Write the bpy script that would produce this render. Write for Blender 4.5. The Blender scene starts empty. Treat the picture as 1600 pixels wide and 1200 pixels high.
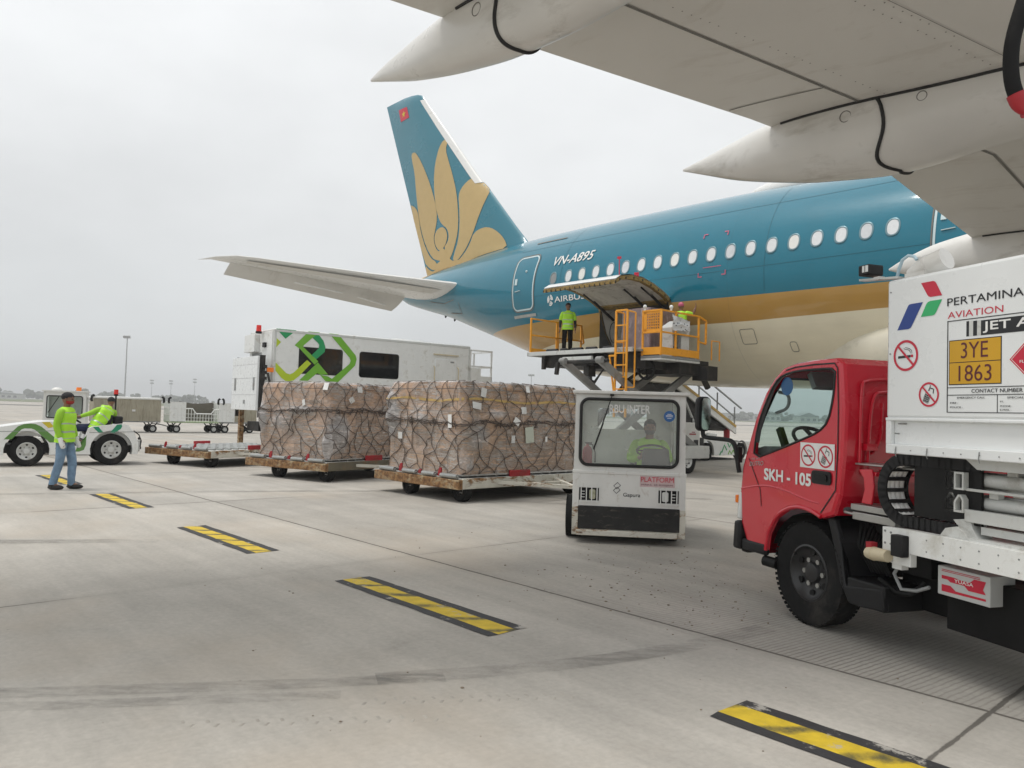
import bpy, bmesh, math, random
from mathutils import Vector, Matrix, noise
random.seed(7)
C = bpy.context.scene.collection
SC = bpy.context.scene
PI = math.pi
R = math.radians

# ------------------------------------------------------------------ camera, sky, sun, exposure
cam_data = bpy.data.cameras.new("camera")
cam_data.sensor_width = 36.0
cam_data.lens = 27.0
cam_data.clip_start = 0.05
cam_data.clip_end = 6000
cam = bpy.data.objects.new("camera", cam_data)
C.objects.link(cam)
cam.matrix_world = Matrix.Translation((0, 0, 1.6)) @ Matrix.Rotation(R(92.1), 4, 'X') @ Matrix.Rotation(R(1.7), 4, 'Z')
SC.camera = cam
SC.view_settings.view_transform = 'Standard'
SC.view_settings.look = 'None'
SC.view_settings.exposure = 0.14
SC.view_settings.gamma = 1.0

SUN_DIR = Vector((-0.34, -0.02, 0.95)).normalized()      # towards the sun, behind thin cloud
world = bpy.data.worlds.new("World")
SC.world = world
world.use_nodes = True
nt = world.node_tree
nt.nodes.clear()
w_out = nt.nodes.new('ShaderNodeOutputWorld')
w_bg = nt.nodes.new('ShaderNodeBackground')
w_sky = nt.nodes.new('ShaderNodeTexSky')
w_sky.sky_type = 'NISHITA'
w_sky.sun_disc = False
w_sky.sun_elevation = math.asin(SUN_DIR.z)
w_sky.sun_rotation = math.atan2(SUN_DIR.x, SUN_DIR.y)
w_sky.dust_density = 4.0
w_tc = nt.nodes.new('ShaderNodeTexCoord')
w_sep = nt.nodes.new('ShaderNodeSeparateXYZ')
nt.links.new(w_tc.outputs['Generated'], w_sep.inputs[0])
w_ramp = nt.nodes.new('ShaderNodeValToRGB')               # overcast: grey at the horizon, paler higher up
cr = w_ramp.color_ramp
cr.elements[0].position = 0.0;  cr.elements[0].color = (6.0, 6.3, 6.45, 1)
cr.elements[1].position = 1.0;  cr.elements[1].color = (9.8, 9.9, 10.0, 1)
e = cr.elements.new(0.07); e.color = (6.7, 6.95, 7.05, 1)
e = cr.elements.new(0.22); e.color = (7.8, 7.95, 8.0, 1)
e = cr.elements.new(0.5); e.color = (9.2, 9.35, 9.4, 1)
nt.links.new(w_sep.outputs['Z'], w_ramp.inputs[0])
w_map = nt.nodes.new('ShaderNodeMapping'); w_map.inputs['Scale'].default_value = (1, 1, 2.2)
nt.links.new(w_tc.outputs['Generated'], w_map.inputs[0])
w_noise = nt.nodes.new('ShaderNodeTexNoise')
w_noise.inputs['Scale'].default_value = 2.6
w_noise.inputs['Detail'].default_value = 5
w_noise.inputs['Roughness'].default_value = 0.5
nt.links.new(w_map.outputs[0], w_noise.inputs['Vector'])
w_cl = nt.nodes.new('ShaderNodeMapRange')
w_cl.inputs['From Min'].default_value = 0.3; w_cl.inputs['From Max'].default_value = 0.7
w_cl.inputs['To Min'].default_value = 0.90; w_cl.inputs['To Max'].default_value = 1.07
nt.links.new(w_noise.outputs['Fac'], w_cl.inputs[0])
w_mul = nt.nodes.new('ShaderNodeMix'); w_mul.data_type = 'RGBA'; w_mul.blend_type = 'MULTIPLY'
w_mul.inputs[0].default_value = 1.0
nt.links.new(w_ramp.outputs[0], w_mul.inputs[6])
nt.links.new(w_cl.outputs[0], w_mul.inputs[7])
w_mix = nt.nodes.new('ShaderNodeMix'); w_mix.data_type = 'RGBA'
w_mix.inputs[0].default_value = 0.94                      # a little clear sky through the cloud
nt.links.new(w_sky.outputs[0], w_mix.inputs[6])
nt.links.new(w_mul.outputs[2], w_mix.inputs[7])
nt.links.new(w_mix.outputs[2], w_bg.inputs[0])
w_bg.inputs['Strength'].default_value = 0.1
nt.links.new(w_bg.outputs[0], w_out.inputs[0])

sun_data = bpy.data.lights.new("sun", 'SUN')
sun_data.energy = 1.45
sun_data.angle = R(14)
sun_data.color = (1.0, 0.96, 0.9)
sun = bpy.data.objects.new("sun", sun_data)
C.objects.link(sun)
sun.rotation_euler = SUN_DIR.to_track_quat('Z', 'Y').to_euler()

# ------------------------------------------------------------------ mesh helpers
def empty(name, loc=(0, 0, 0), rz=0):
    o = bpy.data.objects.new(name, None)
    C.objects.link(o)
    o.empty_display_size = 0.2
    o.location = loc
    o.rotation_euler = (0, 0, rz)
    return o

def tag(o, label=None, cat=None, group=None, kind=None):
    if label: o['label'] = label
    if cat: o['category'] = cat
    if group: o['group'] = group
    if kind: o['kind'] = kind
    return o

def thing(name, label, cat, loc=(0, 0, 0), rz=0, group=None):
    return tag(empty(name, loc, rz), label, cat, group)

def copy_tree(o, parent=None):
    c = o.copy(); C.objects.link(c)
    if parent is not None: c.parent = parent
    for ch in list(o.children): copy_tree(ch, c)
    return c

def link_mesh(name, me, mats=(), parent=None):
    o = bpy.data.objects.new(name, me)
    C.objects.link(o)
    for m in (mats if isinstance(mats, (list, tuple)) else [mats]): me.materials.append(m)
    if parent is not None: o.parent = parent
    return o

class MB:
    def __init__(s): s.v = []; s.f = []; s.m = []
    def add(s, v, f, mi=0, M=None):
        b = len(s.v)
        s.v += [tuple(M @ Vector(p)) for p in v] if M is not None else [tuple(p) for p in v]
        s.f += [[i + b for i in q] for q in f]
        s.m += [mi] * len(f)
        return s
    def box(s, c, d, mi=0, rz=0, ry=0, rx=0, top=(1, 1)):
        x, y, z = d[0] / 2, d[1] / 2, d[2] / 2
        tx, ty = top
        v = [(-x, -y, -z), (x, -y, -z), (x, y, -z), (-x, y, -z), (-x * tx, -y * ty, z), (x * tx, -y * ty, z), (x * tx, y * ty, z), (-x * tx, y * ty, z)]
        f = [(0, 3, 2, 1), (4, 5, 6, 7), (0, 1, 5, 4), (1, 2, 6, 5), (2, 3, 7, 6), (3, 0, 4, 7)]
        M = Matrix.Translation(c) @ Matrix.Rotation(rz, 4, 'Z') @ Matrix.Rotation(ry, 4, 'Y') @ Matrix.Rotation(rx, 4, 'X')
        return s.add(v, f, mi, M)
    def bx(s, x0, x1, y0, y1, z0, z1, mi=0):
        return s.box(((x0 + x1) / 2, (y0 + y1) / 2, (z0 + z1) / 2), (abs(x1 - x0), abs(y1 - y0), abs(z1 - z0)), mi)
    def bar(s, p, q, w, h=None, mi=0, up=(0, 0, 1)):
        p, q = Vector(p), Vector(q); h = h or w
        d = (q - p); L = d.length; d.normalize()
        up = Vector(up)
        if abs(d.dot(up)) > .98: up = Vector((0, 1, 0))
        a = d.cross(up).normalized(); b = a.cross(d)
        M = Matrix(((a.x, b.x, d.x, 0), (a.y, b.y, d.y, 0), (a.z, b.z, d.z, 0), (0, 0, 0, 1)))
        return s.add([M.to_3x3() @ Vector((i * w / 2, j * h / 2, 0)) + (p if k == 0 else q) for k in (0, 1) for i, j in ((-1, -1), (1, -1), (1, 1), (-1, 1))],
                     [(3, 2, 1, 0), (4, 5, 6, 7), (0, 1, 5, 4), (1, 2, 6, 5), (2, 3, 7, 6), (3, 0, 4, 7)], mi)
    def cyl(s, p, q, r, r2=None, n=16, mi=0, caps=True):
        p, q = Vector(p), Vector(q); r2 = r if r2 is None else r2
        d = (q - p).normalized()
        a = d.orthogonal().normalized(); b = d.cross(a)
        v = []
        for k, (c, rr) in enumerate(((p, r), (q, r2))):
            for i in range(n):
                t = 2 * PI * i / n
                v.append(c + a * math.cos(t) * rr + b * math.sin(t) * rr)
        f = [(i, (i + 1) % n, n + (i + 1) % n, n + i) for i in range(n)]
        if caps: f += [tuple(range(n - 1, -1, -1)), tuple(range(n, 2 * n))]
        return s.add(v, f, mi)
    def tube(s, pts, r, n=8, mi=0, closed=False):
        pts = [Vector(p) for p in pts]
        N = len(pts); v = []; f = []
        ref = None
        for i, p in enumerate(pts):
            a = pts[i - 1] if (i or closed) else p
            b = pts[(i + 1) % N] if (i < N - 1 or closed) else p
            d = (b - a).normalized()
            if ref is None: ref = d.orthogonal().normalized()
            ref = (ref - d * ref.dot(d))
            ref = ref.normalized() if ref.length > 1e-6 else d.orthogonal().normalized()
            c = d.cross(ref)
            rr = r[i] if isinstance(r, (list, tuple)) else r
            for k in range(n):
                t = 2 * PI * k / n
                v.append(p + ref * math.cos(t) * rr + c * math.sin(t) * rr)
        for i in range(N if closed else N - 1):
            j = (i + 1) % N
            for k in range(n):
                f.append((i * n + k, i * n + (k + 1) % n, j * n + (k + 1) % n, j * n + k))
        if not closed: f += [tuple(range(n - 1, -1, -1)), tuple(range((N - 1) * n, N * n))]
        return s.add(v, f, mi)
    def lathe(s, prof, p=(0, 0, 0), axis='y', n=28, mi=0, caps=True):
        # prof: (radius, distance along the axis)
        v = []; f = []
        for r, h in prof:
            for i in range(n):
                t = 2 * PI * i / n; c, q = r * math.cos(t), r * math.sin(t)
                v.append({'x': (h, c, q), 'y': (c, h, q), 'z': (c, q, h)}[axis])
        for k in range(len(prof) - 1):
            for i in range(n):
                j = (i + 1) % n
                f.append((k * n + i, k * n + j, (k + 1) * n + j, (k + 1) * n + i))
        if caps and prof[0][0] > 1e-4: f.append(tuple(range(n)))
        if caps and prof[-1][0] > 1e-4: f.append(tuple(range((len(prof) - 1) * n, len(prof) * n)))
        return s.add(v, f, mi, Matrix.Translation(p))
    def prism(s, poly, d0, d1, ax='xz', mi=0, M=None):
        n = len(poly)
        def P(a, b, d):
            return {'xz': (a, d, b), 'xy': (a, b, d), 'yz': (d, a, b)}[ax]
        v = [P(a, b, d0) for a, b in poly] + [P(a, b, d1) for a, b in poly]
        f = [tuple(range(n - 1, -1, -1)), tuple(range(n, 2 * n))] + [(i, (i + 1) % n, n + (i + 1) % n, n + i) for i in range(n)]
        return s.add(v, f, mi, M)
    def flat(s, poly, d, ax='xz', mi=0):
        P = lambda a, b: {'xz': (a, d, b), 'xy': (a, b, d), 'yz': (d, a, b)}[ax]
        return s.add([P(a, b) for a, b in poly], [tuple(range(len(poly)))], mi)
    def ball(s, c, r, nu=16, nv=10, mi=0, M=None):
        r = (r, r, r) if not isinstance(r, (list, tuple)) else r
        v = [(0, 0, r[2])]
        for j in range(1, nv):
            p = PI * j / nv
            for i in range(nu):
                t = 2 * PI * i / nu
                v.append((r[0] * math.sin(p) * math.cos(t), r[1] * math.sin(p) * math.sin(t), r[2] * math.cos(p)))
        v.append((0, 0, -r[2]))
        f = [(0, 1 + i, 1 + (i + 1) % nu) for i in range(nu)]
        for j in range(nv - 2):
            for i in range(nu):
                a = 1 + j * nu
                f.append((a + i, a + nu + i, a + nu + (i + 1) % nu, a + (i + 1) % nu))
        l = len(v) - 1; a = 1 + (nv - 2) * nu
        f += [(l, a + (i + 1) % nu, a + i) for i in range(nu)]
        T = Matrix.Translation(c)
        return s.add(v, f, mi, T @ M if M is not None else T)
    def grid(s, rows, mi=0, closed=False, mfn=None):
        nr, nc = len(rows), len(rows[0])
        b = len(s.v)
        s.v += [tuple(p) for r in rows for p in r]
        for i in range(nr - 1):
            for j in range(nc if closed else nc - 1):
                k = (j + 1) % nc
                m = mfn(i, j) if mfn else mi
                if m is None: continue
                s.f.append([b + i * nc + j, b + i * nc + k, b + (i + 1) * nc + k, b + (i + 1) * nc + j])
                s.m.append(m)
        return s
    def map(s, fn): s.v = [tuple(fn(Vector(p))) for p in s.v]; return s
    def pieces(s):
        # the separate bodies in this mesh, each as a builder of its own
        p = list(range(len(s.v)))
        def root(i):
            while p[i] != i: p[i] = p[p[i]]; i = p[i]
            return i
        for q in s.f:
            for i in q[1:]: p[root(i)] = root(q[0])
        out = {}
        for q, m in zip(s.f, s.m):
            b, ix = out.setdefault(root(q[0]), (MB(), {}))
            for i in q:
                if i not in ix: ix[i] = len(b.v); b.v.append(s.v[i])
            b.f.append([ix[i] for i in q]); b.m.append(m)
        return [b for b, ix in out.values()]
    def build_each(s, name, mats, parent=None, **kw): return [b.build(name, mats, parent, **kw) for b in s.pieces()][-1]
    def build(s, name, mats, parent=None, smooth=35, bevel=0, loc=None, seg=2, recalc=True):
        me = bpy.data.meshes.new(name)
        me.from_pydata(s.v, [], s.f)
        mats = mats if isinstance(mats, (list, tuple)) else [mats]
        me.polygons.foreach_set('material_index', s.m)
        if recalc:
            bm = bmesh.new(); bm.from_mesh(me)
            bmesh.ops.recalc_face_normals(bm, faces=bm.faces)
            bm.to_mesh(me); bm.free()
        if smooth:
            me.shade_smooth()
            me.set_sharp_from_angle(angle=R(smooth))
        o = link_mesh(name, me, mats, parent)
        if loc is not None: o.location = loc
        if bevel:
            b = o.modifiers.new('bevel', 'BEVEL'); b.width = bevel; b.segments = seg; b.limit_method = 'ANGLE'; b.angle_limit = R(40)
            b.harden_normals = False
        return o

def drape(poly, fn, maxlen=0.4):
    """fill an outline given in surface coordinates, cut it fine and lay it on a curved surface"""
    bm = bmesh.new()
    vs = [bm.verts.new((a, b, 0)) for a, b in poly]
    f = bm.faces.new(vs)
    bmesh.ops.triangulate(bm, faces=[f])
    for _ in range(6):
        long = [e for e in bm.edges if e.calc_length() > maxlen]
        if not long: break
        bmesh.ops.subdivide_edges(bm, edges=long, cuts=1)
        bmesh.ops.triangulate(bm, faces=bm.faces[:])
    bm.verts.index_update()
    v = [fn(p.co.x, p.co.y) for p in bm.verts]
    fs = [[q.index for q in g.verts] for g in bm.faces]
    bm.free()
    return v, fs

def strip(path, w, fn, closed=False, step=0.12):
    """a painted line of width w along a path in surface coordinates"""
    pts = [Vector((a, b)) for a, b in path]
    if closed: pts.append(pts[0])
    dense = [pts[0]]
    for a, b in zip(pts, pts[1:]):
        n = max(1, int((b - a).length / step))
        dense += [a.lerp(b, i / n) for i in range(1, n + 1)]
    L = []; 
    for i, p in enumerate(dense):
        a = dense[i - 1] if i else (dense[-2] if closed else p)
        b = dense[i + 1] if i < len(dense) - 1 else (dense[1] if closed else p)
        d = (b - a).normalized() if (b - a).length > 1e-9 else Vector((1, 0))
        n = Vector((-d.y, d.x)) * w / 2
        L.append((p + n, p - n))
    v = []; f = []
    for a, b in L: v += [fn(a.x, a.y), fn(b.x, b.y)]
    for i in range(len(L) - 1): f.append((2 * i, 2 * i + 1, 2 * i + 3, 2 * i + 2))
    return v, f

def rrect(x0, x1, y0, y1, r, n=5):
    P = []
    for cx, cy, a in ((x1 - r, y0 + r, -90), (x1 - r, y1 - r, 0), (x0 + r, y1 - r, 90), (x0 + r, y0 + r, 180)):
        for i in range(n + 1):
            t = R(a + 90 * i / n); P.append((cx + r * math.cos(t), cy + r * math.sin(t)))
    return P

def circ(cx, cy, r, n=32, ry=None, a0=0, a1=360):
    ry = ry or r
    full = abs(a1 - a0) >= 360
    return [(cx + r * math.cos(R(a0 + (a1 - a0) * i / (n if full else n - 1))), cy + ry * math.sin(R(a0 + (a1 - a0) * i / (n if full else n - 1)))) for i in range(n)]

def chaikin(P, k=2, closed=True):
    for _ in range(k):
        Q = []
        n = len(P)
        for i in range(n if closed else n - 1):
            a, b = P[i], P[(i + 1) % n]
            Q += [(a[0] * .75 + b[0] * .25, a[1] * .75 + b[1] * .25), (a[0] * .25 + b[0] * .75, a[1] * .25 + b[1] * .75)]
        P = Q if closed else [P[0]] + Q[1:-1] + [P[-1]]
    return P

def inset(P, d):
    n = len(P); out = []
    A = sum(P[i][0] * P[(i + 1) % n][1] - P[(i + 1) % n][0] * P[i][1] for i in range(n))
    s = 1 if A > 0 else -1
    for i in range(n):
        p, q, r_ = Vector(P[i - 1]), Vector(P[i]), Vector(P[(i + 1) % n])
        a, b_ = (q - p).normalized(), (r_ - q).normalized()
        na, nb = Vector((-a.y, a.x)) * s, Vector((-b_.y, b_.x)) * s
        m = (na + nb); m = m.normalized() if m.length > 1e-6 else na
        k = d / max(.4, m.dot(na))
        out.append(tuple(q + m * k))
    return out

def interp(T, x):
    if x <= T[0][0]: return T[0][1:]
    for a, b in zip(T, T[1:]):
        if x <= b[0]:
            t = (x - a[0]) / (b[0] - a[0])
            return tuple(p + (q - p) * t for p, q in zip(a[1:], b[1:]))
    return T[-1][1:]

def hermite(T, x):
    n = len(T); xs = [r[0] for r in T]
    if x <= xs[0]: return T[0][1:]
    if x >= xs[-1]: return T[-1][1:]
    i = max(k for k in range(n - 1) if xs[k] <= x)
    h = [xs[k + 1] - xs[k] for k in range(n - 1)]
    out = []
    t = (x - xs[i]) / h[i]
    for c in range(1, len(T[0])):
        d = [(T[k + 1][c] - T[k][c]) / h[k] for k in range(n - 1)]
        def m(k):
            if k == 0: return d[0]
            if k == n - 1: return d[-1]
            return 0 if d[k - 1] * d[k] <= 0 else (h[k - 1] + h[k]) / (h[k - 1] / d[k - 1] + h[k] / d[k])
        a, b = T[i][c], T[i + 1][c]
        out.append((2 * t**3 - 3 * t**2 + 1) * a + (t**3 - 2 * t**2 + t) * h[i] * m(i) + (-2 * t**3 + 3 * t**2) * b + (t**3 - t**2) * h[i] * m(i + 1))
    return tuple(out)

def text(name, s, m, parent, M=None, w=1, h=1, bold=0, shear=0, fn=None, label=None):
    """lettering as a thin flat mesh: M maps (0..w, 0..h, 0) to the parent's space"""
    cu = bpy.data.curves.new(name, 'FONT')
    cu.body = s; cu.size = 1; cu.shear = shear; cu.resolution_u = 4
    o = bpy.data.objects.new(name + '_src', cu)
    C.objects.link(o)
    dg = bpy.context.evaluated_depsgraph_get()
    me = bpy.data.meshes.new_from_object(o.evaluated_get(dg))
    bpy.data.objects.remove(o); bpy.data.curves.remove(cu)
    me.name = name
    me.materials.clear()
    xs = [v.co.x for v in me.vertices]; ys = [v.co.y for v in me.vertices]
    x0, x1, y0, y1 = min(xs), max(xs), min(ys), max(ys)
    src = [(v.co.x, v.co.y) for v in me.vertices]; fs = [list(p.vertices) for p in me.polygons]
    bpy.data.meshes.remove(me)
    bo = bold * h * .8                                     # heavier strokes: shifted layers, each a hair above the last
    sh = [(0, 0)] if bold <= 0 else [(0, 0), (bo, 0), (bo, bo), (0, bo)]
    b = MB()
    for k, (dx, dy) in enumerate(sh):
        pts = []
        for x, y in src:
            a, c = (x - x0) / (x1 - x0) * (w - max(0, bo)) + dx, (y - y0) / (y1 - y0) * (h - max(0, bo)) + dy
            pts.append(fn(a, c, k * .003) if fn else M @ Vector((a, c, k * .0002)))
        b.add(pts, fs)
    return b.build(name, m, parent, 0, recalc=False)

def frame(o, r, u):
    """4x4 from an origin, a right and an up vector"""
    r, u = Vector(r).normalized(), Vector(u).normalized()
    n = r.cross(u)
    return Matrix(((r.x, u.x, n.x, o[0]), (r.y, u.y, n.y, o[1]), (r.z, u.z, n.z, o[2]), (0, 0, 0, 1)))

# ------------------------------------------------------------------ materials
def newmat(name):
    m = bpy.data.materials.new(name); m.use_nodes = True
    t = m.node_tree
    return m, t, t.nodes['Principled BSDF']

def N(t, kind, **kw):
    n = t.nodes.new(kind)
    for k, v in kw.items():
        if k in n.inputs: n.inputs[k].default_value = v
        else: setattr(n, k, v)
    return n

def ramp(t, src, stops):
    r = t.nodes.new('ShaderNodeValToRGB')
    el = r.color_ramp.elements
    while len(el) < len(stops): el.new(0.5)
    for e_, (p, c) in zip(el, stops):
        e_.position = p; e_.color = (c, c, c, 1) if isinstance(c, (int, float)) else (*c, 1)
    t.links.new(src, r.inputs[0])
    return r.outputs[0]

def mixc(t, fac, a, b, mode='MIX'):
    m = t.nodes.new('ShaderNodeMix'); m.data_type = 'RGBA'; m.blend_type = mode
    for s_, v in ((0, fac), (6, a), (7, b)):
        if isinstance(v, bpy.types.NodeSocket): t.links.new(v, m.inputs[s_])
        elif s_ == 0: m.inputs[0].default_value = v
        else: m.inputs[s_].default_value = (*v, 1) if len(v) == 3 else v
    return m.outputs[2]

def objco(t, scale=None, rot=None):
    c = t.nodes.new('ShaderNodeTexCoord')
    if scale is None and rot is None: return c.outputs['Object']
    m = t.nodes.new('ShaderNodeMapping')
    if scale is not None: m.inputs['Scale'].default_value = scale
    if rot is not None: m.inputs['Rotation'].default_value = rot
    t.links.new(c.outputs['Object'], m.inputs[0])
    return m.outputs[0]

def noisen(t, vec, scale, detail=4, rough=.55, dist=0):
    n = N(t, 'ShaderNodeTexNoise', Scale=scale, Detail=detail, Roughness=rough, Distortion=dist)
    t.links.new(vec, n.inputs['Vector'])
    return n.outputs['Fac']

def bump(t, bs, h, strength, dist=.01):
    b = N(t, 'ShaderNodeBump', Strength=strength, Distance=dist)
    t.links.new(h, b.inputs['Height'])
    t.links.new(b.outputs[0], bs.inputs['Normal'])

def mat(name, col, rough=.5, metal=0, var=.10, scale=3.0, dirt=None, dirt_amt=.5, dscale=(1.5, 1.5, 1.5), coat=0, bmp=0, bscale=60, spec=.5):
    """paint or plain material with gentle mottling, optional dirt patches and fine bump"""
    m, t, bs = newmat(name)
    vec = objco(t)
    c = mixc(t, 1.0, col, ramp(t, noisen(t, vec, scale, 5), [(.3, 1 - var), (.7, 1 + var)]), 'MULTIPLY')
    if dirt:
        d = noisen(t, objco(t, dscale), 2.0, 8, .68, .4)
        f = ramp(t, d, [(.62 - .3 * dirt_amt, 0), (.78 - .2 * dirt_amt, .9)])
        c = mixc(t, f, c, dirt)
    t.links.new(c, bs.inputs['Base Color'])
    rr = ramp(t, noisen(t, vec, scale * 2.3, 4), [(.3, max(0, rough - .08)), (.7, min(1, rough + .1))])
    t.links.new(rr, bs.inputs['Roughness'])
    bs.inputs['Metallic'].default_value = metal
    bs.inputs['Coat Weight'].default_value = coat
    bs.inputs['Coat Roughness'].default_value = .06
    bs.inputs['Specular IOR Level'].default_value = spec
    if bmp: bump(t, bs, noisen(t, vec, bscale, 5), bmp)
    return m

def glass(name, tint=(.75, .82, .82), alpha=.35, rough=.03, dust=0):
    """a window pane: partly clear, partly mirror by angle, optionally with a pale layer of dust and painted sky glare"""
    m, t, bs = newmat(name)
    out = t.nodes['Material Output']
    tr = N(t, 'ShaderNodeBsdfTransparent'); tr.inputs[0].default_value = (*tint, 1)
    gl = N(t, 'ShaderNodeBsdfGlossy', Roughness=rough)
    fr = N(t, 'ShaderNodeLayerWeight', Blend=.5)
    mx = t.nodes.new('ShaderNodeMixShader')
    ad = N(t, 'ShaderNodeMath', operation='ADD'); ad.inputs[1].default_value = alpha
    hf = N(t, 'ShaderNodeMath', operation='POWER'); hf.inputs[1].default_value = 5; t.links.new(fr.outputs['Facing'], hf.inputs[0]); t.links.new(hf.outputs[0], ad.inputs[0]); t.links.new(ad.outputs[0], mx.inputs[0])
    t.links.new(tr.outputs[0], mx.inputs[1]); t.links.new(gl.outputs[0], mx.inputs[2])
    last = mx.outputs[0]
    if dust:
        df = N(t, 'ShaderNodeBsdfDiffuse'); df.inputs[0].default_value = (.72, .73, .70, 1)  # pale diffuse layer: dust, plus the sky's reflection painted in
        m2 = t.nodes.new('ShaderNodeMixShader')
        t.links.new(ramp(t, noisen(t, objco(t), 3.0, 5), [(.3, dust * .6), (.75, dust * 1.3)]), m2.inputs[0])
        t.links.new(last, m2.inputs[1]); t.links.new(df.outputs[0], m2.inputs[2])
        last = m2.outputs[0]
    t.links.new(last, out.inputs[0])
    return m

DIRT = (.16, .13, .09)
m_white = mat('white_paint', (.76, .77, .75), .32, var=.04, dirt=(.5, .48, .42), dirt_amt=.25, coat=.15)
m_white_old = mat('worn_white_paint', (.72, .72, .69), .42, var=.05, dirt=(.40, .33, .25), dirt_amt=.12, dscale=(3, 3, 2))
m_white_clean = mat('clean_white_panel', (.78, .80, .80), .3, var=.02, coat=.2)
m_rail_grey = mat('light_grey_steel', (.58, .59, .57), .4, var=.08, dirt=(.3, .28, .24), dirt_amt=.3)
m_dark = mat('black_paint', (.010, .010, .010), .5, var=.2, spec=.25)
m_rubber = mat('tyre_rubber', (.011, .011, .011), .8, var=.25, dirt=(.05, .045, .04), dirt_amt=.2, bmp=.2, spec=.2)
m_blackplastic = mat('black_plastic', (.013, .013, .014), .5, var=.2, spec=.3)
m_under = mat('oily_dark_steel', (.024, .023, .022), .55, var=.3, dirt=(.07, .06, .05), dirt_amt=.3, spec=.3)
m_chassis = mat('black_chassis', (.007, .007, .007), .6, var=.3, spec=.2)
m_steel = mat('bare_steel', (.42, .42, .40), .38, metal=.8, var=.15)
m_roller = mat('roller_steel', (.36, .37, .36), .35, metal=.5, var=.15)
m_red = mat('red_truck_paint', (.60, .010, .030), .24, var=.02, scale=.8, coat=.6)
m_redpaint = mat('red_stop_paint', (.36, .012, .02), .5, var=.15, dirt=(.1, .03, .02), dirt_amt=.3)
m_orange = mat('orange_rail_paint', (.80, .345, .02), .42, var=.08, dirt=(.35, .13, .02), dirt_amt=.25)
m_orangelens = mat('orange_lens', (.9, .22, .02), .25, var=.03)
m_redlens = mat('red_lens', (.75, .03, .02), .2, var=.03)
m_lamp = mat('clear_lamp_glass', (.7, .72, .7), .12, var=.1, coat=.6)
m_mirror = mat('mirror_glass', (.55, .62, .60), .04, metal=1.0, var=.02)
m_dgreen = mat('dark_green_vinyl', (.015, .30, .10), .4, var=.03)
m_green = mat('leaf_green_vinyl', (.16, .42, .03), .4, var=.03)
m_lime = mat('lime_vinyl', (.45, .58, .02), .4, var=.03)
m_yellowvinyl = mat('yellow_vinyl', (.62, .50, .03), .4, var=.03)
m_tgreen = mat('tug_green', (.10, .24, .05), .4, var=.05)
m_tealgreen = mat('teal_green_vinyl', (.01, .25, .13), .4, var=.05)
m_blue = mat('blue_vinyl', (.015, .05, .25), .35, var=.03)
m_pgreen = mat('bright_green_vinyl', (.03, .42, .14), .35, var=.03)
m_pred = mat('red_vinyl', (.56, .015, .045), .35, var=.03)
m_amber = mat('amber_sign', (.60, .33, .01), .4, var=.04)
m_ink = mat('black_ink', (.012, .013, .016), .45, var=.05)
m_sticker = mat('white_sticker', (.82, .82, .80), .4, var=.02)
m_bluesticker = mat('blue_sticker', (.03, .13, .36), .35, var=.05)
m_grey = mat('mid_grey_paint', (.25, .26, .26), .5, var=.1, dirt=DIRT, dirt_amt=.25)
m_vinylglass = mat('dark_window', (.008, .010, .011), .08, var=.2, coat=.4)
m_glass_cab = glass('cab_glass', (.76, .85, .83), .015)
m_glass_dust_glare = glass('dusty_glare_windscreen', (.94, .96, .95), .08, .06, .27)
m_skin = mat('brown_skin', (.22, .11, .065), .5, var=.06)
m_hair = mat('black_hair', (.01, .009, .008), .6)
m_vest = mat('hi_vis_vest', (.42, .80, .04), .7, var=.06, bmp=.15, bscale=25)
m_shirt = mat('hi_vis_shirt', (.30, .58, .03), .75, var=.08, bmp=.2, bscale=22)
m_tape = mat('reflective_tape', (.42, .46, .45), .35, metal=.3, var=.1)
m_jeans = mat('light_blue_jeans', (.16, .25, .36), .85, var=.25, scale=9, bmp=.3, bscale=30)
m_navy = mat('navy_trousers', (.010, .016, .055), .85, var=.2, bmp=.3, bscale=30)
m_blacktrous = mat('black_trousers', (.014, .012, .011), .9, var=.2, bmp=.3, bscale=30, spec=.1)
m_cap = mat('black_cap', (.014, .014, .016), .8, var=.15)
m_pinkcap = mat('pink_head_cover', (.55, .12, .20), .7, var=.15)
m_redmask = mat('red_face_cover', (.32, .02, .02), .8, var=.2)
m_glove = mat('white_glove', (.72, .72, .70), .8, var=.08)
m_shoe = mat('black_shoe', (.012, .011, .010), .5, var=.2)

def rusty(name, base, amt):
    m, t, bs = newmat(name)
    vec = objco(t)
    n1 = noisen(t, objco(t, (1.2, 1.2, 3.0)), 2.2, 9, .7, .5)
    f = ramp(t, n1, [(.60 - amt * .3, 0), (.66 - amt * .24, 1)])
    rust = mixc(t, ramp(t, noisen(t, vec, 14, 6), [(.35, 0), (.65, 1)]), (.10, .042, .016), (.34, .19, .075))
    c = mixc(t, f, mixc(t, ramp(t, noisen(t, vec, 4, 5), [(.35, 0), (.7, 1)]), base, tuple(b * .78 for b in base)), rust)
    t.links.new(c, bs.inputs['Base Color'])
    bs.inputs['Roughness'].default_value = .7
    bump(t, bs, noisen(t, vec, 40, 6), .25)
    return m
m_rust = rusty('rusty_beam', (.46, .38, .24), .75)
m_rust_light = rusty('chipped_white_beam', (.64, .62, .54), .28)

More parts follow.
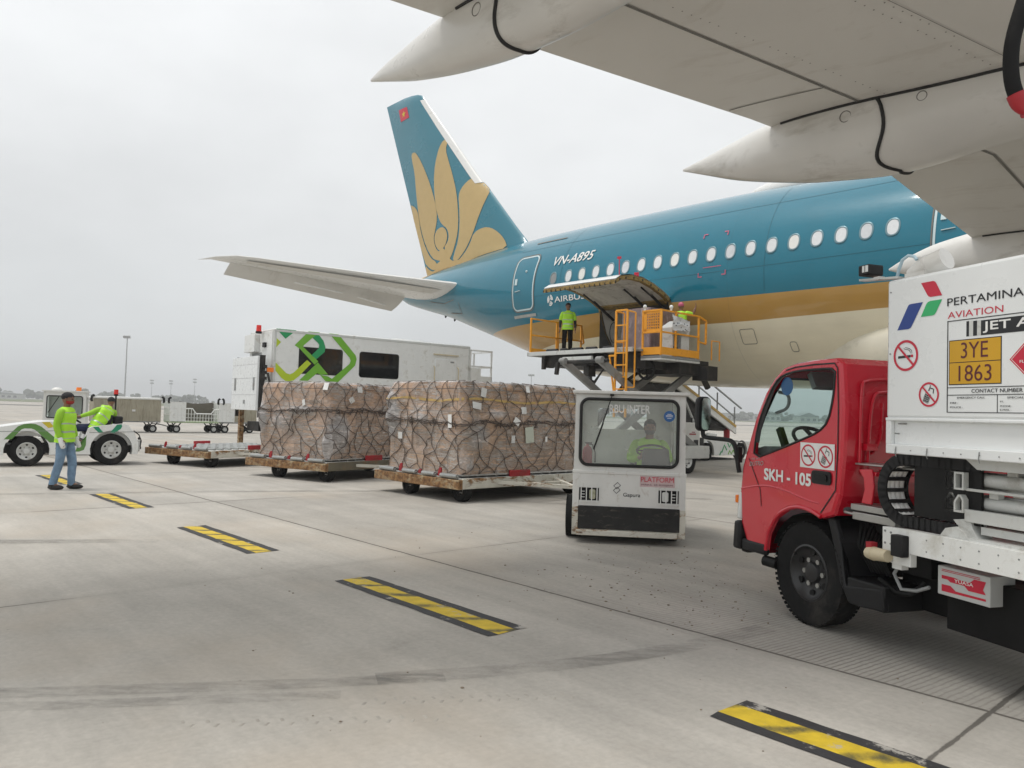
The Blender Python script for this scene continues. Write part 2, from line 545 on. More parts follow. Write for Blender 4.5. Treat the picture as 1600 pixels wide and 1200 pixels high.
def wheel(parent, c, r, w, axis='y', rim=m_white, hub=.55, n=36, studs=6, side=1):
    """tyre and rim; side: which way the dish faces along the axis"""
    wo = empty('wheel', c); wo.parent = parent
    b = MB()
    h = w / 2
    b.lathe([(r * hub, -h * .8), (r * .86, -h), (r * .96, -h * .86), (r, -h * .55), (r, h * .55), (r * .96, h * .86), (r * .86, h), (r * hub, h * .8), (r * hub * .97, 0), (r * hub, -h * .8)], axis=axis, n=48, caps=False)
    n2 = 60
    for k in range(n2):                                   # shoulder lugs
        t = 2 * PI * k / n2
        for sd in (-1, 1):
            p = {'y': (math.cos(t) * r * .975, sd * h * .72, math.sin(t) * r * .975), 'x': (sd * h * .72, math.cos(t) * r * .975, math.sin(t) * r * .975)}[axis]
            b.box(p, (.022 * r, h * .5, r * .060) if axis == 'y' else (h * .5, .022 * r, r * .060), ry=-t if axis == 'y' else 0, rx=t if axis == 'x' else 0)
    b.build('tyre', m_rubber, wo, 40)
    q = MB(); s = side
    q.lathe([(r * hub, h * .82 * s), (r * hub * .93, h * .86 * s), (r * hub * .86, h * .55 * s), (r * hub * .6, h * .25 * s), (r * hub * .38, h * .3 * s), (r * hub * .32, h * .55 * s), (r * hub * .2, h * .6 * s), (0, h * .6 * s)], axis=axis, n=n, caps=False)
    q.lathe([(r * hub * .95, h * .1 * s), (0, h * .1 * s)], axis=axis, n=n, caps=False, mi=2)
    for k in range(studs):
        t = 2 * PI * k / studs
        a, c2 = math.cos(t) * r * hub * .47, math.sin(t) * r * hub * .47
        p0 = (a, h * .27 * s, c2) if axis == 'y' else (h * .27 * s, a, c2)
        p1 = (a, h * .42 * s, c2) if axis == 'y' else (h * .42 * s, a, c2)
        q.cyl(p0, p1, r * .052, n=6, mi=1)
        t += PI / studs
        a, c2 = math.cos(t) * r * hub * .72, math.sin(t) * r * hub * .72
        p0 = (a, h * .3 * s, c2) if axis == 'y' else (h * .3 * s, a, c2)
        p1 = (a, h * .47 * s, c2) if axis == 'y' else (h * .47 * s, a, c2)
        q.cyl(p0, p1, r * .07, n=10, mi=2)
    q.build('rim', [rim, m_steel, m_dark], wo, 40)
    return wo
# ================================================================== the ground
UX, UY = .6754, -.7375                                     # direction of the slab joints, along the aircraft
def concrete():
    m, t, bs = newmat('apron_concrete')
    co = t.nodes.new('ShaderNodeTexCoord')
    mp = N(t, 'ShaderNodeMapping'); mp.vector_type = 'POINT'
    mp.inputs['Rotation'].default_value = (0, 0, math.atan2(-UY, UX))
    t.links.new(co.outputs['Object'], mp.inputs[0])
    P = mp.outputs[0]
    sp = N(t, 'ShaderNodeSeparateXYZ'); t.links.new(P, sp.inputs[0])
    def math_(op, a, b=None, c=None):
        n = N(t, 'ShaderNodeMath', operation=op)
        for i, v in enumerate((a, b, c)):
            if v is None: continue
            if isinstance(v, (int, float)): n.inputs[i].default_value = v
            else: t.links.new(v, n.inputs[i])
        return n.outputs[0]
    wob = math_('MULTIPLY', math_('SUBTRACT', noisen(t, P, 3.0, 6, .7), .5), .035)
    A = math_('ADD', sp.outputs['X'], wob); B = math_('ADD', sp.outputs['Y'], wob)
    SA, SB, A0, B0 = 5.58, 5.58, -1.37, 4.97
    ga = math_('DIVIDE', math_('SUBTRACT', A, A0), SA); gb = math_('DIVIDE', math_('SUBTRACT', B, B0), SB)
    da = math_('MULTIPLY', math_('ABSOLUTE', math_('SUBTRACT', ga, math_('ROUND', ga))), SA)
    db = math_('MULTIPLY', math_('ABSOLUTE', math_('SUBTRACT', gb, math_('ROUND', gb))), SB)
    wn = N(t, 'ShaderNodeTexWhiteNoise'); wn.noise_dimensions = '2D'
    cv = N(t, 'ShaderNodeCombineXYZ'); t.links.new(math_('FLOOR', ga), cv.inputs[0]); t.links.new(math_('FLOOR', gb), cv.inputs[1])
    t.links.new(cv.outputs[0], wn.inputs['Vector'])
    big = noisen(t, P, .16, 4, .6); mid = noisen(t, P, .9, 6, .65, .3); fine = noisen(t, P, 22, 6, .7)
    c = mixc(t, ramp(t, big, [(.35, 0), (.65, 1)]), (.442, .423, .388), (.485, .454, .404))
    c = mixc(t, 1, c, ramp(t, wn.outputs['Value'], [(0, .90), (1, 1.07)]), 'MULTIPLY')
    c = mixc(t, 1, c, ramp(t, mid, [(.3, .86), (.7, 1.08)]), 'MULTIPLY')
    c = mixc(t, 1, c, ramp(t, fine, [(.3, .88), (.7, 1.08)]), 'MULTIPLY')
    # brushed streaks of rubber and dust along the joints
    st = N(t, 'ShaderNodeMapping'); st.inputs['Scale'].default_value = (.12, 1.7, 1); st.inputs['Rotation'].default_value = (0, 0, .5)
    t.links.new(P, st.inputs[0])
    c = mixc(t, 1, c, ramp(t, noisen(t, st.outputs[0], 1.6, 7, .65), [(.32, .87), (.62, 1.04)]), 'MULTIPLY')
    # warm, rubbed patches
    c = mixc(t, ramp(t, noisen(t, P, .33, 5, .6), [(.52, 0), (.68, .55)]), c, (.455, .395, .322))
    # pits and small spots
    vo = N(t, 'ShaderNodeTexVoronoi', Scale=2.3); t.links.new(P, vo.inputs['Vector'])
    spots = ramp(t, math_('ADD', vo.outputs['Distance'], math_('MULTIPLY', mid, .05)), [(.030, .8), (.055, 0)])
    c = mixc(t, spots, c, (.13, .12, .11))
    # oil stains
    c = mixc(t, ramp(t, noisen(t, P, .55, 5, .6, .8), [(.66, 0), (.78, .35)]), c, (.15, .14, .125))
    jd = math_('MINIMUM', math_('ADD', da, .004), db)
    jn = math_('MULTIPLY', noisen(t, P, 2.0, 5, .7), .021)
    da2 = math_('ADD', da, math_('MULTIPLY', ramp(t, noisen(t, P, .21, 3), [(.42, 0), (.58, 1)]), .03))
    jd = math_('MINIMUM', da2, db)
    joint = ramp(t, math_('SUBTRACT', jd, jn), [(0.0, .8), (.007, 0)])
    soft = ramp(t, jd, [(0.0, .22), (.13, 0)])
    c = mixc(t, soft, c, (.25, .23, .20))
    c = mixc(t, joint, c, (.07, .064, .055))
    t.links.new(c, bs.inputs['Base Color'])
    bs.inputs['Roughness'].default_value = .82
    bs.inputs['Specular IOR Level'].default_value = .3
    # broom grooves across the slab: strong beyond the joint, faint before it
    gm = N(t, 'ShaderNodeMapping'); gm.inputs['Rotation'].default_value = (0, 0, R(6))
    t.links.new(P, gm.inputs[0])
    wv = N(t, 'ShaderNodeTexWave', Scale=7.4, Distortion=1.6, Detail=4); wv.bands_direction = 'X'
    wv.inputs['Detail Scale'].default_value = 1.2
    t.links.new(gm.outputs[0], wv.inputs['Vector'])
    gate = math_('MULTIPLY', ramp(t, B, [(0, .0), (1, 1)]), 1)
    gmask = ramp(t, math_('MULTIPLY', math_('ADD', math_('GREATER_THAN', B, B0), .18), noisen(t, P, .7, 4)), [(.40, .04), (.80, 1)])
    groove = math_('MULTIPLY', ramp(t, wv.outputs['Fac'], [(.0, 0), (.45, 1)]), gmask)
    c2 = mixc(t, math_('MULTIPLY', math_('SUBTRACT', gmask, groove), .60), c, (.15, .137, .12))
    t.links.new(c2, bs.inputs['Base Color'])
    hh = math_('ADD', math_('MULTIPLY', groove, .6), math_('ADD', math_('MULTIPLY', fine, .5), math_('MULTIPLY', joint, -1.2)))
    bump(t, bs, hh, .5, .012)
    return m
m_concrete = concrete()
g = MB()
rows = []
ex = [-3000, -900, -300, -120, -50, -20, -8, 0, 8, 20, 50, 120, 300, 900, 3000]
for y in ex: rows.append([(x, y + 15, 0) for x in ex])
g.grid(rows)
tag(g.build('ground', m_concrete, smooth=0), kind='structure')

m_grass = mat('dry_airfield_grass', (.13, .15, .065), .95, var=.3, scale=.05)
gg = MB()
gg.flat([(-900, 330), (-60, 300), (300, 560), (1200, 640), (1200, 1500), (-900, 1500)], .03, 'xy')
tag(gg.build('grass_field', m_grass, smooth=0), kind='structure')
m_taxi = mat('taxiway_asphalt', (.17, .165, .155), .9, var=.15, scale=.05)
gg = MB(); gg.flat([(-500, 120), (-20, 165), (300, 250), (300, 275), (-20, 186), (-500, 138)], .02, 'xy')
tag(gg.build('taxiway', m_taxi, smooth=0), kind='structure')

# painted bars in the slabs: black, worn yellow, black
def marking_mats():
    out = []
    for name, base, hatch in (('worn_yellow_marking', (.66, .47, .025), True), ('black_marking', (.030, .030, .032), False)):
        m, t, bs = newmat(name)
        oi = t.nodes.new('ShaderNodeObjectInfo'); om = N(t, 'ShaderNodeVectorMath', operation='MULTIPLY_ADD')
        t.links.new(oi.outputs['Random'], om.inputs[0]); om.inputs[1].default_value = (9, 5, 0); t.links.new(objco(t), om.inputs[2])
        vec = om.outputs[0]
        c = mixc(t, 1, base, ramp(t, noisen(t, vec, 9, 6), [(.3, .78), (.7, 1.1)]), 'MULTIPLY')
        if hatch:
            wv = N(t, 'ShaderNodeTexWave', Scale=.95, Distortion=3.0, Detail=4); wv.bands_direction = 'X'
            wv.inputs['Detail Scale'].default_value = 1.1
            mp = N(t, 'ShaderNodeMapping'); mp.inputs['Rotation'].default_value = (0, 0, R(40)); t.links.new(vec, mp.inputs[0])
            t.links.new(mp.outputs[0], wv.inputs['Vector'])
            ad = N(t, 'ShaderNodeMath', operation='MULTIPLY_ADD'); t.links.new(noisen(t, vec, 5, 6, .7), ad.inputs[0]); ad.inputs[1].default_value = .9; t.links.new(wv.outputs['Fac'], ad.inputs[2]); hs = N(t, 'ShaderNodeMath', operation='MULTIPLY'); hs.inputs[1].default_value = .5; t.links.new(ad.outputs[0], hs.inputs[0]); ad = hs
            c = mixc(t, ramp(t, ad.outputs[0], [(.60, 0), (.74, .95)]), c, (.085, .08, .035))
        wear = ramp(t, noisen(t, vec, 3.6, 8, .74), [(.58, 0), (.63, .85)])
        c = mixc(t, wear, c, (.42, .40, .36))
        t.links.new(c, bs.inputs['Base Color'])
        bs.inputs['Roughness'].default_value = .7
        bump(t, bs, noisen(t, vec, 30, 5), .2)
        out.append(m)
    return out
m_my, m_mk = marking_mats()
mark_lab = ['nearest yellow and black painted bar, at the bottom edge beside the fuel truck',
            'yellow and black painted bar in the middle of the open concrete, second nearest',
            'yellow and black painted bar, third nearest, in front of the middle cargo dolly',
            'yellow and black painted bar just ahead of the shoes of the standing worker',
            'yellow and black painted bar behind the feet of the standing worker, farthest']
for k, (p, q) in enumerate((((1.12, 4.17), (1.40, 4.45)), ((-1.56, 7.10), (-1.27, 7.36)), ((-4.22, 9.86), (-3.95, 10.12)), ((-7.07, 13.02), (-6.80, 13.34)), ((-9.80, 15.96), (-9.54, 16.28)))):
    r = random.Random(k)
    L = 2.12
    o = thing('pavement_marking', mark_lab[k], 'pavement marking', (p[0], p[1], .004), math.atan2(UY, UX), 'yellow and black bars painted on the apron')
    o['kind'] = 'structure'
    W = .37
    def edge(y, n=14): return [(-.02 + (L + .04) * i / n + r.uniform(-.012, .012), y + r.uniform(-.006, .006)) for i in range(n + 1)]
    a, b_, c_, d = edge(0), edge(.09), edge(.275), edge(W)
    b = MB()
    for (e0, e1, mi) in ((a, b_, 1), (b_, c_, 0), (c_, d, 1)):
        b.grid([[(x, y, 0) for x, y in e0], [(x, y, 0) for x, y in e1]], mi)
    me = b.build('paint', [m_my, m_mk], o, 0)

# rubber marks and caked tyre prints
def skid():
    m, t, bs = newmat('tyre_rubber_streak')
    out = t.nodes['Material Output']
    tr = N(t, 'ShaderNodeBsdfTransparent'); mx = t.nodes.new('ShaderNodeMixShader')
    bs.inputs['Base Color'].default_value = (.15, .145, .135, 1); bs.inputs['Roughness'].default_value = .8
    vec = objco(t)
    a = noisen(t, objco(t, (1, 1, 1)), 1.1, 6, .6); b2 = noisen(t, objco(t, (3, 12, 1)), 1.5, 7, .7)
    mu = N(t, 'ShaderNodeMath', operation='MULTIPLY'); t.links.new(a, mu.inputs[0]); t.links.new(b2, mu.inputs[1])
    t.links.new(ramp(t, mu.outputs[0], [(.16, 0), (.44, .42)]), mx.inputs[0])
    t.links.new(tr.outputs[0], mx.inputs[1]); t.links.new(bs.outputs[0], mx.inputs[2])
    t.links.new(mx.outputs[0], out.inputs[0])
    return m
m_skid = skid()
def flat_strip(pts, w, z):
    P = [Vector(p) for p in chaikin(pts, 3, False)]
    b = MB(); L = []
    for i, p in enumerate(P):
        d = (P[min(i + 1, len(P) - 1)] - P[max(i - 1, 0)]).normalized(); n = Vector((-d.y, d.x)) * w / 2
        L.append(((p + n), (p - n)))
    b.grid([[(q.x, q.y, z) for q in r] for r in L])
    return b
for pts, w in (([(-4.6, 3.9), (-2.9, 4.17), (-1.3, 4.45), (-.35, 4.66)], .16), ([(-4.4, 3.72), (-2.4, 4.05), (-.9, 4.33)], .13),
               ([(-.75, 4.6), (.2, 4.86), (1.2, 5.35), (2.0, 5.95)], .2),
               ([(-9, 12.4), (-5, 14.2), (-1, 15.3), (4, 15.2)], .3), ([(-9.5, 8.2), (-6.2, 8.4), (-4.0, 8.9)], .25)):
    tag(flat_strip(pts, w, .0045 + .0004 * w).build('tyre_mark', m_skid, smooth=0), kind='structure')

m_clod = mat('dry_dirt', (.22, .18, .135), .95, var=.3)
b = MB(); r = random.Random(3)
for k in range(300):                                       # crumbs of dirt off the truck's tyres
    t_ = r.random()
    x = r.gauss(1.55, .62); y = r.gauss(7.6, 1.15)
    if r.random() < .25: x = r.uniform(-3, 3); y = r.uniform(3.6, 11)
    s = r.choice((.003, .004, .005, .006, .009)) * r.uniform(.7, 1.3)
    b.ball((x, y, s * .3), (s * r.uniform(.8, 1.6), s, s * .6), 6, 4)
tag(b.build('dirt_crumbs', m_clod), kind='stuff')
b = MB()
for k in range(46):                                        # chevron tread print
    x = -.75 + k * .052 if k < 23 else -1.6 + (k - 23) * .06
    y = (4.22 + (k % 2) * .06 + k * .008) if k < 23 else (3.86 + (k % 2) * .05 + (k - 23) * .008)
    b.box((x, y, .0005), (.020, .05, .003), rz=.5 if k % 2 else -.2, top=(.6, .6))
tag(b.build('tyre_mark', mat('dusty_print', (.37, .345, .305), .95, var=.2)), kind='structure')

# ================================================================== far off: trees, lamp masts, buildings
m_tree = mat('distant_foliage', (.075, .09, .06), .95, var=.35, scale=.4)
b = MB(); r = random.Random(11)
def clump(x, y, h, w):
    for k in range(int(10 + w)):
        c = (x + r.gauss(0, w * .3), y + r.gauss(0, w * .25), h * r.uniform(.25, .85))
        s = h * r.uniform(.14, .30)
        nb = len(b.v)
        b.ball(c, (s * 1.2, s, s * .85), 7, 5)
        for i in range(nb, len(b.v)):
            b.v[i] = tuple(q + r.uniform(-.22, .22) * s for q in b.v[i])
for k in range(150):
    x = -620 + k * 9.2 + r.uniform(-5, 5)
    if r.random() < .12: continue
    y = 700 + r.uniform(-40, 120)
    tall = 1 + .8 * max(0, noise.noise((k * .17, 3, 0)))
    clump(x, y, r.uniform(5, 9) * tall, r.uniform(9, 16))
tag(b.build('treeline', m_tree), kind='stuff')

m_farwall = mat('pale_far_building', (.48, .48, .46), .8, var=.08, scale=.3)
def far_building(label, x, y, w, d, h, roof):
    o = thing('terminal_building', label, 'building', (x, y, 0), .1, 'low buildings far beyond the apron')
    a = MB(); a.bx(-w / 2, w / 2, -d / 2, d / 2, 0, h); a.build('wall', m_farwall, o, 0)
    a = MB(); a.bx(-w / 2 - .6, w / 2 + .6, -d / 2 - .6, d / 2 + .6, h, h + .5)
    if roof: a.prism([(-w / 2, h + .5), (w / 2, h + .5), (0, h + .5 + roof)], -d / 2, d / 2)
    a.build('roof', m_grey, o, 0)
    a = MB()
    for k in range(int(w / 5)): a.bx(-w / 2 + 1.5 + k * 5, -w / 2 + 4.2 + k * 5, -d / 2 - .1, -d / 2 - .02, h * .3, h * .7)
    a.build_each('window', m_vinylglass, o, smooth=0)
far_building('long low pale building far away, right of the passenger stairs', 210, 690, 60, 14, 6, 0)
far_building('short gabled building far away on the horizon beside the red cab', 245, 640, 16, 12, 5, 3)
far_building('pale low shed on the horizon, left of the standing worker', -470, 700, 46, 12, 4.5, 2)

m_mast = mat('galvanised_mast', (.36, .37, .37), .5, metal=.4, var=.1)
def mast(label, x, y, h, heads, rad):
    o = thing('lamp_mast', label, 'lamp mast', (x, y, 0), r.uniform(-.3, .3), 'floodlight masts round the apron')
    a = MB(); a.cyl((0, 0, 0), (0, 0, h), rad, rad * .55, 10); a.cyl((0, 0, 0), (0, 0, .6), rad * 2, n=10)
    a.build('pole', m_mast, o)
    a = MB()
    for k in range(heads):
        z = h - .2 - k * 2.3
        a.bx(-1.5, 1.5, -.12, .12, z - .1, z + .1)
        for i in range(4): a.box((-1.2 + .8 * i, -.35, z + .45), (.62, .3, .8), rx=.35)
    a.build('lamp_head', m_mast, o, 0)
mast('tall thin lamp mast rising above the tow tractor driver', -143, 284, 25, 1, .30)
mast('lamp mast on the horizon above the beige baggage cart', -300, 640, 19, 2, .28)
mast('lamp mast on the horizon above the gap after the beige cart', -284, 640, 19, 2, .28)
mast('lamp mast on the horizon above the brown sheet, left of the lift truck', -258, 625, 20.5, 2, .28)
mast('lamp mast on the horizon under the aircraft tail, left of the cargo loader', 9.5, 380, 20, 1, .22)
# ================================================================== the airliner: x forward, y to its left, z up; origin under the last cabin window
AC_RZ = math.atan2(-.7375, .6754)
plane = thing('airliner', 'wide-body airliner with blue top, gold stripe and gold lotus on its blue tail fin', 'airliner', (3.97, 28.4, 0), AC_RZ)
AC_M = Matrix.Translation((3.97, 28.4, 0)) @ Matrix.Rotation(AC_RZ, 4, 'Z')

FUS = [(-14.4, 7.82, 7.22, .28), (-13.5, 7.92, 6.80, .6), (-12, 8.05, 6.40, 1.0), (-10, 8.24, 5.90, 1.45), (-8, 8.42, 5.26, 1.88), (-6, 8.57, 4.60, 2.28),
       (-4, 8.68, 3.92, 2.60), (-2, 8.73, 3.32, 2.82), (0, 8.75, 2.96, 2.93), (2, 8.76, 2.76, 2.97), (4, 8.76, 2.64, 2.98), (6, 8.74, 2.58, 2.98),
       (10, 8.62, 2.56, 2.98), (36, 8.62, 2.56, 2.98), (41, 8.45, 2.62, 2.85), (45, 7.9, 2.85, 2.4), (48, 6.9, 3.3, 1.6), (50, 5.4, 4.3, .4)]
def fpt(x, a, off=0.0):
    zt, zb, w = hermite(FUS, x); h = (zt - zb) / 2
    return Vector((x, -(w + off) * math.sin(a), (zt + zb) / 2 + (h + off) * math.cos(a)))
def fside(x, z, off=.012):
    """point on the right-hand skin at station x and height z"""
    zt, zb, w = hermite(FUS, x); h = (zt - zb) / 2
    c = max(-1, min(1, (z - (zt + zb) / 2) / h))
    return fpt(x, math.acos(c), off)

def livery():
    m, t, bs = newmat('airliner_livery')
    co = t.nodes.new('ShaderNodeTexCoord'); sp = N(t, 'ShaderNodeSeparateXYZ'); t.links.new(co.outputs['Object'], sp.inputs[0])
    def curve(pts):
        mr = N(t, 'ShaderNodeMapRange'); t.links.new(sp.outputs['X'], mr.inputs[0])
        mr.inputs['From Min'].default_value = -16; mr.inputs['From Max'].default_value = 52
        n = t.nodes.new('ShaderNodeFloatCurve'); c = n.mapping.curves[0]
        for i, (x, z) in enumerate(pts):
            p = ((x + 16) / 68, z / 10)
            if i < 2: c.points[i].location = p
            else: c.points.new(*p)
        for p in c.points: p.handle_type = 'VECTOR'
        n.mapping.update()
        t.links.new(mr.outputs[0], n.inputs[1])
        s = N(t, 'ShaderNodeMath', operation='MULTIPLY'); t.links.new(n.outputs[0], s.inputs[0]); s.inputs[1].default_value = 10
        d = N(t, 'ShaderNodeMath', operation='SUBTRACT'); t.links.new(sp.outputs['Z'], d.inputs[0]); t.links.new(s.outputs[0], d.inputs[1])
        r = N(t, 'ShaderNodeMapRange'); t.links.new(d.outputs[0], r.inputs[0])
        r.inputs['From Min'].default_value = -.006; r.inputs['From Max'].default_value = .006
        return r.outputs[0]
    vec = co.outputs['Object']
    up = curve([(-16, 4.4), (52, 5.02), (-7.5, 4.72), (-6.5, 4.80), (-4.3, 4.86), (-2.1, 4.90), (-.6, 4.93), (4.3, 5.07), (7.2, 5.05), (12, 5.03)])
    lo = curve([(-16, 2.0), (52, 4.4), (-3.4, 3.72), (-2.5, 3.98), (-1.45, 4.10), (.3, 4.19), (1.3, 4.24), (5, 4.36), (7, 4.36), (10.6, 4.43)])
    mot = ramp(t, noisen(t, vec, 1.2, 4), [(.3, .96), (.7, 1.04)])
    streak = noisen(t, objco(t, (.5, 2, 3)), 1.5, 7, .65)
    cream = mixc(t, ramp(t, streak, [(.45, 0), (.75, .35)]), (.82, .76, .58), (.68, .62, .46))
    c = mixc(t, lo, cream, (.47, .275, .075))
    c = mixc(t, up, c, (.005, .158, .232))
    c = mixc(t, 1, c, mot, 'MULTIPLY')
    # circumferential skin joints
    md = N(t, 'ShaderNodeMath', operation='PINGPONG'); t.links.new(sp.outputs['X'], md.inputs[0]); md.inputs[1].default_value = 3.15
    c = mixc(t, ramp(t, md.outputs[0], [(.0, .35), (.008, 0)]), c, (.01, .06, .09))
    t.links.new(c, bs.inputs['Base Color'])
    bs.inputs['Roughness'].default_value = .28
    bs.inputs['Coat Weight'].default_value = .7; bs.inputs['Coat Roughness'].default_value = .05; bs.inputs['Specular IOR Level'].default_value = .2
    bump(t, bs, noisen(t, objco(t, (.6, 1.4, 1.4)), 1.1, 3), .045, .2)
    return m
m_livery = livery()
m_acblue = mat('airliner_blue', (.005, .160, .226), .30, var=.02, scale=.5, coat=.5)
m_acgold = mat('airliner_gold', (.50, .36, .155), .4, var=.03)
m_acwhite = mat('airliner_white', (.74, .74, .72), .32, var=.03, coat=.3, dirt=(.5, .48, .43), dirt_amt=.15)
m_acgrey = mat('wing_grey_paint', (.63, .615, .575), .42, var=.035, scale=.5, dirt=(.50, .47, .42), dirt_amt=.22, dscale=(.35, .9, .9))
m_pod = mat('pod_white_grey', (.68, .67, .64), .34, var=.05, scale=1.2, dirt=(.42, .40, .36), dirt_amt=.25, dscale=(.4, .9, .9), coat=.25)
m_seal = mat('black_rubber_seal', (.012, .012, .012), .6)
m_panelgap = mat('dark_panel_gap', (.17, .16, .145), .7)
m_shade = mat('white_window_shade', (.70, .72, .73), .25, var=.03, coat=.5)
m_shade_b = mat('window_shade_grey', (.60, .62, .64), .25, var=.05, coat=.5)
m_shade_c = mat('window_shade_cream', (.74, .74, .70), .25, var=.05, coat=.5)
m_winring = mat('window_ring', (.16, .27, .31), .35, metal=.3, var=.05)
m_doorline = mat('pale_door_outline', (.55, .66, .68), .4, var=.04)
m_lining = mat('cargo_lining', (.72, .70, .64), .65, var=.08, scale=2, dirt=(.25, .22, .17), dirt_amt=.3)
m_primer = mat('gold_green_primer', (.30, .20, .055), .5, var=.2, dirt=(.05, .03, .015), dirt_amt=.45, dscale=(5, 5, 5))
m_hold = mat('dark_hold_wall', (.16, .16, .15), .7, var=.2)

HX0, HX1, HZ0, HZ1 = 1.5, 4.3, 3.56, 5.13                   # rear hold doorway
zt, zb, _ = hermite(FUS, 2.9)
ha0 = math.acos((HZ1 - (zt + zb) / 2) / ((zt - zb) / 2)); ha1 = math.acos((HZ0 - (zt + zb) / 2) / ((zt - zb) / 2))
angs = sorted([2 * PI * i / 120 for i in range(120) if min(abs(2 * PI * i / 120 - ha0), abs(2 * PI * i / 120 - ha1)) > .02] + [ha0, ha1])
sts = sorted(set([-14.4 + .45 * i for i in range(35) if abs(-14.4 + .45 * i - HX0) > .2] + [HX0, HX0 + .7, HX0 + 1.4, HX0 + 2.1, HX1] + [4.9 + .8 * i for i in range(39)] + [36.8, 38.5, 40, 41.5, 43, 44.5, 46, 47, 48, 49, 49.6, 50]))
i0, i1, j0, j1 = sts.index(HX0), sts.index(HX1), angs.index(ha0), angs.index(ha1)
b = MB()
b.grid([[fpt(x, a) for a in angs] for x in sts], closed=True, mfn=lambda i, j: None if i0 <= i < i1 and j0 <= j < j1 else 0)
b.f.append(list(range(len(angs)))); b.m.append(0)
fus = b.build('fuselage', m_livery, plane, 50)

# the hold seen through the doorway
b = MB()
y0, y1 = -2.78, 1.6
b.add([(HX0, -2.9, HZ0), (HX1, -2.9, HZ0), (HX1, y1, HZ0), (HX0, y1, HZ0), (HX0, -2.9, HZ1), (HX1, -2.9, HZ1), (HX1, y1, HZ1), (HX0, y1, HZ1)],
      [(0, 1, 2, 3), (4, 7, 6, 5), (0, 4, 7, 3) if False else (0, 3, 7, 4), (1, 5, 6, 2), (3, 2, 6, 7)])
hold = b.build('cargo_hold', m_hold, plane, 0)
b = MB()                                                   # pale lining on the aft cheek of the doorway, with a small oval hatch
b.add([fside(HX0 + .01, HZ0, -.02), fside(HX0 + .01, 4.3, -.02), fside(HX0 + .01, HZ1, -.02), Vector((HX0 + .55, -1.7, HZ1 - .01)), Vector((HX0 + .55, -1.7, HZ0 + .01))], [(0, 1, 2, 3, 4)])
b.build('hold_lining', m_lining, plane, 0)
b = MB()
pa = [fside(HX0 + .01, HZ0 + (HZ1 - HZ0) * i / 10, .004) for i in range(11)]
for u_, w_ in ((HX0 - .02, .10), (HX1 + .02, .10)):
    b.add(*strip([(u_, HZ0 - .05), (u_, HZ1)], w_, lambda x, z: fside(x, z, .02)))
b.add(*strip([(HX0 - .05, HZ0 - .03), (HX1 + .05, HZ0 - .03)], .08, lambda x, z: fside(x, z, .02)))
b.build('door_frame', m_primer, plane, 0)
b = MB()
loop = [(-2.44 + .12 * math.cos(q), 4.35 + .33 * math.sin(q)) for q in [2 * PI * i / 24 for i in range(24)]]
b.tube([(HX0 + .06 + (y + 2.75) * .5, y, z) for y, z in loop], .012, 5, closed=True)
b.build('oval_hatch', m_seal, hold)

# cargo door swung up: arc section from the hinge to the outer edge
arc = [(-2.95, 5.16), (-3.3, 5.32), (-3.77, 5.48), (-4.3, 5.59), (-4.85, 5.60), (-5.28, 5.52), (-5.52, 5.38)]
cd = empty('cargo_door'); cd.parent = plane
n_ = len(arc)
b = MB(); b.grid([[(x, y - .0, z + .07) for y, z in arc] for x in (HX0 - .03, 2.2, 2.9, 3.6, HX1 + .03)])
b.grid([[(x, y, z + .045) for y, z in arc] for x in (HX0 - .03, HX1 + .03)])
b.build('outer_skin', m_acwhite, cd, 30)
b = MB(); b.grid([[(x, arc[0][0] + (y - arc[0][0]) * .985, z - .068) for y, z in arc] for x in (HX0 + .1, 2.4, 3.3, HX1 - .1)])
b.build('lining', m_lining, cd, 30)
b = MB()
for x0, x1 in ((HX0 - .03, HX0 + .10), (HX1 - .10, HX1 + .03)):
    up = [(y, z + .04) for y, z in arc]; dn = [(y, z - .075) for y, z in reversed(arc)]
    b.prism(up + dn, x0, x1, 'yz')
b.prism([(-5.36, 5.45), (-5.54, 5.42), (-5.54, 5.31), (-5.36, 5.35)], HX0 + .1, HX1 - .1, 'yz')
b.prism([(-2.93, 5.18), (-3.1, 5.25), (-3.1, 5.11), (-2.93, 5.03)], HX0 + .1, HX1 - .1, 'yz')
for k in range(14):                                        # latch hooks along the free edge
    x = HX0 + .12 + k * .195
    b.box((x, -5.53, 5.33), (.03, .04, .07), 1)
for k in range(9):
    y, z = interp([(i / 6, *arc[i]) for i in range(7)], k / 8)
    for x in (HX0 - .035, HX1 + .035): b.box((x, y, z - .03), (.02, .035, .06), 1)
b.build('door_edge', [m_primer, m_under], cd, 0)
b = MB()
for k in (1, 2):
    x = HX0 + k * (HX1 - HX0) / 3
    b.tube([(x, y * .985, z - .072) for y, z in arc[1:-1]], .012, 5)
b.tube([(HX0 + .2, -4.3, 5.47), (HX1 - .2, -4.3, 5.47)], .010, 5)
b.build('lining_seam', m_lining, cd)
b = MB()
for x in (HX0 + .25, HX1 - .25, HX1 - .9):
    b.cyl((x, -2.5, 4.75), (x, -3.5, 5.24), .045, n=8); b.cyl((x, -3.3, 5.14), (x, -4.0, 5.42), .028, n=8)
b.build_each('actuator', m_under, cd)

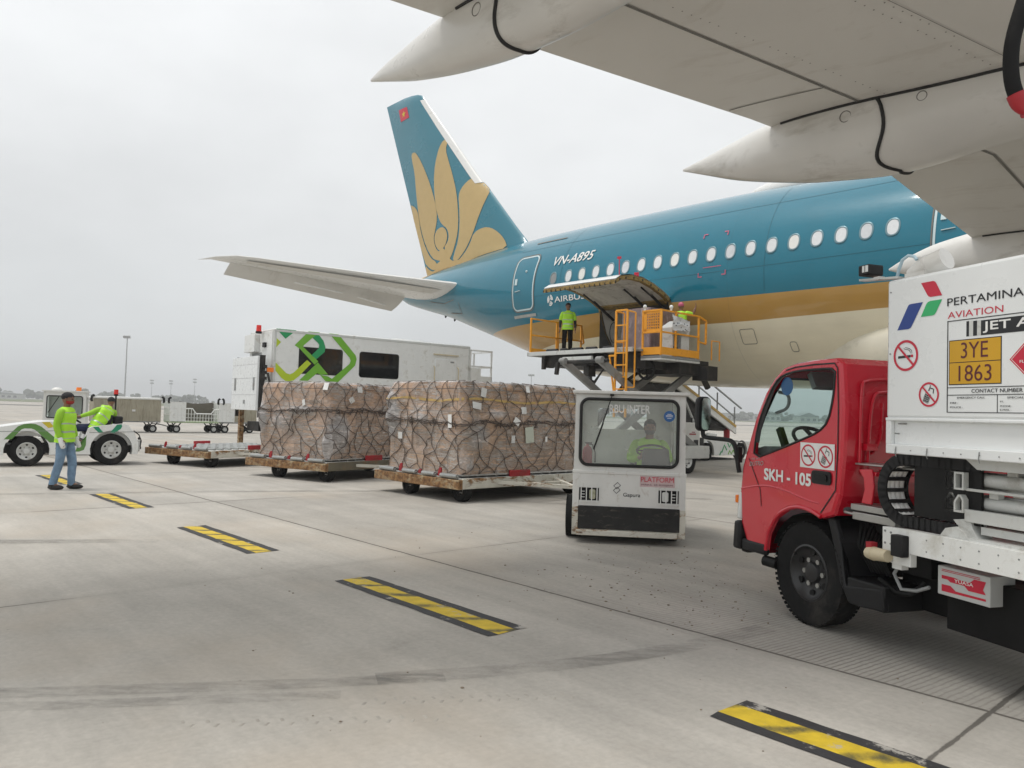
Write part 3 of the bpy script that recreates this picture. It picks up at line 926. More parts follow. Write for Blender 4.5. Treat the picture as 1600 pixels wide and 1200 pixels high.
# cabin windows
wa = {}
for i in range(-1, 20):
    x = i * .635 + (-.12 if i < 0 else 0)
    if 17.5 < i: continue
    n0 = fside(x, 6.37, 0); eps = .01
    tx = (fside(x + eps, 6.37, 0) - n0).normalized(); tz = (fside(x, 6.37 + eps, 0) - n0).normalized(); nn = tx.cross(tz)
    if nn.y > 0: nn.negate()
    pt = lambda q, rx_, rz_, off: n0 + tx * (abs(math.cos(q)) ** .85 * math.copysign(rx_, math.cos(q))) + tz * (abs(math.sin(q)) ** .85 * math.copysign(rz_, math.sin(q))) + nn * off
    Q = [2 * PI * k / 28 for k in range(28)]
    b = MB()
    b.grid([[pt(q, .178, .245, .006) for q in Q], [pt(q, .168, .235, .014) for q in Q], [pt(q, .142, .205, .012) for q in Q], [pt(q, .135, .198, -.012) for q in Q]], closed=True)
    w_ = b.build('window', m_winring, plane, 60)
    b = MB(); b.add([pt(q, .136, .199, .004) for q in Q], [list(range(28))])
    b.build('pane', m_grey if i < 0 else (m_shade, m_shade_b, m_shade, m_shade_c)[(i * 7 + i // 3) % 4], w_, 0)

# cabin doors outlined in white
def cabin_door(x0, x1, z0, z1, lab):
    d = empty('cabin_door'); d.parent = plane
    out = rrect(x0, x1, z0, z1, .22)
    v, f = drape(rrect(x0, x1, z0, z1, .22), lambda x, z: fside(x, z, .008), .25)
    MB().add(v, f).build('door_panel', m_livery, d, 60)
    v, f = strip(out, .055, lambda x, z: fside(x, z, .016), True)
    MB().add(v, f).build('outline', m_doorline, d, 0)
    v, f = strip(rrect(x0 - .06, x1 + .06, z0 - .06, z1 + .06, .26), .035, lambda x, z: fside(x, z, .014), True)
    MB().add(v, f).build('seal', m_panelgap, d, 0)
    b = MB()
    p = fside(x0 + .18, z0 + .95, .02)
    q = fside(x0 + .18, z0 + 1.18, .02)
    b.bar(p, q, .12, .03); b.bar(fside(x0 + .15, z0 + .7, .02), fside(x0 + .45, z0 + .72, .02), .05, .02)
    b.ball(fside(x1 - .5, z0 + 1.42, .01), .05, 8, 6)
    b.build('handle', m_doorline, d)
    if x0 > 5:
        b = MB(); b.ball(fside((x0 + x1) / 2 - .1, z0 + 1.62, .01), (.11, .03, .15), 14, 8); b.build('door_window', m_shade, d)
    b = MB(); b.add(*strip([(x0 - .1, z0 - .22), (x1 + .1, z0 - .22)], .10, lambda x, z: fside(x, z, .02)))
    b.build('scuff_plate', m_steel, d, 0)
cabin_door(-3.0, -1.82, 5.40, 7.40, '')
cabin_door(11.75, 12.85, 5.40, 7.40, '')

text('lettering', 'VN-A895', m_sticker, fus, w=1.92, h=.34, bold=.035, shear=.25, fn=lambda a, c, k: fside(-.90 + a, 6.84 + c, .02 + k))
text('lettering', 'AIRBUS A350', m_sticker, fus, w=2.6, h=.20, bold=.03, fn=lambda a, c, k: fside(-.62 + a, 5.50 + c, .02 + k))
b = MB()
for a0 in (0, 120, 240):
    for rr in (.06, .11, .155):
        pts = [(-.85 + rr * .85 * math.cos(R(a0 + q)), 5.60 + rr * 1.15 * math.sin(R(a0 + q))) for q in range(0, 100, 10)]
        b.add(*strip(pts, .036, lambda x, z: fside(x, z, .02), False, .05))
b.build('logo', m_sticker, fus, 0)
b = MB()                                                   # small pink corner ticks of a marked panel and a red streamer on a probe
for x, z, sx, sz in ((5.35, 7.02, 1, -1), (6.15, 7.02, -1, -1), (5.35, 5.72, 1, 1), (6.25, 5.72, -1, 1)):
    b.add(*strip([(x + .12 * sx, z), (x, z), (x, z + .12 * sz)], .035, lambda p, q: fside(p, q, .02), False))
b.add(*strip([(5.5, 5.98), (6.1, 5.98)], .02, lambda p, q: fside(p, q, .02)))
b.build_each('panel_marking', m_pinkcap, fus, smooth=0)
b = MB()
b.bar((4.28, -5.30, 5.58), (4.25, -5.28, 6.05), .025, .012); b.box((4.25, -5.28, 6.08), (.12, .02, .07), rz=.3); b.box((4.30, -4.55, 5.70), (.14, .02, .12), rz=.5)
b.build('red_streamer', m_pred, cd, 0)
b = MB(); b.add(*strip([(-2.6, 8.02), (-1.0, 8.02)], .05, lambda x, z: fside(x, z, .015))); b.add(*strip([(-8.6, 5.9), (-7.4, 5.75), (-7.3, 6.2)], .03, lambda x, z: fside(x, z, .012)))
b.add(*strip([(-10.2, 6.55), (-8.8, 6.3), (-7.7, 6.35)], .03, lambda x, z: fside(x, z, .012)))
b.build('panel_line', m_panelgap, fus, 0)
b = MB()
for z in (7.72, 5.82): b.add(*strip([(-3.2, z), (20, z)], .010, lambda x, zz: fside(x, zz, .006), False, .5))
for x in (-.4, 7.45): b.add(*strip([(x, 5.12), (x, 8.3)], .010, lambda xx, z: fside(xx, z, .006)))
b.build('skin_joint', mat('skin_joint_blue', (.004, .085, .12), .5), fus, 0)
# small hatch outlines on the cream belly
b = MB()
for x0, x1, z0, z1 in ((6.5, 6.95, 3.75, 4.15), (7.9, 8.1, 3.5, 3.75)):
    b.add(*strip(rrect(x0, x1, z0, z1, .06), .015, lambda x, z: fside(x, z, .012), True))
b.build_each('access_hatch', m_panelgap, fus, smooth=0)
# antenna dome on the crown, blades and drain masts
b = MB(); 
for i in range(1): b.ball((6.9, 0, 8.66), (1.7, .75, .46), 32, 16)
b.build('satellite_dome', m_acwhite, plane)
b = MB(); b.prism([(0, 0), (.25, 0), (.12, .16), (.04, .16)], -.02, .02, 'xz', M=Matrix.Translation((1.2, 0, 8.74)))
b.prism([(0, 0), (.2, 0), (.08, -.14), (.02, -.14)], -.015, .015, 'xz', M=Matrix.Translation((-10.6, -.1, 6.09)))
b.prism([(0, 0), (.2, 0), (.08, -.14), (.02, -.14)], -.015, .015, 'xz', M=Matrix.Translation((-9.9, -.1, 5.88)))
b.prism([(0, 0), (.25, 0), (.10, -.2), (.02, -.2)], -.02, .02, 'xz', M=Matrix.Translation((-4.0, -.1, 3.95)))
b.prism([(0, 0), (.5, 0), (.3, -.22), (.1, -.22)], -.06, .06, 'xz', M=Matrix.Translation((11.2, -.6, 2.62)))
b.build('antenna', m_seal, plane, 0)
b = MB(); b.lathe([(.24, -14.36), (.30, -14.4), (.26, -14.75), (.22, -14.3)], axis='x', n=20)
b.build('exhaust', m_under, plane, loc=(0, 0, 7.62))

# wing-to-body fairing
BF = [(8.6, 1.9, 3.9, 2.80), (10, 2.60, 4.15, 2.64), (10.8, 2.86, 4.28, 2.56), (12.2, 3.02, 4.45, 2.46), (14, 3.20, 4.7, 2.36), (16, 3.35, 4.9, 2.25), (26, 3.35, 4.9, 2.2), (31, 2.6, 4.3, 2.45)]
b = MB(); rows = []
for k in range(40):
    x = 8.6 + k * (22.4 / 39); w, zt_, zb_ = hermite(BF, x)
    rows.append([(x, -w * (abs(math.cos(q)) ** .6) * math.copysign(1, math.cos(q)), (zt_ + zb_) / 2 + (zt_ - zb_) / 2 * (abs(math.sin(q)) ** .6) * math.copysign(1, math.sin(q))) for q in [2 * PI * i / 48 for i in range(48)]])
b.grid(rows, closed=True)
m_fair = mat('cream_fairing', (.68, .64, .52), .35, var=.04, scale=.8, coat=.3, dirt=(.48, .44, .34), dirt_amt=.2, dscale=(.4, 1, 1))
b.build('body_fairing', m_fair, plane, 60)

# ------------------------------------------------------------------ tail fin
FR = [(8.0, -4.3, -12.18), (8.64, -4.61, -12.47), (8.82, -5.13, -12.54), (9.6, -5.9, -12.88), (11.5, -7.67, -13.72), (12.19, -8.42, -14.02), (14.53, -10.55, -15.05), (17.1, -12.92, -16.17)]
TIP = [((-13.2, 17.4), (-16.30, 17.4)), ((-13.6, 17.55), (-16.36, 17.54)), ((-14.1, 17.64), (-16.40, 17.62)), ((-14.8, 17.70), (-16.43, 17.68))]
PROF = [(0, 0), (.012, .22), (.05, .45), (.12, .70), (.25, .93), (.38, 1.0), (.55, .90), (.72, .62), (.88, .27), (1, .015)]
def fin_row(k):
    if k < 34:
        z = 8.0 + (17.1 - 8.0) * k / 33
        le, te = interp(FR, z); return (le, z), (te, z)
    return TIP[k - 34]
b = MB(); rows = []
for k in range(38):
    (lx, lz), (tx_, tz_) = fin_row(k)
    c = lx - tx_; th = .048 * c * (1 if k < 34 else (.8, .55, .3, .05)[k - 34])
    r1 = [(lx + (tx_ - lx) * s, -th * h, lz + (tz_ - lz) * s) for s, h in PROF]
    r2 = [(lx + (tx_ - lx) * s, th * h, lz + (tz_ - lz) * s) for s, h in reversed(PROF[1:-1])]
    rows.append(r1 + r2)
b.grid(rows, closed=True)
fin = b.build('tail_fin', m_acblue, plane, 50)
def fin_y(x, z):
    le, te = interp(FR, min(z, 17.1)); c = le - te
    s = max(0, min(1, (le - x) / c)); h = interp(PROF, s)[0]
    return .048 * c * h * (1 if z < 17.1 else max(.1, 1 - (z - 17.1) / .6))
fin_pt = lambda off: (lambda x, z: (x, -fin_y(x, z) - off, z))
petals = [
 [(-13.73,14.47),(-13.5,14.5),(-13.3,14.38),(-12.85,13.88),(-12.23,12.98),(-11.76,12.13),(-11.45,11.4),(-11.32,10.79),(-11.5,10.24),(-11.66,9.93),(-11.56,9.53),(-11.3,9.2),(-11.0,9.12),(-10.6,8.68),(-11.34,8.81),(-11.73,8.98),(-12.32,9.61),(-12.8,10.53),(-13.07,11.43),(-13.28,12.5),(-13.41,13.48),(-13.67,14.15)],
 [(-10.95,14.57),(-10.83,14.43),(-10.89,14.03),(-10.62,13.47),(-10.19,12.64),(-9.82,11.76),(-9.63,10.99),(-9.55,10.18),(-9.64,9.55),(-9.99,8.92),(-10.24,8.67),(-10.65,9.28),(-10.32,9.49),(-10.22,9.81),(-10.40,10.18),(-10.79,10.42),(-11.07,10.67),(-11.38,11.3),(-11.56,12.17),(-11.61,13.1),(-11.45,13.91),(-11.21,14.44)],
 [(-8.76,12.26),(-8.50,12.10),(-8.13,11.90),(-7.66,11.45),(-7.77,11.13),(-8.04,10.56),(-8.31,9.9),(-8.58,9.4),(-8.99,8.9),(-9.53,8.54),(-9.88,8.60),(-9.74,8.92),(-9.46,9.37),(-9.38,10.16),(-9.46,10.98),(-9.58,11.56),(-9.45,11.84),(-9.15,12.1)],
 [(-13.86,11.9),(-13.53,11.77),(-13.24,11.54),(-13.08,11.21),(-12.9,10.44),(-12.42,9.52),(-11.9,8.92),(-11.38,8.68),(-11.3,8.4),(-11.62,8.36),(-11.97,8.5),(-12.47,8.84)],
 [(-7.71,9.75),(-7.24,9.66),(-6.78,9.4),(-6.37,9.04),(-6.14,8.67),(-7.08,8.60),(-8.12,8.5),(-9.21,8.33),(-10.22,8.16),(-11.3,8.05),(-12.15,8.05),(-12.42,8.66),(-11.97,8.32),(-11.55,8.22),(-11.15,8.55),(-10.9,8.62),(-10.3,8.6),(-9.5,8.46),(-9.03,8.68),(-8.56,9.13),(-8.32,9.61)],
 [(-11.52,9.9),(-11.45,9.57),(-11.2,9.3),(-10.95,9.22),(-10.62,9.38),(-10.46,9.62),(-10.42,9.85),(-10.56,10.12),(-10.85,10.27),(-11.15,10.25),(-11.4,10.12)],
 [(-11.1,9.24),(-10.75,9.3),(-10.2,8.68),(-9.9,8.5),(-10.5,8.3),(-11.2,8.3),(-11.4,8.55),(-10.85,8.7)]]
b = MB()
for k, P in enumerate(petals):
    P = chaikin(inset(P, -.033), 1)
    for s in (1, -1):
        v, f = drape(P, fin_pt(.016 + .0010 * k), .25)
        b.add([(x, y * s, z) for x, y, z in v], f)
b.build('lotus_emblem', m_acgold, fin, 60)
b = MB()                                                   # the gold runs down over the fin root onto the crown
for s in (1, -1):
    v, f = drape([(-12.9, .02), (-12.5, .62), (-11.9, .86), (-11.2, .80), (-10.4, .55), (-9.4, .36), (-8.0, .22), (-6.3, .12), (-6.1, .02)], lambda x, a: fpt(x, a * s, .012), .18)
    b.add([tuple(p) for p in v], f)
b.build('gold_sweep', m_acgold, fus, 60)
b = MB()
v, f = drape([(-15.11, 17.13), (-14.30, 17.08), (-14.06, 16.46), (-14.86, 16.44)], fin_pt(.012)); b.add(v, f)
fl = b.build('flag', m_pred, fin, 0)
star = []
for k in range(10):
    q = R(90 + 36 * k); rr = .20 if k % 2 == 0 else .08
    star.append((-14.58 + rr * math.cos(q), 16.77 + rr * math.sin(q)))
v, f = drape(star, fin_pt(.018)); MB().add(v, f).build('star', m_yellowvinyl, fl, 0)
b = MB(); rows = []
for k in range(13):
    z = 11.95 + (17.12 - 11.95) * k / 12
    le, te = interp(FR, min(z, 17.1)); c = le - te
    row = []
    for s in (.10, .05, .025, .01, 0, -.01, -.025, -.05, -.10):
        a = abs(s); h = interp(PROF, a)[0] * .048 * c
        row.append((le + .015 - a * min(c, 4.2), (-(h + .012) if s > 0 else (h + .012)) if s else 0, z))
    rows.append(row)
b.grid(rows); b.build('leading_edge', m_acwhite, fin, 60)
b = MB(); b.add(*strip([(-15.3, 17.2), (-15.15, 17.28)], .06, fin_pt(.012))); b.build('beacon_light', m_sticker, fin, 0)
b = MB(); b.add(*strip([(-10.9, 9.5), (-10.4, 8.35)], .035, fin_pt(.016))); b.add(*strip([(-10.15, 8.38), (-10.5, 8.2)], .07, fin_pt(.017)))
b.build('rudder_gap', mat('worn_gold', (.34, .22, .08), .6), fin, 0)

# ------------------------------------------------------------------ tailplanes
def lerp3(a, b, t): return tuple(p + (q - p) * t for p, q in zip(a, b))
def surface(le, te, thick, s):
    """airfoil ring between two edge points; the chord may tilt"""
    lx, ly, lz = le; tx_, ty_, tz_ = te
    up = [(lx + (tx_ - lx) * q, ly + (ty_ - ly) * q, lz + (tz_ - lz) * q + thick * h) for q, h in PROF]
    dn = [(lx + (tx_ - lx) * q, ly + (ty_ - ly) * q, lz + (tz_ - lz) * q - thick * h) for q, h in reversed(PROF[1:-1])]
    return up + dn
for sgn in (-1, 1):
    t_ = empty('tailplane'); t_.parent = plane
    LEs = [(-6.75, 1.25, 6.86), (-7.35, 2.0, 6.98), (-9.9, 4.6, 7.33), (-12.9, 8.4, 7.80), (-13.55, 9.0, 7.88), (-14.7, 9.45, 7.92), (-15.9, 9.68, 7.92)]
    TEs = [(-11.3, 1.25, 6.75), (-11.65, 2.0, 6.82), (-12.7, 4.6, 7.15), (-14.35, 8.4, 7.62), (-14.75, 9.0, 7.75), (-15.2, 9.45, 7.86), (-15.98, 9.69, 7.91)]
    rows = []
    for k in range(6):
        for i in range(4):
            t__ = i / 4
            le, te = lerp3(LEs[k], LEs[k + 1], t__), lerp3(TEs[k], TEs[k + 1], t__)
            c = math.dist(le, te)
            rows.append(surface((le[0], le[1] * sgn, le[2]), (te[0], te[1] * sgn, te[2]), c * .055, 0))
    rows.append(surface((-16.0, 9.70 * sgn, 7.92), (-16.06, 9.71 * sgn, 7.91), .004, 0))
    b = MB(); b.grid(rows, closed=True); b.f.append(list(range(len(rows[0])))); b.m.append(0); b.f.append([len(b.v) - 1 - q for q in range(len(rows[0]))]); b.m.append(0)
    b.build('stabilizer', m_acwhite, t_, 55)
    rows = []
    for i in range(11):
        t__ = i / 10
        le = lerp3((-11.25, 1.95, 6.80), (-14.28, 8.95, 7.68), t__); te = lerp3((-12.35, 1.95, 6.20), (-14.75, 9.05, 7.20), t__)
        rows.append(surface((le[0], le[1] * sgn, le[2]), (te[0], te[1] * sgn, te[2]), .075 - .03 * t__, 0))
    b = MB(); b.grid(rows, closed=True); b.f.append(list(range(len(rows[0])))); b.m.append(0)
    b.f.append([len(b.v) - 1 - q for q in range(len(rows[0]))]); b.m.append(0)
    b.build('elevator', m_acgrey, t_, 55)
    b = MB()
    b.add([(x, y * sgn, z) for x, y, z in ((-8.2, 2.2, 6.78), (-8.9, 2.2, 6.68), (-13.6, 8.6, 7.62), (-13.3, 8.6, 7.68))], [(0, 1, 2, 3)])
    b.build('edge_panel', m_acgrey, t_, 0)  # grey strip painting in the shading along the leading edge
    b = MB()
    for p, q in ((( -11.9, 2.6, 6.38), (-12.2, 3.9, 6.62)), ((-12.3, 4.6, 6.72), (-13.0, 6.6, 7.0))):
        b.bar((p[0], p[1] * sgn, p[2]), (q[0], q[1] * sgn, q[2]), .16, .05)
    b.build('hinge_fairing', m_acwhite, t_, bevel=.02)

# ------------------------------------------------------------------ wings; only the right one is overhead
WT = [(2.6, 25.6, 13.25, 5.05), (5.5, 23.6, 13.24, 5.33), (9.2, 21.2, 13.2, 5.67), (12, 19.3, 12.46, 5.95), (15.3, 17.2, 11.26, 6.27), (20, 14.2, 9.55, 6.75), (26, 10.4, 7.4, 7.45), (30.5, 7.4, 5.6, 8.2), (32.2, 5.2, 4.6, 8.9)]
def wing_low(n, x):
    le, te, z = interp(WT, n); c = le - te
    s = max(0, min(1, (x - te) / c))                       # 0 at the trailing edge
    return z + .004 * c * s - .026 * c * math.sin(PI * s) ** 1.5
for sgn in (-1, 1):
    wg = empty('wing'); wg.parent = plane
    ns = [2.6 + k * .6 for k in range(48)] + [31.6, 32.2]
    SS = [0, .01, .04, .09, .15, .22, .3, .4, .5, .6, .7, .8, .88, .94, .98, 1]
    rows = []
    for n in ns:
        le, te, z = interp(WT, n); c = le - te
        low = [(te + c * s, n * sgn, wing_low(n, te + c * s)) for s in SS]
        upr = [(te + c * s, n * sgn, z + .03 + .004 * c * s + .062 * c * math.sin(PI * s ** .85)) for s in reversed(SS[:-1])]
        rows.append(low + upr)
    b = MB(); b.grid(rows, closed=True); b.f.append(list(range(len(rows[0])))); b.m.append(0)
    b.f.append([len(b.v) - 1 - q for q in range(len(rows[0]))]); b.m.append(0)
    b.build('wing_skin', m_acgrey, wg, 50)
    wl = lambda off: (lambda n, x: (x, n * sgn, wing_low(n, x) - off))
    b = MB()
    b.add(*strip([(5.6, 14.75), (9.4, 14.75), (12, 13.88), (15.9, 12.72), (20, 10.9), (26, 8.3)], .040, wl(.012)))
    b.add(*strip([(12.6, 13.7), (12.6, 12.3)], .02, wl(.010)))
    b.build('flap_gap', mat('flap_gap_grey', (.17, .165, .15), .7) if sgn < 0 else bpy.data.materials['flap_gap_grey'], wg, 0)
    b = MB()
    for P in ([(5.8, 16.6), (10, 16.4), (13, 15.4), (17.5, 13.9), (22, 12)], [(5.8, 19), (10, 18), (14, 16.9), (18, 15.0)]):
        b.add(*strip(P, .008, wl(.010)))
    for P in ([(11.6, 14.4), (15.6, 13.1)], [(11.8, 15.6), (16, 14.2)], [(13.0, 15.35), (17.2, 13.95)]):
        (n0_, x0_), (n1_, x1_) = P
        for k in range(34):
            s_ = k / 33; q0 = (n0_ + (n1_ - n0_) * s_, x0_ + (x1_ - x0_) * s_)
            if (k * 7) % 11 in (3, 8): continue
            b.add([wl(.011)(q0[0] + .010 * math.cos(a), q0[1] + .010 * math.sin(a)) for a in [PI / 3 * i for i in range(6)]], [tuple(range(6))])
    b.build('panel_line', m_panelgap, wg, 0)
    b = MB(); r = random.Random(2)
    for n, x in ((13.3, 16.4), (13.0, 16.9), (14.6, 15.0), (15.3, 14.2), (12.4, 17.2), (15.9, 13.9)):
        P = circ(n, x, .16, 20, .11)
        b.add(*strip(P, .012, wl(.011), True, .04))
    b.build_each('access_panel', m_panelgap, wg, smooth=0)
    # flap track fairings
    for n0, T in ((11.35, [(10.66, 5.78, .02, .02), (11.0, 5.75, .11, .10), (11.7, 5.70, .30, .28), (12.3, 5.68, .42, .46), (13.0, 5.66, .53, .58), (14.1, 5.66, .63, .66), (15.3, 5.66, .49, .66), (16.6, 5.62, .36, .54), (18.4, 5.55, .12, .2)]),
                  (16.35, [(8.80, 6.30, .02, .02), (9.15, 6.28, .10, .08), (9.9, 6.22, .24, .19), (10.9, 6.18, .38, .29), (11.8, 6.14, .44, .33), (12.6, 6.12, .43, .34), (13.6, 6.12, .36, .32), (14.8, 6.1, .24, .24), (15.8, 6.1, .1, .1)]),
                  (5.0, [(11.55, 4.92, .02, .02), (11.9, 4.95, .17, .14), (12.6, 5.0, .36, .30), (13.4, 5.0, .50, .42), (14.5, 4.95, .62, .52), (17, 4.9, .70, .60), (20, 4.9, .5, .4)]),
                  (21.5, [(6.9, 6.75, .02, .02), (8, 6.7, .25, .2), (9.5, 6.65, .36, .27), (11, 6.6, .28, .22), (12.2, 6.6, .06, .06)])):
        x0, x1 = T[0][0], T[-1][0]
        rows = []
        for k in range(44):
            s = k / 43; x = x0 + (x1 - x0) * s ** 1.25
            z, h, w = hermite(T, x)
            ring = []
            for i in range(40):
                q = 2 * PI * i / 40
                ring.append((x, n0 * sgn + w * math.copysign(abs(math.cos(q)) ** .8, math.cos(q)), z + h * math.copysign(abs(math.sin(q)) ** .85, math.sin(q))))
            rows.append(ring)
        b = MB(); b.grid(rows, closed=True); b.f.append(list(range(40))); b.m.append(0)
        pod = b.build('flap_track_fairing', m_pod, wg, 60)
        xs = {11.35: 14.12, 16.35: 11.95}.get(n0)
        b = MB()
        if xs:                                             # S-shaped joint between the fixed and moving halves
            pts = []
            for i in range(41):
                q = R(-200 + 220 * i / 40)
                x = xs + ((.11 * math.sin(i / 20 * 2 * PI) + .10 * (i / 20 - .5)) if n0 < 12 else -.10 * math.sin(i / 20 * PI)) * (1 if i < 21 else .3)
                z, h, w = hermite(T, x)
                pts.append((x, n0 * sgn + (w + .004) * math.copysign(abs(math.cos(q)) ** .8, math.cos(q)), z + (h + .004) * math.copysign(abs(math.sin(q)) ** .85, math.sin(q))))
            b.tube(pts, .026, 6)
            bx_ = hermite(T, xs - .6)
        for side in (-1, 1):                               # rubber seal along the wing skin
            pts = []
            for k in range(30):
                s = k / 29; x = x0 + .9 + (x1 - x0 - 1.2) * s
                z, h, w = hermite(T, x)
                te = interp(WT, n0)[1]
                if x < te + .03: continue
                for it in range(1):
                    zz = wing_low(n0 + side * w * .9, x)
                    q = max(-1, min(1, (zz - z) / h)); ww = w * (max(0, 1 - abs(q) ** (2 / .85))) ** .4
                    zz = wing_low(n0 + side * ww, x)
                pts.append((x, n0 * sgn + side * sgn * (ww + .01), zz - .008))
            if len(pts) > 3: b.tube(pts, .022, 6)
        b.build('rubber_seal', m_seal, wg)
        if xs:
            b = MB()
            z, h, w = hermite(T, xs - .75); y_ = n0 * sgn + sgn * (w + .001)
            for cx, rr in ((xs - .42, .075), (xs + .55, .06)):
                z, h, w = hermite(T, cx)
                b.tube([(cx + rr * math.cos(q), n0 * sgn + sgn * (w * .995), z + .05 + rr * math.sin(q)) for q in [2 * PI * i / 20 for i in range(20)]], .006, 5, closed=True)
            b.build_each('access_panel', m_panelgap, wg)
# ================================================================== helpers for bodies with openings
def holed(outer, holes):
    """flat sheet with holes: 2D points and triangles"""
    bm = bmesh.new(); es = []
    for L in [outer] + list(holes):
        vs = [bm.verts.new((a, b_, 0)) for a, b_ in L]
        es += [bm.edges.new((vs[i], vs[(i + 1) % len(vs)])) for i in range(len(vs))]
    bmesh.ops.triangle_fill(bm, use_beauty=True, use_dissolve=False, edges=es)
    bm.verts.index_update()
    v = [(p.co.x, p.co.y) for p in bm.verts]; f = [[q.index for q in g.verts] for g in bm.faces]
    bm.free()
    return v, f

def holed_plate(b, outer, holes, d0, d1, ax='xz', mi=0):
    P = lambda a, c, d: {'xz': (a, d, c), 'xy': (a, c, d), 'yz': (d, a, c)}[ax]
    v, f = holed(outer, holes)
    b.add([P(*p, d0) for p in v], f, mi); b.add([P(*p, d1) for p in v], f, mi)
    for L in [outer] + list(holes):
        n = len(L)
        b.add([P(*p, d0) for p in L] + [P(*p, d1) for p in L], [(i, (i + 1) % n, n + (i + 1) % n, n + i) for i in range(n)], mi)

def smooth3(P, k=2):
    for _ in range(k):
        Q = [P[0]]
        for a, c in zip(P, P[1:]): Q += [lerp3(a, c, .25), lerp3(a, c, .75)]
        P = Q + [P[-1]]
    return P

# ================================================================== red fuel truck: x forward, y to its left (towards the camera), z up
TRZ = math.atan2(.954, -.298)
truck = thing('fuel_truck', 'red cab aviation fuel truck with white tank body and refuelling gear', 'fuel truck', (2.37, 6.03, 0), TRZ)
prof = [(.78, .46), (.90, .68), (.925, .95), (.895, 1.18), (.83, 1.34), (.71, 1.62), (.58, 1.83), (.46, 1.955), (.34, 2.035), (.20, 2.065), (-.04, 2.08), (-.28, 2.08), (-.36, 2.03), (-.39, 1.7), (-.375, 1.35), (-.34, 1.05), (-.28, .90), (-.15, .855), (-.06, .885), (.10, .905), (.25, .875), (.40, .785), (.495, .64), (.52, .50), (.60, .46)]
win = chaikin([(.722, 1.262), (.69, 1.45), (.645, 1.585), (.56, 1.74), (.44, 1.91), (.33, 1.972), (.16, 1.996), (-.12, 2.0), (-.275, 1.995), (-.27, 1.90), (-.255, 1.77), (-.205, 1.60), (-.10, 1.52), (.10, 1.452), (.41, 1.352)], 1)
b = MB()
ins = inset(prof, .035)
W_ = -1.66
for y0, y1, y2 in ((.03, .022, 0.0), (W_ - .03, W_ - .022, W_)):
    v, f = holed(ins, [win])
    b.add([(a, y0, c) for a, c in v], f)
    mid_ = inset(prof, .010)
    b.grid([[(a, y0, c) for a, c in ins], [(a, y1, c) for a, c in mid_], [(a, y2, c) for a, c in prof]], closed=True)
    b.grid([[(a, y0, c) for a, c in win], [(a, y0 + (-.035 if y0 > 0 else .035), c) for a, c in inset(win, -.004)]], closed=True)
n_ = len(prof)
for i in range(n_):
    if i in (4, 5, 6): continue                              # windscreen opening
    if 16 <= i <= 23: continue                            # wheel arch stays open
    p, q = prof[i], prof[(i + 1) % n_]
    b.add([(p[0], 0, p[1]), (q[0], 0, q[1]), (q[0], W_, q[1]), (p[0], W_, p[1])], [(0, 1, 2, 3)])
WSP = [(.83, 1.34, .05), (.71, 1.62, .06), (.58, 1.83, .07), (.46, 1.955, .09)]
b.grid([[(x, 0, z) for x, z, d in WSP], [(x, -d, z) for x, z, d in WSP]])
b.grid([[(x, W_, z) for x, z, d in WSP], [(x, W_ + d, z) for x, z, d in WSP]])
cab = b.build('cab', m_red, truck, 40)
b = MB()                                                   # pressed ribs on the back wall, arch lip, drip rail
b.tube(smooth3([(-.395, -.10, 1.30), (-.40, -.10, 1.85), (-.39, -.14, 1.93), (-.39, -1.0, 1.93)]), .012, 8); b.tube(smooth3([(-.395, -.17, 1.20), (-.40, -.17, 1.45), (-.40, -.20, 1.80), (-.395, -.30, 1.84), (-.395, -1.0, 1.84)]), .012, 8); b.tube(smooth3([(-.39, -.30, 1.75), (-.39, -.30, 1.5), (-.39, -.24, 1.38), (-.39, -.18, 1.36)]), .010, 8)
for y in (-.62, -1.0, -1.4): b.box((-.385, y, 1.60), (.03, .055, .5), top=(1, .8))
b.box((-.385, -.83, 1.18), (.035, 1.2, .045)); b.box((-.40, -.18, 1.42), (.06, .10, .05))
b.tube([(-.30, .026, 2.045), (-.04, .026, 2.05), (.19, .026, 2.035), (.32, .026, 2.005), (.43, .025, 1.935), (.55, .025, 1.82)], .007, 6)
arch = [(.535, .50), (.51, .645), (.41, .80), (.255, .892), (.10, .922), (-.06, .90), (-.14, .872)]
b.tube([(x, .028, z) for x, z in chaikin(arch, 2, False)], .017, 8)
b.tube(smooth3([(.90, .024, .98), (.60, .026, 1.045), (.30, .026, 1.035), (.06, .025, .985), (-.12, .024, .97)]), .0105, 8)
b.build('cab_pressing', m_red, cab)
b = MB()
b.add(*strip([(.30, 2.01), (.18, 2.03), (-.04, 2.04), (-.27, 2.04), (-.305, 2.0), (-.318, 1.70), (-.318, 1.40), (-.30, 1.09), (-.14, .90)], .012, lambda x, z: (x, .0335, z)))
b.add(*strip([(.79, 1.26), (.62, 1.0), (.60, .86)], .009, lambda x, z: (x, .0335, z)))
b.build('door_gap', m_seal, cab, 0)
b = MB()
for y in (.031, W_ - .031):
    b.tube([(x, y, z) for x, z in inset(win, -.004)], .010, 6, closed=True)
    b.grid([[(x, y + (.002 if y > 0 else -.002), z) for x, z in (win[1], win[3], win[5], win[7], win[9])], [(x - d, y + (.002 if y > 0 else -.002), z - .004) for (x, z), d in zip((win[1], win[3], win[5], win[7], win[9]), (.055, .05, .045, .035, .02))]])
b.tube([(x, -d, z) for x, z, d in WSP] + [(x, W_ + d, z) for x, z, d in reversed(WSP)], .012, 6, closed=True)
b.build('window_seal', m_seal, cab)
for y in (.018, W_ - .018):
    b = MB(); b.flat(win, y, 'xz'); b.build('side_window', m_glass_cab, cab, 0)
b = MB(); b.grid([[(x, -d, z) for x, z, d in WSP], [(x, W_ + d, z) for x, z, d in WSP]])
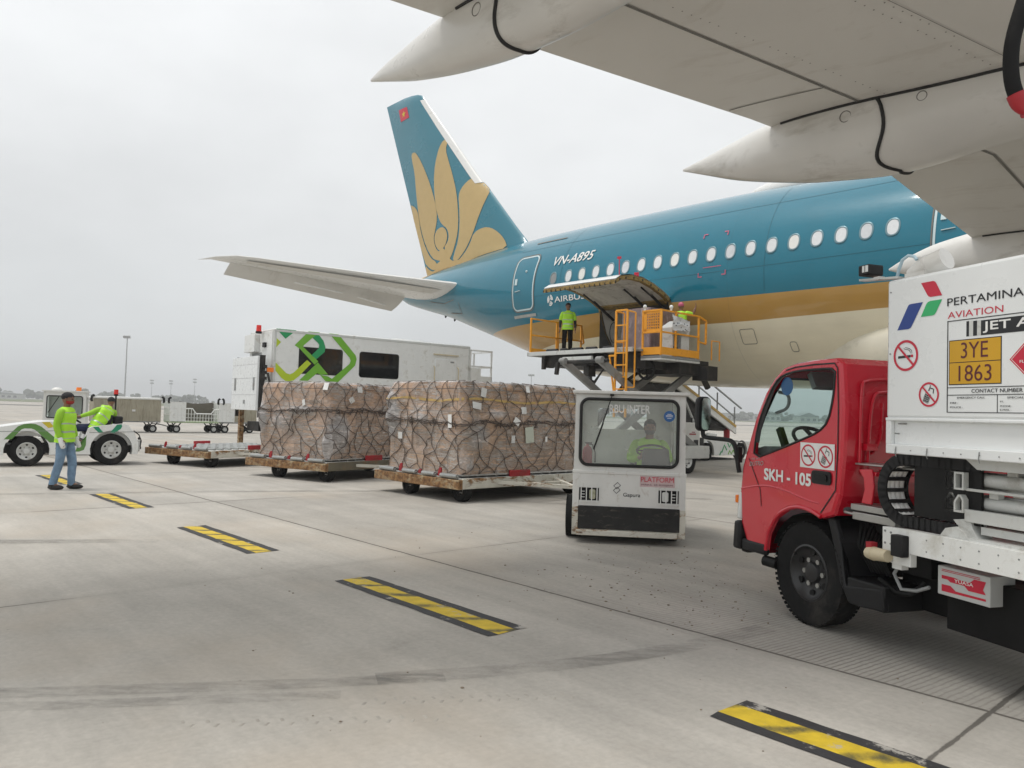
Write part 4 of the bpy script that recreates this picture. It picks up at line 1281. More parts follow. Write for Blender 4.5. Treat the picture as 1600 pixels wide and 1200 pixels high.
b.build('windscreen', m_glass_cab, cab, 0)
b = MB(); b.prism(rrect(-.255, -.04, 1.12, 1.222, .03), .03, .042, 'xz'); b.prism(rrect(-.22, -.08, 1.145, 1.195, .02), .042, .052, 'xz', 1)
b.build('door_handle', [m_blackplastic, m_dark], cab, 0)
m_dash = mat('dashboard_grey', (.10, .11, .11), .7, var=.1)
b = MB(); b.prism([(.86, .95), (.86, 1.33), (.70, 1.37), (.50, 1.32), (.44, 1.05), (.46, .95)], -.04, W_ + .04, 'xz')
b.bx(-.32, .5, -.04, W_ + .04, .93, .97)
b.bx(-.31, -.16, -.12, W_ + .1, .97, 1.38); b.bx(-.2, .25, -.12, W_ + .1, .97, 1.12)
b.build('cab_interior', m_dash, cab, bevel=.02)
st_ = empty('steering_wheel'); st_.parent = truck
b = MB(); c0 = Vector((.50, -.44, 1.43)); ax = Vector((-.55, 0, .83)); e1 = Vector((0, 1, 0)); e2 = ax.cross(e1)
b.tube([c0 + (e1 * math.cos(q) + e2 * math.sin(q)) * .20 for q in [2 * PI * i / 32 for i in range(32)]], .016, 8, closed=True)
b.bar(c0 - e1 * .19, c0 + e1 * .19, .035, .02); b.bar(c0, c0 - e2 * .19, .035, .02); b.cyl(c0 - ax * .02, c0 + ax * .03, .06, n=16); b.cyl(c0, c0 - ax * .35, .03)
b.box((.66, -.22, 1.44), (.05, .05, .20), ry=.5)
b.build('wheel_rim', m_blackplastic, st_)
b = MB(); b.tube(smooth3([(.53, -.07, 1.84), (.45, -.12, 1.82), (.46, -.12, 1.70), (.56, -.07, 1.66)]), .014, 8); b.box((.20, -.35, 1.93), (.05, .42, .14), ry=.5)
b.build('grab_handle', m_grey, cab)
b = MB(); b.prism(circ(.31, 1.88, .075, 24), .010, .013, 'xz'); b.build('round_sticker', m_bluesticker, cab, 0)
b = MB(); b.box((.93, .0, .57), (.11, .12, .25), top=(.8, .9)); b.box((.925, -.83, .52), (.10, 1.62, .22)); b.box((.70, .015, .50), (.36, .05, .10))
b.build('bumper', m_blackplastic, truck, bevel=.03)
lp = MB(); lp.box((.92, -.02, .83), (.06, .12, .24), top=(.7, .9)); lamp = lp.build('headlight', m_lamp, truck, bevel=.015)
lp = MB(); lp.box((.95, .02, .885), (.03, .06, .07)); lp.build('indicator', m_orangelens, lamp, bevel=.008)
for s_ in (1,):
    b = MB(); b.cyl((.44, -.02, .40), (.56, .02, .41), .045, n=14); b.cyl((.56, .02, .41), (.563, .021, .41), .035, n=14, mi=0); b.build('horn', m_dark, truck)
# decals on the door
TF = lambda s, z, y=.034: frame((s, y, z), (-1, 0, 0), (0, 0, 1))
text('lettering', 'SKH - 105', m_sticker, cab, TF(.565, 1.09, .0355), .595, .10, bold=.10)
text('lettering', 'DUTRO', mat('chrome_lettering', (.45, .42, .42), .3, metal=.6), cab, TF(.775, 1.19, .0355) @ Matrix.Rotation(.10, 4, 'Z'), .20, .038, bold=.02, shear=.3)
text('lettering', '130 HT', bpy.data.materials['chrome_lettering'], cab, TF(.755, 1.245, .0355) @ Matrix.Rotation(.10, 4, 'Z'), .13, .018)
def prohibition(par, s, z, r, y, kind):
    P = lambda a, c, d: (s - a * r, y + d, z + c * r)
    b = MB()
    b.grid([[P(math.cos(q) * k, math.sin(q) * k, .0006) for q in [2 * PI * i / 40 for i in range(40)]] for k in (.84, 1.0)], closed=True)
    b.add([P(-.66, .56, .0012), P(-.56, .66, .0012), P(.66, -.56, .0012), P(.56, -.66, .0012)], [(0, 1, 2, 3)])
    b.build('prohibition_ring', m_pred, par, 0)
    b = MB()
    if kind == 'smoke':
        b.add([P(-.62, -.02, .0003), P(.40, .02, .0003), P(.40, -.13, .0003), P(-.62, -.17, .0003)], [(0, 1, 2, 3)])
        for pts in ([(.5, .10), (.48, .32), (.25, .45), (-.05, .52)], [(.38, .12), (.36, .26), (.18, .38), (-.1, .40), (-.15, .5)]):
            b.add(*strip(chaikin(pts, 2, False), .035, lambda a, c: P(a, c, .0003), False, .1))
        b.build('cigarette_symbol', m_ink, par, 0)
        b = MB(); b.add([P(.42, .03, .0004), P(.60, .035, .0004), P(.60, -.13, .0004), P(.42, -.13, .0004)], [(0, 1, 2, 3)]); b.build('ember', m_pred, par, 0)
    else:
        q = R(-22); rot = lambda a, c: (a * math.cos(q) - c * math.sin(q) - .18, a * math.sin(q) + c * math.cos(q) - .25)
        for i in range(3):
            for j in range(4):
                x0, z0 = -.22 + i * .155, -.34 + j * .155
                b.add([P(*rot(x0, z0), .0003), P(*rot(x0 + .12, z0), .0003), P(*rot(x0 + .12, z0 + .12), .0003), P(*rot(x0, z0 + .12), .0003)], [(0, 1, 2, 3)])
        b.add(*strip([(-.27, -.39), (.27, -.39), (.27, .33), (-.27, .33), (-.27, -.39)], .04, lambda a, c: P(*rot(a, c), .0003)))
        b.add(*strip([(-.02, .30), (.10, .55), (.48, .42), (.44, .08)], .085, lambda a, c: P(a, c, .0003)))
        b.add(*strip([(.10, .55), (.16, .76)], .06, lambda a, c: P(a, c, .0003)))
        b.build('phone_symbol', m_ink, par, 0)
b = MB(); b.bx(-.288, .10, .0345, .0365, 1.235, 1.43); stk = b.build('safety_sticker', m_sticker, cab, 0)
prohibition(stk, .005, 1.332, .085, .037, 'smoke'); prohibition(stk, -.19, 1.332, .085, .037, 'phone')

# mirror on its hoop, ahead of the cab
mr = empty('mirror'); mr.parent = truck
b = MB(); b.prism(rrect(.10, .245, 1.475, 1.80, .05), 1.30, 1.36, 'yz'); b.build('mirror_housing', m_blackplastic, mr, bevel=.015)
b = MB(); b.add([(1.295 + (.055 if y < .17 else -.012) * (1 if y < .17 else 0), y, z) for y, z in rrect(.115, .232, 1.49, 1.785, .04)], [list(range(24))]); b.map(lambda p: Vector((1.292 - (p.y - .232) * -.0 - (.232 - p.y) * -.0, p.y, p.z)) + Vector((-.0 - (p.y - .115) * .35 + .0, 0, 0))); b.build('mirror_face', m_mirror, mr, 0)
b = MB(); b.tube(smooth3([(1.33, .17, 1.50), (1.33, .17, 1.43), (1.28, .155, 1.415), (1.05, .09, 1.41), (.985, .07, 1.395), (.955, .055, 1.34), (.945, .045, 1.22), (.935, .03, 1.12)]), .021, 8)
b.box((.94, .035, 1.28), (.05, .04, .14)); b.build('mirror_arm', m_blackplastic, mr)

# wheels
m_rimblack = mat('black_wheel_steel', (.02, .02, .021), .35, var=.15)
wheel(truck, (.06, -.11, .405), .405, .21, rim=m_rimblack, side=1)
wheel(truck, (.02, -1.55, .40), .40, .21, rim=m_dark, side=-1)
for x in (-3.1,):
    for y in (-.08, -.30, -1.36, -1.58): wheel(truck, (x, y, .40), .40, .19, rim=m_dark, side=1 if y > -.8 else -1)
b = MB()                                                   # arch liner, mudguard and flap
for k in range(10):
    q0, q1 = R(20 + 15 * k), R(35 + 15 * k)
    b.add([(.04 + .475 * math.cos(q), y, .40 + .475 * math.sin(q)) for q in (q0, q1) for y in (-.01, -.42)], [(0, 1, 3, 2)])
b.prism([(-.16, .88), (-.24, .87), (-.31, .70), (-.36, .40), (-.72, .45), (-.74, .30), (-.50, .28), (-.40, .28), (-.30, .42), (-.25, .62), (-.21, .74)], -.01, -.06, 'xz')
b.box((-.55, -.2, .38), (.36, .36, .18))
b.build('mudguard', m_blackplastic, truck, bevel=.012)
b = MB()
for y in (-.50, -1.22): b.bx(-5.1, .72, y - .04, y + .04, .52, .74)
for x in (-.4, -1.2, -2.2, -3.4, -4.6): b.bx(x - .05, x + .05, -.54, -1.18, .55, .70)
b.bx(-.95, -.45, -.20, -1.3, .56, .86); b.bx(-2.5, -1.15, -.12, -.42, .30, .66); b.bx(-1.0, -.55, -.35, -.9, .30, .56)
b.cyl((-3.1, -.1, .40), (-3.1, -1.55, .40), .07); b.cyl((.02, -.1, .40), (.02, -1.55, .40), .05); b.cyl((-3.0, -.85, .45), (-.4, -.85, .6), .045)
for k in range(7):
    b.tube([(-.36 - .02 * k, -.16 - .03 * k, .86), (-.40 - .03 * k, -.10, .70), (-.47 - .03 * k, -.16, .52)], .016, 6)
b.tube([(-.60, -.10, .50), (-.78, -.08, .44), (-.92, -.06, .46), (-.98, -.12, .55)], .02, 6)
b.build('chassis', m_chassis, truck, bevel=.008)
b = MB(); b.tube([(-.93, .02, .70), (-.89, .05, .60), (-.95, .05, .51), (-1.05, .02, .52), (-1.13, .0, .56)], .012, 6); b.build('air_hose', m_grey, truck)

# white tank body
X0, X1, YB, YF = -.905, -5.2, .15, -1.80
b = MB(); b.bx(X1, X0, YF, YB, 1.632, 2.555); body = b.build('tank_body', m_white_clean, truck, bevel=.022)
b = MB(); b.bx(X1, X0 - .045, YF + .03, YB - .03, 1.462, 1.634); b.bx(X0 - .045, X0, YF, YB, 1.462, 1.634)
b.bx(X1, X0 - .003, YF, YB + .002, 1.402, 1.466); b.bx(X1, X0, YF, YB + .004, 1.618, 1.640)
b.build('body_skirt', m_white_clean, body, bevel=.006)
b = MB()
for k in range(9):
    b.cyl((X0 - .09 - .125 * k, YB + .001, 1.43), (X0 - .09 - .125 * k, YB + .006, 1.43), .004, n=6)
for x, z in ((-.94, 2.06), (-.94, 2.47), (-1.02, 1.60), (-1.05, 1.60), (-.99, 1.535)): b.cyl((x, YB - .032, z), (x, YB + .005, z), .005, n=6)
for x in (-1.0, -1.25, -1.62): b.tube([(x, YB + .006, 1.45), (x, YB + .012, 1.41), (x, YB + .002, 1.385)], .003, 5)
b.build('rivet', m_grey, body)
BF_ = lambda s, z, d=.002: frame((s, YB + d, z), (-1, 0, 0), (0, 0, 1))
def poly_decal(name, P, m, d=.002, par=None):
    b = MB(); b.flat(P, YB + d, 'xz'); return b.build(name, m, par or body, 0)
rcorner = lambda P, idx: P
poly_decal('logo_red', [(-1.188, 2.496), (-1.281, 2.496), (-1.296, 2.490), (-1.306, 2.477), (-1.350, 2.397), (-1.262, 2.398), (-1.247, 2.404), (-1.236, 2.417)], m_pred)
poly_decal('logo_green', [(-1.231, 2.358), (-1.243, 2.368), (-1.260, 2.373), (-1.350, 2.373), (-1.303, 2.294), (-1.294, 2.284), (-1.279, 2.280), (-1.189, 2.280)], m_pgreen)
poly_decal('logo_blue', [(-1.086, 2.364), (-1.096, 2.371), (-1.110, 2.373), (-1.204, 2.373), (-1.117, 2.230), (-1.107, 2.218), (-1.089, 2.212), (-.998, 2.212)], m_blue)
text('lettering', 'PERTAMINA', m_ink, body, BF_(-1.388, 2.323), .50, .047, bold=.012)
text('lettering', 'AVIATION', m_pred, body, BF_(-1.392, 2.246), .372, .040, bold=-.008)
prohibition(body, -1.07, 2.042, .101, YB + .002, 'smoke'); prohibition(body, -1.256, 1.787, .077, YB + .002, 'phone')
sg = empty('hazard_panel'); sg.parent = truck
def sbox(name, x0, x1, z0, z1, m, d=.0015):
    b = MB(); b.bx(x0, x1, YB + .0005, YB + d, z0, z1); return b.build(name, m, sg, 0)
b = MB()
for x0, x1, z0, z1 in ((-1.392, -2.6, 2.227, 2.232), (-1.390, -1.396, 1.676, 2.232), (-1.392, -2.6, 1.824, 1.828), (-1.392, -2.6, 1.779, 1.783), (-1.392, -2.6, 1.676, 1.680), (-1.728, -1.732, 1.678, 1.781), (-2.594, -2.6, 1.676, 2.232)):
    b.bx(x0, x1, YB + .0005, YB + .002, z0, z1)
b.build('panel_line', m_ink, sg, 0)
sbox('hatch_bar', -1.524, -1.542, 2.127, 2.217, m_ink); sbox('hatch_bar', -1.570, -1.596, 2.127, 2.215, m_ink)
sbox('hatch_bar', -1.542, -1.570, 2.127, 2.216, m_rail_grey, .0012); sbox('hatch_bar', -1.596, -1.622, 2.127, 2.215, m_rail_grey, .0012)
sbox('black_band', -1.622, -2.3, 2.126, 2.213, m_ink)
text('lettering', 'JET A-1', m_sticker, sg, BF_(-1.636, 2.137, .0025), .37, .066, bold=.05)
b = MB(); b.bx(-1.4035, -1.7555, YB + .0005, YB + .0015, 1.8415, 2.1115); b.build('plate_edge', m_ink, sg, 0)
sbox('amber_plate', -1.409, -1.750, 1.847, 1.973, m_amber, .0025); sbox('amber_plate', -1.409, -1.750, 1.978, 2.106, m_amber, .0025)
m_maroon = mat('maroon_ink', (.10, .012, .02), .5)
text('lettering', '3YE', m_maroon, sg, BF_(-1.489, 1.998, .0035), .182, .095, bold=-.005)
text('lettering', '1863', m_maroon, sg, BF_(-1.474, 1.862, .0035), .220, .095, bold=-.005)
text('lettering', 'CONTACT NUMBER', m_ink, sg, BF_(-1.563, 1.793, .0025), .322, .022, bold=.02)
for s_, x, z, w, h in (('EMERGENCY CALL', -1.465, 1.7595, .188, .0105), ('FIRE :', -1.416, 1.729, .056, .010), ('POLICE :', -1.416, 1.703, .087, .010), ('SPECIALIST', -1.792, 1.758, .14, .0105), ('PT.', -1.749, 1.736, .022, .009), ('PHONE :', -1.749, 1.711, .073, .009), ('E-MAIL :', -1.749, 1.690, .068, .009)):
    text('lettering', s_, m_ink, sg, BF_(x, z, .0025), w, h, bold=.02)
b = MB(); cx, cz, hr = -1.950, 1.975, .154
b.flat([(cx + hr, cz), (cx, cz + hr), (cx - hr, cz), (cx, cz - hr)], YB + .0012, 'xz'); b.build('diamond', m_sticker, sg, 0)
b = MB(); k = hr - .008
b.flat([(cx + k, cz), (cx, cz + k), (cx - k, cz), (cx, cz - k)], YB + .0016, 'xz'); b.build('diamond', m_pred, sg, 0)
b = MB(); b.add(*strip([(cx + k - .012, cz), (cx, cz + k - .012), (cx - k + .012, cz), (cx, cz - k + .012)], .004, lambda a, c: (a, YB + .0022, c), True)); b.build('diamond_line', m_sticker, sg, 0)
text('lettering', 'FLAMMABLE', m_sticker, sg, BF_(-1.866, 1.953, .0026), .168, .015, bold=.03)
text('lettering', '3', m_sticker, sg, BF_(-1.935, 1.85, .0026), .03, .05, bold=.02)
b = MB(); b.prism([(-1.925, 2.0), (-1.975, 2.0), (-1.985, 2.03), (-1.965, 2.06), (-1.955, 2.085), (-1.94, 2.05), (-1.92, 2.03)], YB + .0018, YB + .0026, 'xz'); b.build('flame_symbol', m_sticker, sg, 0)

# roof gear: camera device on its bracket, bent pipe, white nozzle
wl_ = empty('camera_device'); wl_.parent = truck
b = MB(); b.box((-.70, .10, 2.66), (.10, .13, .075)); b.build('camera_body', m_blackplastic, wl_, bevel=.01)
b = MB(); b.box((-.705, .168, 2.665), (.02, .006, .045)); b.box((-.735, .168, 2.665), (.02, .006, .045)); b.build('camera_glass', m_lamp, wl_, 0)
b = MB(); b.bar((-.62, .10, 2.605), (-.95, .08, 2.575), .06, .014); b.box((-.80, .12, 2.59), (.05, .05, .02)); b.build('bracket', m_rail_grey, wl_)
b = MB(); b.tube([(-.88, .05, 2.57), (-.90, .05, 2.64), (-.93, .05, 2.70), (-.98, .05, 2.72), (-1.03, .05, 2.705), (-1.05, .05, 2.68)], .011, 8); b.build('bent_pipe', mat('pale_blue_pipe', (.45, .60, .68), .4), truck)
nz = MB(); d0 = Vector((-.98, .02, 2.585)); d1 = Vector((-1.22, -.02, 2.665)); ax = (d1 - d0).normalized()
nz.cyl(d0, d0 + ax * .05, .05, .065, 20); nz.cyl(d0 + ax * .05, d0 + ax * .13, .066, .075, 20); nz.cyl(d0 + ax * .13, d0 + ax * .145, .085, n=20); nz.cyl(d0 + ax * .145, d1, .078, .072, 20)
nz.cyl(d0 + ax * .06 + Vector((0, 0, .05)), d0 + ax * .06 + Vector((0, 0, .10)), .016, n=8); nz.box((-1.06, .03, 2.575), (.16, .10, .035))
nz.build('filler_cap', m_pod, truck)

# energy chain loop with white cables inside
ec = empty('cable_chain'); ec.parent = truck
def chain_path(t_):
    # straight top run, half loop at the front, straight bottom run
    L1, L2 = .55, PI * .205
    s = t_ * (L1 + L2 + .40)
    if s < L1: return Vector((-1.50 + s, 1.365)), Vector((1, 0))
    s -= L1
    if s < L2:
        q = PI / 2 - s / .205
        return Vector((-.95 + .205 * math.cos(q), 1.16 + .205 * math.sin(q))), Vector((math.sin(q), -math.cos(q)))
    s -= L2
    return Vector((-.95 - s, .955)), Vector((-1, 0))
b = MB(); NL = 34
for k in range(NL):
    p, d = chain_path((k + .5) / NL)
    ang = math.atan2(d.y, d.x)
    for y in (.02, -.16): b.box((p.x, y, p.y), (.062, .014, .075), ry=-ang)
    p2, d2 = chain_path(k / NL)
    for o_ in (-.033, .033):
        if k % 2: b.box((p2.x - d2.y * o_, -.07, p2.y + d2.x * o_), (.026, .18, .010), ry=-math.atan2(d2.y, d2.x))
b.build('chain_link', m_blackplastic, ec, 0)
b = MB()
for y in (-.005, -.045, -.085, -.125): b.tube([(p.x + d.y * .012, y, p.y - d.x * .012) for p, d in [chain_path(i / 60) for i in range(61)]], .019, 8)
b.build('cable', mat('white_cable', (.82, .82, .80), .5), ec)
b = MB(); b.bx(-1.50, -1.0, .0, -.02, 1.0, 1.33); b.box((-.985, -.1, 1.20), (.03, .12, .22), 1); b.box((-1.02, -.06, 1.20), (.012, .05, .2), 2)
b.build('pump_recess', [m_dark, m_redpaint, m_rail_grey], truck, 0)

# scissor arms of the lifting platform, folded
sa = empty('lift_arm'); sa.parent = truck
b = MB()
for z, xo in ((1.262, 0), (1.125, .0)):
    for x0, x1, dz in ((-1.243, -1.318, .058), (-1.343, -1.412, .054)):
        P = [(x0, z - dz), (x1, z - dz), (x1, z + dz), (x0, z + dz)]
        if z < 1.2: P = [(x0, z - dz), (x1, z - dz), (x1, z + dz * .5), (x1 + .02, z + dz), (x0 - .03, z + dz), (x0, z + dz * .2)]
        holed_plate(b, P, [inset(P, .012)], .0 if x0 > -1.3 else .04, -.14, 'xz')
    b.cyl((-1.25, -.06, z + .01), (-4.8, -.06, z + .01), .040, n=14)
    b.bx(-1.40, -4.8, -.11, -.16, z - .06, z + .055)
    b.cyl((-1.30, .0, z), (-1.30, -.15, z), .03, n=12)
b.bx(-1.41, -4.8, .02, .0, 1.205, 1.222); b.bx(-1.41, -4.8, .03, -.02, 1.02, 1.095)
b.prism([(-1.32, 1.02), (-1.44, .90), (-1.52, .90), (-1.46, .98), (-1.44, 1.04)], .02, -.1, 'xz')
b.prism([(-1.26, .915), (-1.30, .965), (-1.38, .985), (-1.44, .96), (-1.47, .915)], .06, -.06, 'xz')
b.box((-1.56, -.05, 1.195), (.06, .05, .05)); b.box((-1.66, -.08, 1.345), (.07, .06, .07)); b.prism([(-1.44, 1.40), (-1.52, 1.34), (-4.8, 1.34), (-4.8, 1.40)], .06, -.4, 'xz')
b.build('arm_tube', m_rail_grey, sa, bevel=.004)
b = MB(); b.bx(-1.46, -5.0, .055, -.3, .905, .93); b.bx(-1.5, -5.0, .0, -.06, .955, 1.0); b.build('deck', m_rail_grey, sa)
# chassis side rail, valve and battery
b = MB(); b.bx(-5.0, -1.06, .04, .10, .762, .915); b.prism([(-.825, .905), (-1.065, .915), (-1.065, .675), (-.90, .675), (-.825, .745)], .04, .09, 'xz')
b.bx(-.98, -.90, .02, .08, .64, .68)
for k in range(10):
    for z in (.80, .872): b.cyl((-1.20 - .125 * k, .099, z), (-1.20 - .125 * k, .103, z), .006, n=8, mi=1)
for x, z in ((-.85, .88), (-.90, .875), (-.85, .80), (-.90, .80)): b.cyl((x, .088, z), (x, .096, z), .008, n=8, mi=1)
b.build('side_rail', [m_white, m_grey], truck, bevel=.006)
b = MB(); b.bx(-.955, -1.055, .09, .15, .735, .875); b.build('switch_box', m_blackplastic, truck, bevel=.008)
m_cream = mat('cream_plastic', (.60, .52, .36), .5, var=.08)
b = MB(); b.cyl((-.74, .13, .715), (-.80, .13, .717), .038, .048, 16); b.cyl((-.80, .13, .717), (-.92, .13, .722), .045, .04, 16); b.cyl((-.71, .13, .715), (-.74, .13, .715), .012, n=8); b.box((-.76, .12, .765), (.05, .05, .05), 1)
b.build('drain_valve', [m_cream, m_redpaint], truck)
b = MB(); b.bx(-1.545, -1.172, -.22, -.02, .532, .712); bat = b.build('battery', mat('silver_label', (.55, .56, .55), .4, var=.05), truck, bevel=.006)
yb = -.018
b = MB()
b.flat([(-1.205, .656), (-1.30, .656), (-1.335, .650), (-1.41, .650), (-1.44, .676), (-1.52, .676), (-1.50, .625), (-1.52, .600), (-1.40, .598), (-1.37, .622), (-1.27, .622), (-1.25, .634), (-1.205, .634)], yb, 'xz')
b.flat([(-1.205, .598), (-1.27, .600), (-1.31, .574), (-1.52, .575), (-1.52, .562), (-1.205, .556)], yb, 'xz')
for z in (.690, .681): b.flat([(-1.205, z), (-1.48, z), (-1.48, z + .004), (-1.205, z + .004)], yb, 'xz')
b.build('label_stripe', m_pred, bat, 0)
text('lettering', 'YUASA', m_sticker, bat, frame((-1.30, yb + .001, .628), (-1, 0, 0), (0, 0, 1)), .135, .022, bold=.03)
b = MB(); b.prism([(-.47, 1.26), (-.60, 1.27), (-.62, 1.15), (-.60, 1.02), (-.50, 1.02), (-.53, 1.12), (-.52, 1.20)], -.02, -.04, 'xz'); b.prism([(-.47, 1.26), (-.60, 1.27), (-.62, 1.15), (-.60, 1.02), (-.50, 1.02), (-.53, 1.12)], -.2, -.22, 'xz')
b.bx(-.62, -.48, -.04, -.2, 1.22, 1.25); b.build('tilt_bracket', m_red, truck, bevel=.006)
b = MB(); b.bx(-.42, -.80, .0, -.22, .965, 1.01); b.bx(-.45, -.85, .01, -.20, .90, .955); b.bx(-.40, -.95, -.05, -.25, 1.29, 1.305); b.cyl((-.36, .0, .94), (-.47, .0, .935), .012, n=8)
b.build('base_plate', m_steel, truck, bevel=.006)

# fuel hose looping down from the wing to the truck's coupling
fh = thing('fuel_hose', 'black fuel hose with red coupling hanging under the wing, top right corner', 'hose', (3.3, 5.0, 0))
def hx(px_, py_, pz_): return (px_ - 3.3, py_ - 5.0, pz_)
b = MB()
P = [(3.62, 5.1, 6.1), (3.52, 5.02, 5.2), (3.42, 5.0, 4.75), (3.32, 5.0, 4.42), (3.25, 5.0, 4.18), (3.235, 5.0, 4.02), (3.245, 5.0, 3.88), (3.275, 5.0, 3.79)]
b.tube([hx(*p) for p in smooth3(P)], .047, 14); b.build('hose', m_rubber, fh)
b = MB(); b.tube([hx(*p) for p in smooth3([(3.27, 5.0, 3.80), (3.30, 5.0, 3.73), (3.38, 5.0, 3.70), (3.48, 5.0, 3.74)])], [.052] * 4 + [.058] * 6 + [.052] * 3 if False else .055, 14)
b.cyl(hx(3.32, 5.0, 3.67), hx(3.44, 5.0, 3.67), .03, n=10); b.build('coupling', m_redpaint, fh)
b = MB(); b.tube([hx(*p) for p in smooth3([(3.46, 5.0, 3.73), (3.54, 5.02, 3.78), (3.60, 5.05, 3.9), (3.62, 5.1, 4.2), (3.66, 5.1, 4.6), (3.75, 5.1, 5.8)])], .03, 10); b.build('hose_return', m_rubber, fh)
# ================================================================== people: x to their right, y the way they face, z up
def skin_geo(verts, edges, radii, sub=1):
    me = bpy.data.meshes.new('skin_src'); me.from_pydata(verts, edges, [])
    o = bpy.data.objects.new('skin_src', me); C.objects.link(o)
    o.modifiers.new('skin', 'SKIN').use_smooth_shade = True
    s = o.modifiers.new('sub', 'SUBSURF'); s.levels = sub; s.render_levels = sub
    for i, r_ in enumerate(radii):
        sv = me.skin_vertices[0].data[i]
        sv.radius = r_ if isinstance(r_, tuple) else (r_, r_); sv.use_root = (i == 0)
    dg = bpy.context.evaluated_depsgraph_get()
    m2 = o.evaluated_get(dg).to_mesh()
    v = [tuple(p.co) for p in m2.vertices]; f = [list(p.vertices) for p in m2.polygons]
    o.evaluated_get(dg).to_mesh_clear()
    bpy.data.objects.remove(o); bpy.data.meshes.remove(me)
    return v, f

STAND = dict(pelvis=(0, 0, .94), waist=(0, 0, 1.08), chest=(0, .01, 1.28), neck=(0, .0, 1.45), head=(0, .02, 1.60), face=(0, 1, 0),
             shl=(-.185, 0, 1.395), shr=(.185, 0, 1.395), ell=(-.235, -.02, 1.12), elr=(.235, -.02, 1.12), wrl=(-.25, .06, .88), wrr=(.25, .06, .88),
             hdl=(-.25, .09, .80), hdr=(.25, .09, .80), hil=(-.09, 0, .90), hir=(.09, 0, .90), knl=(-.10, .02, .50), knr=(.10, .02, .50),
             anl=(-.105, -.02, .09), anr=(.105, -.02, .09), tol=(-.12, .17, .03), tor=(.12, .17, .03))

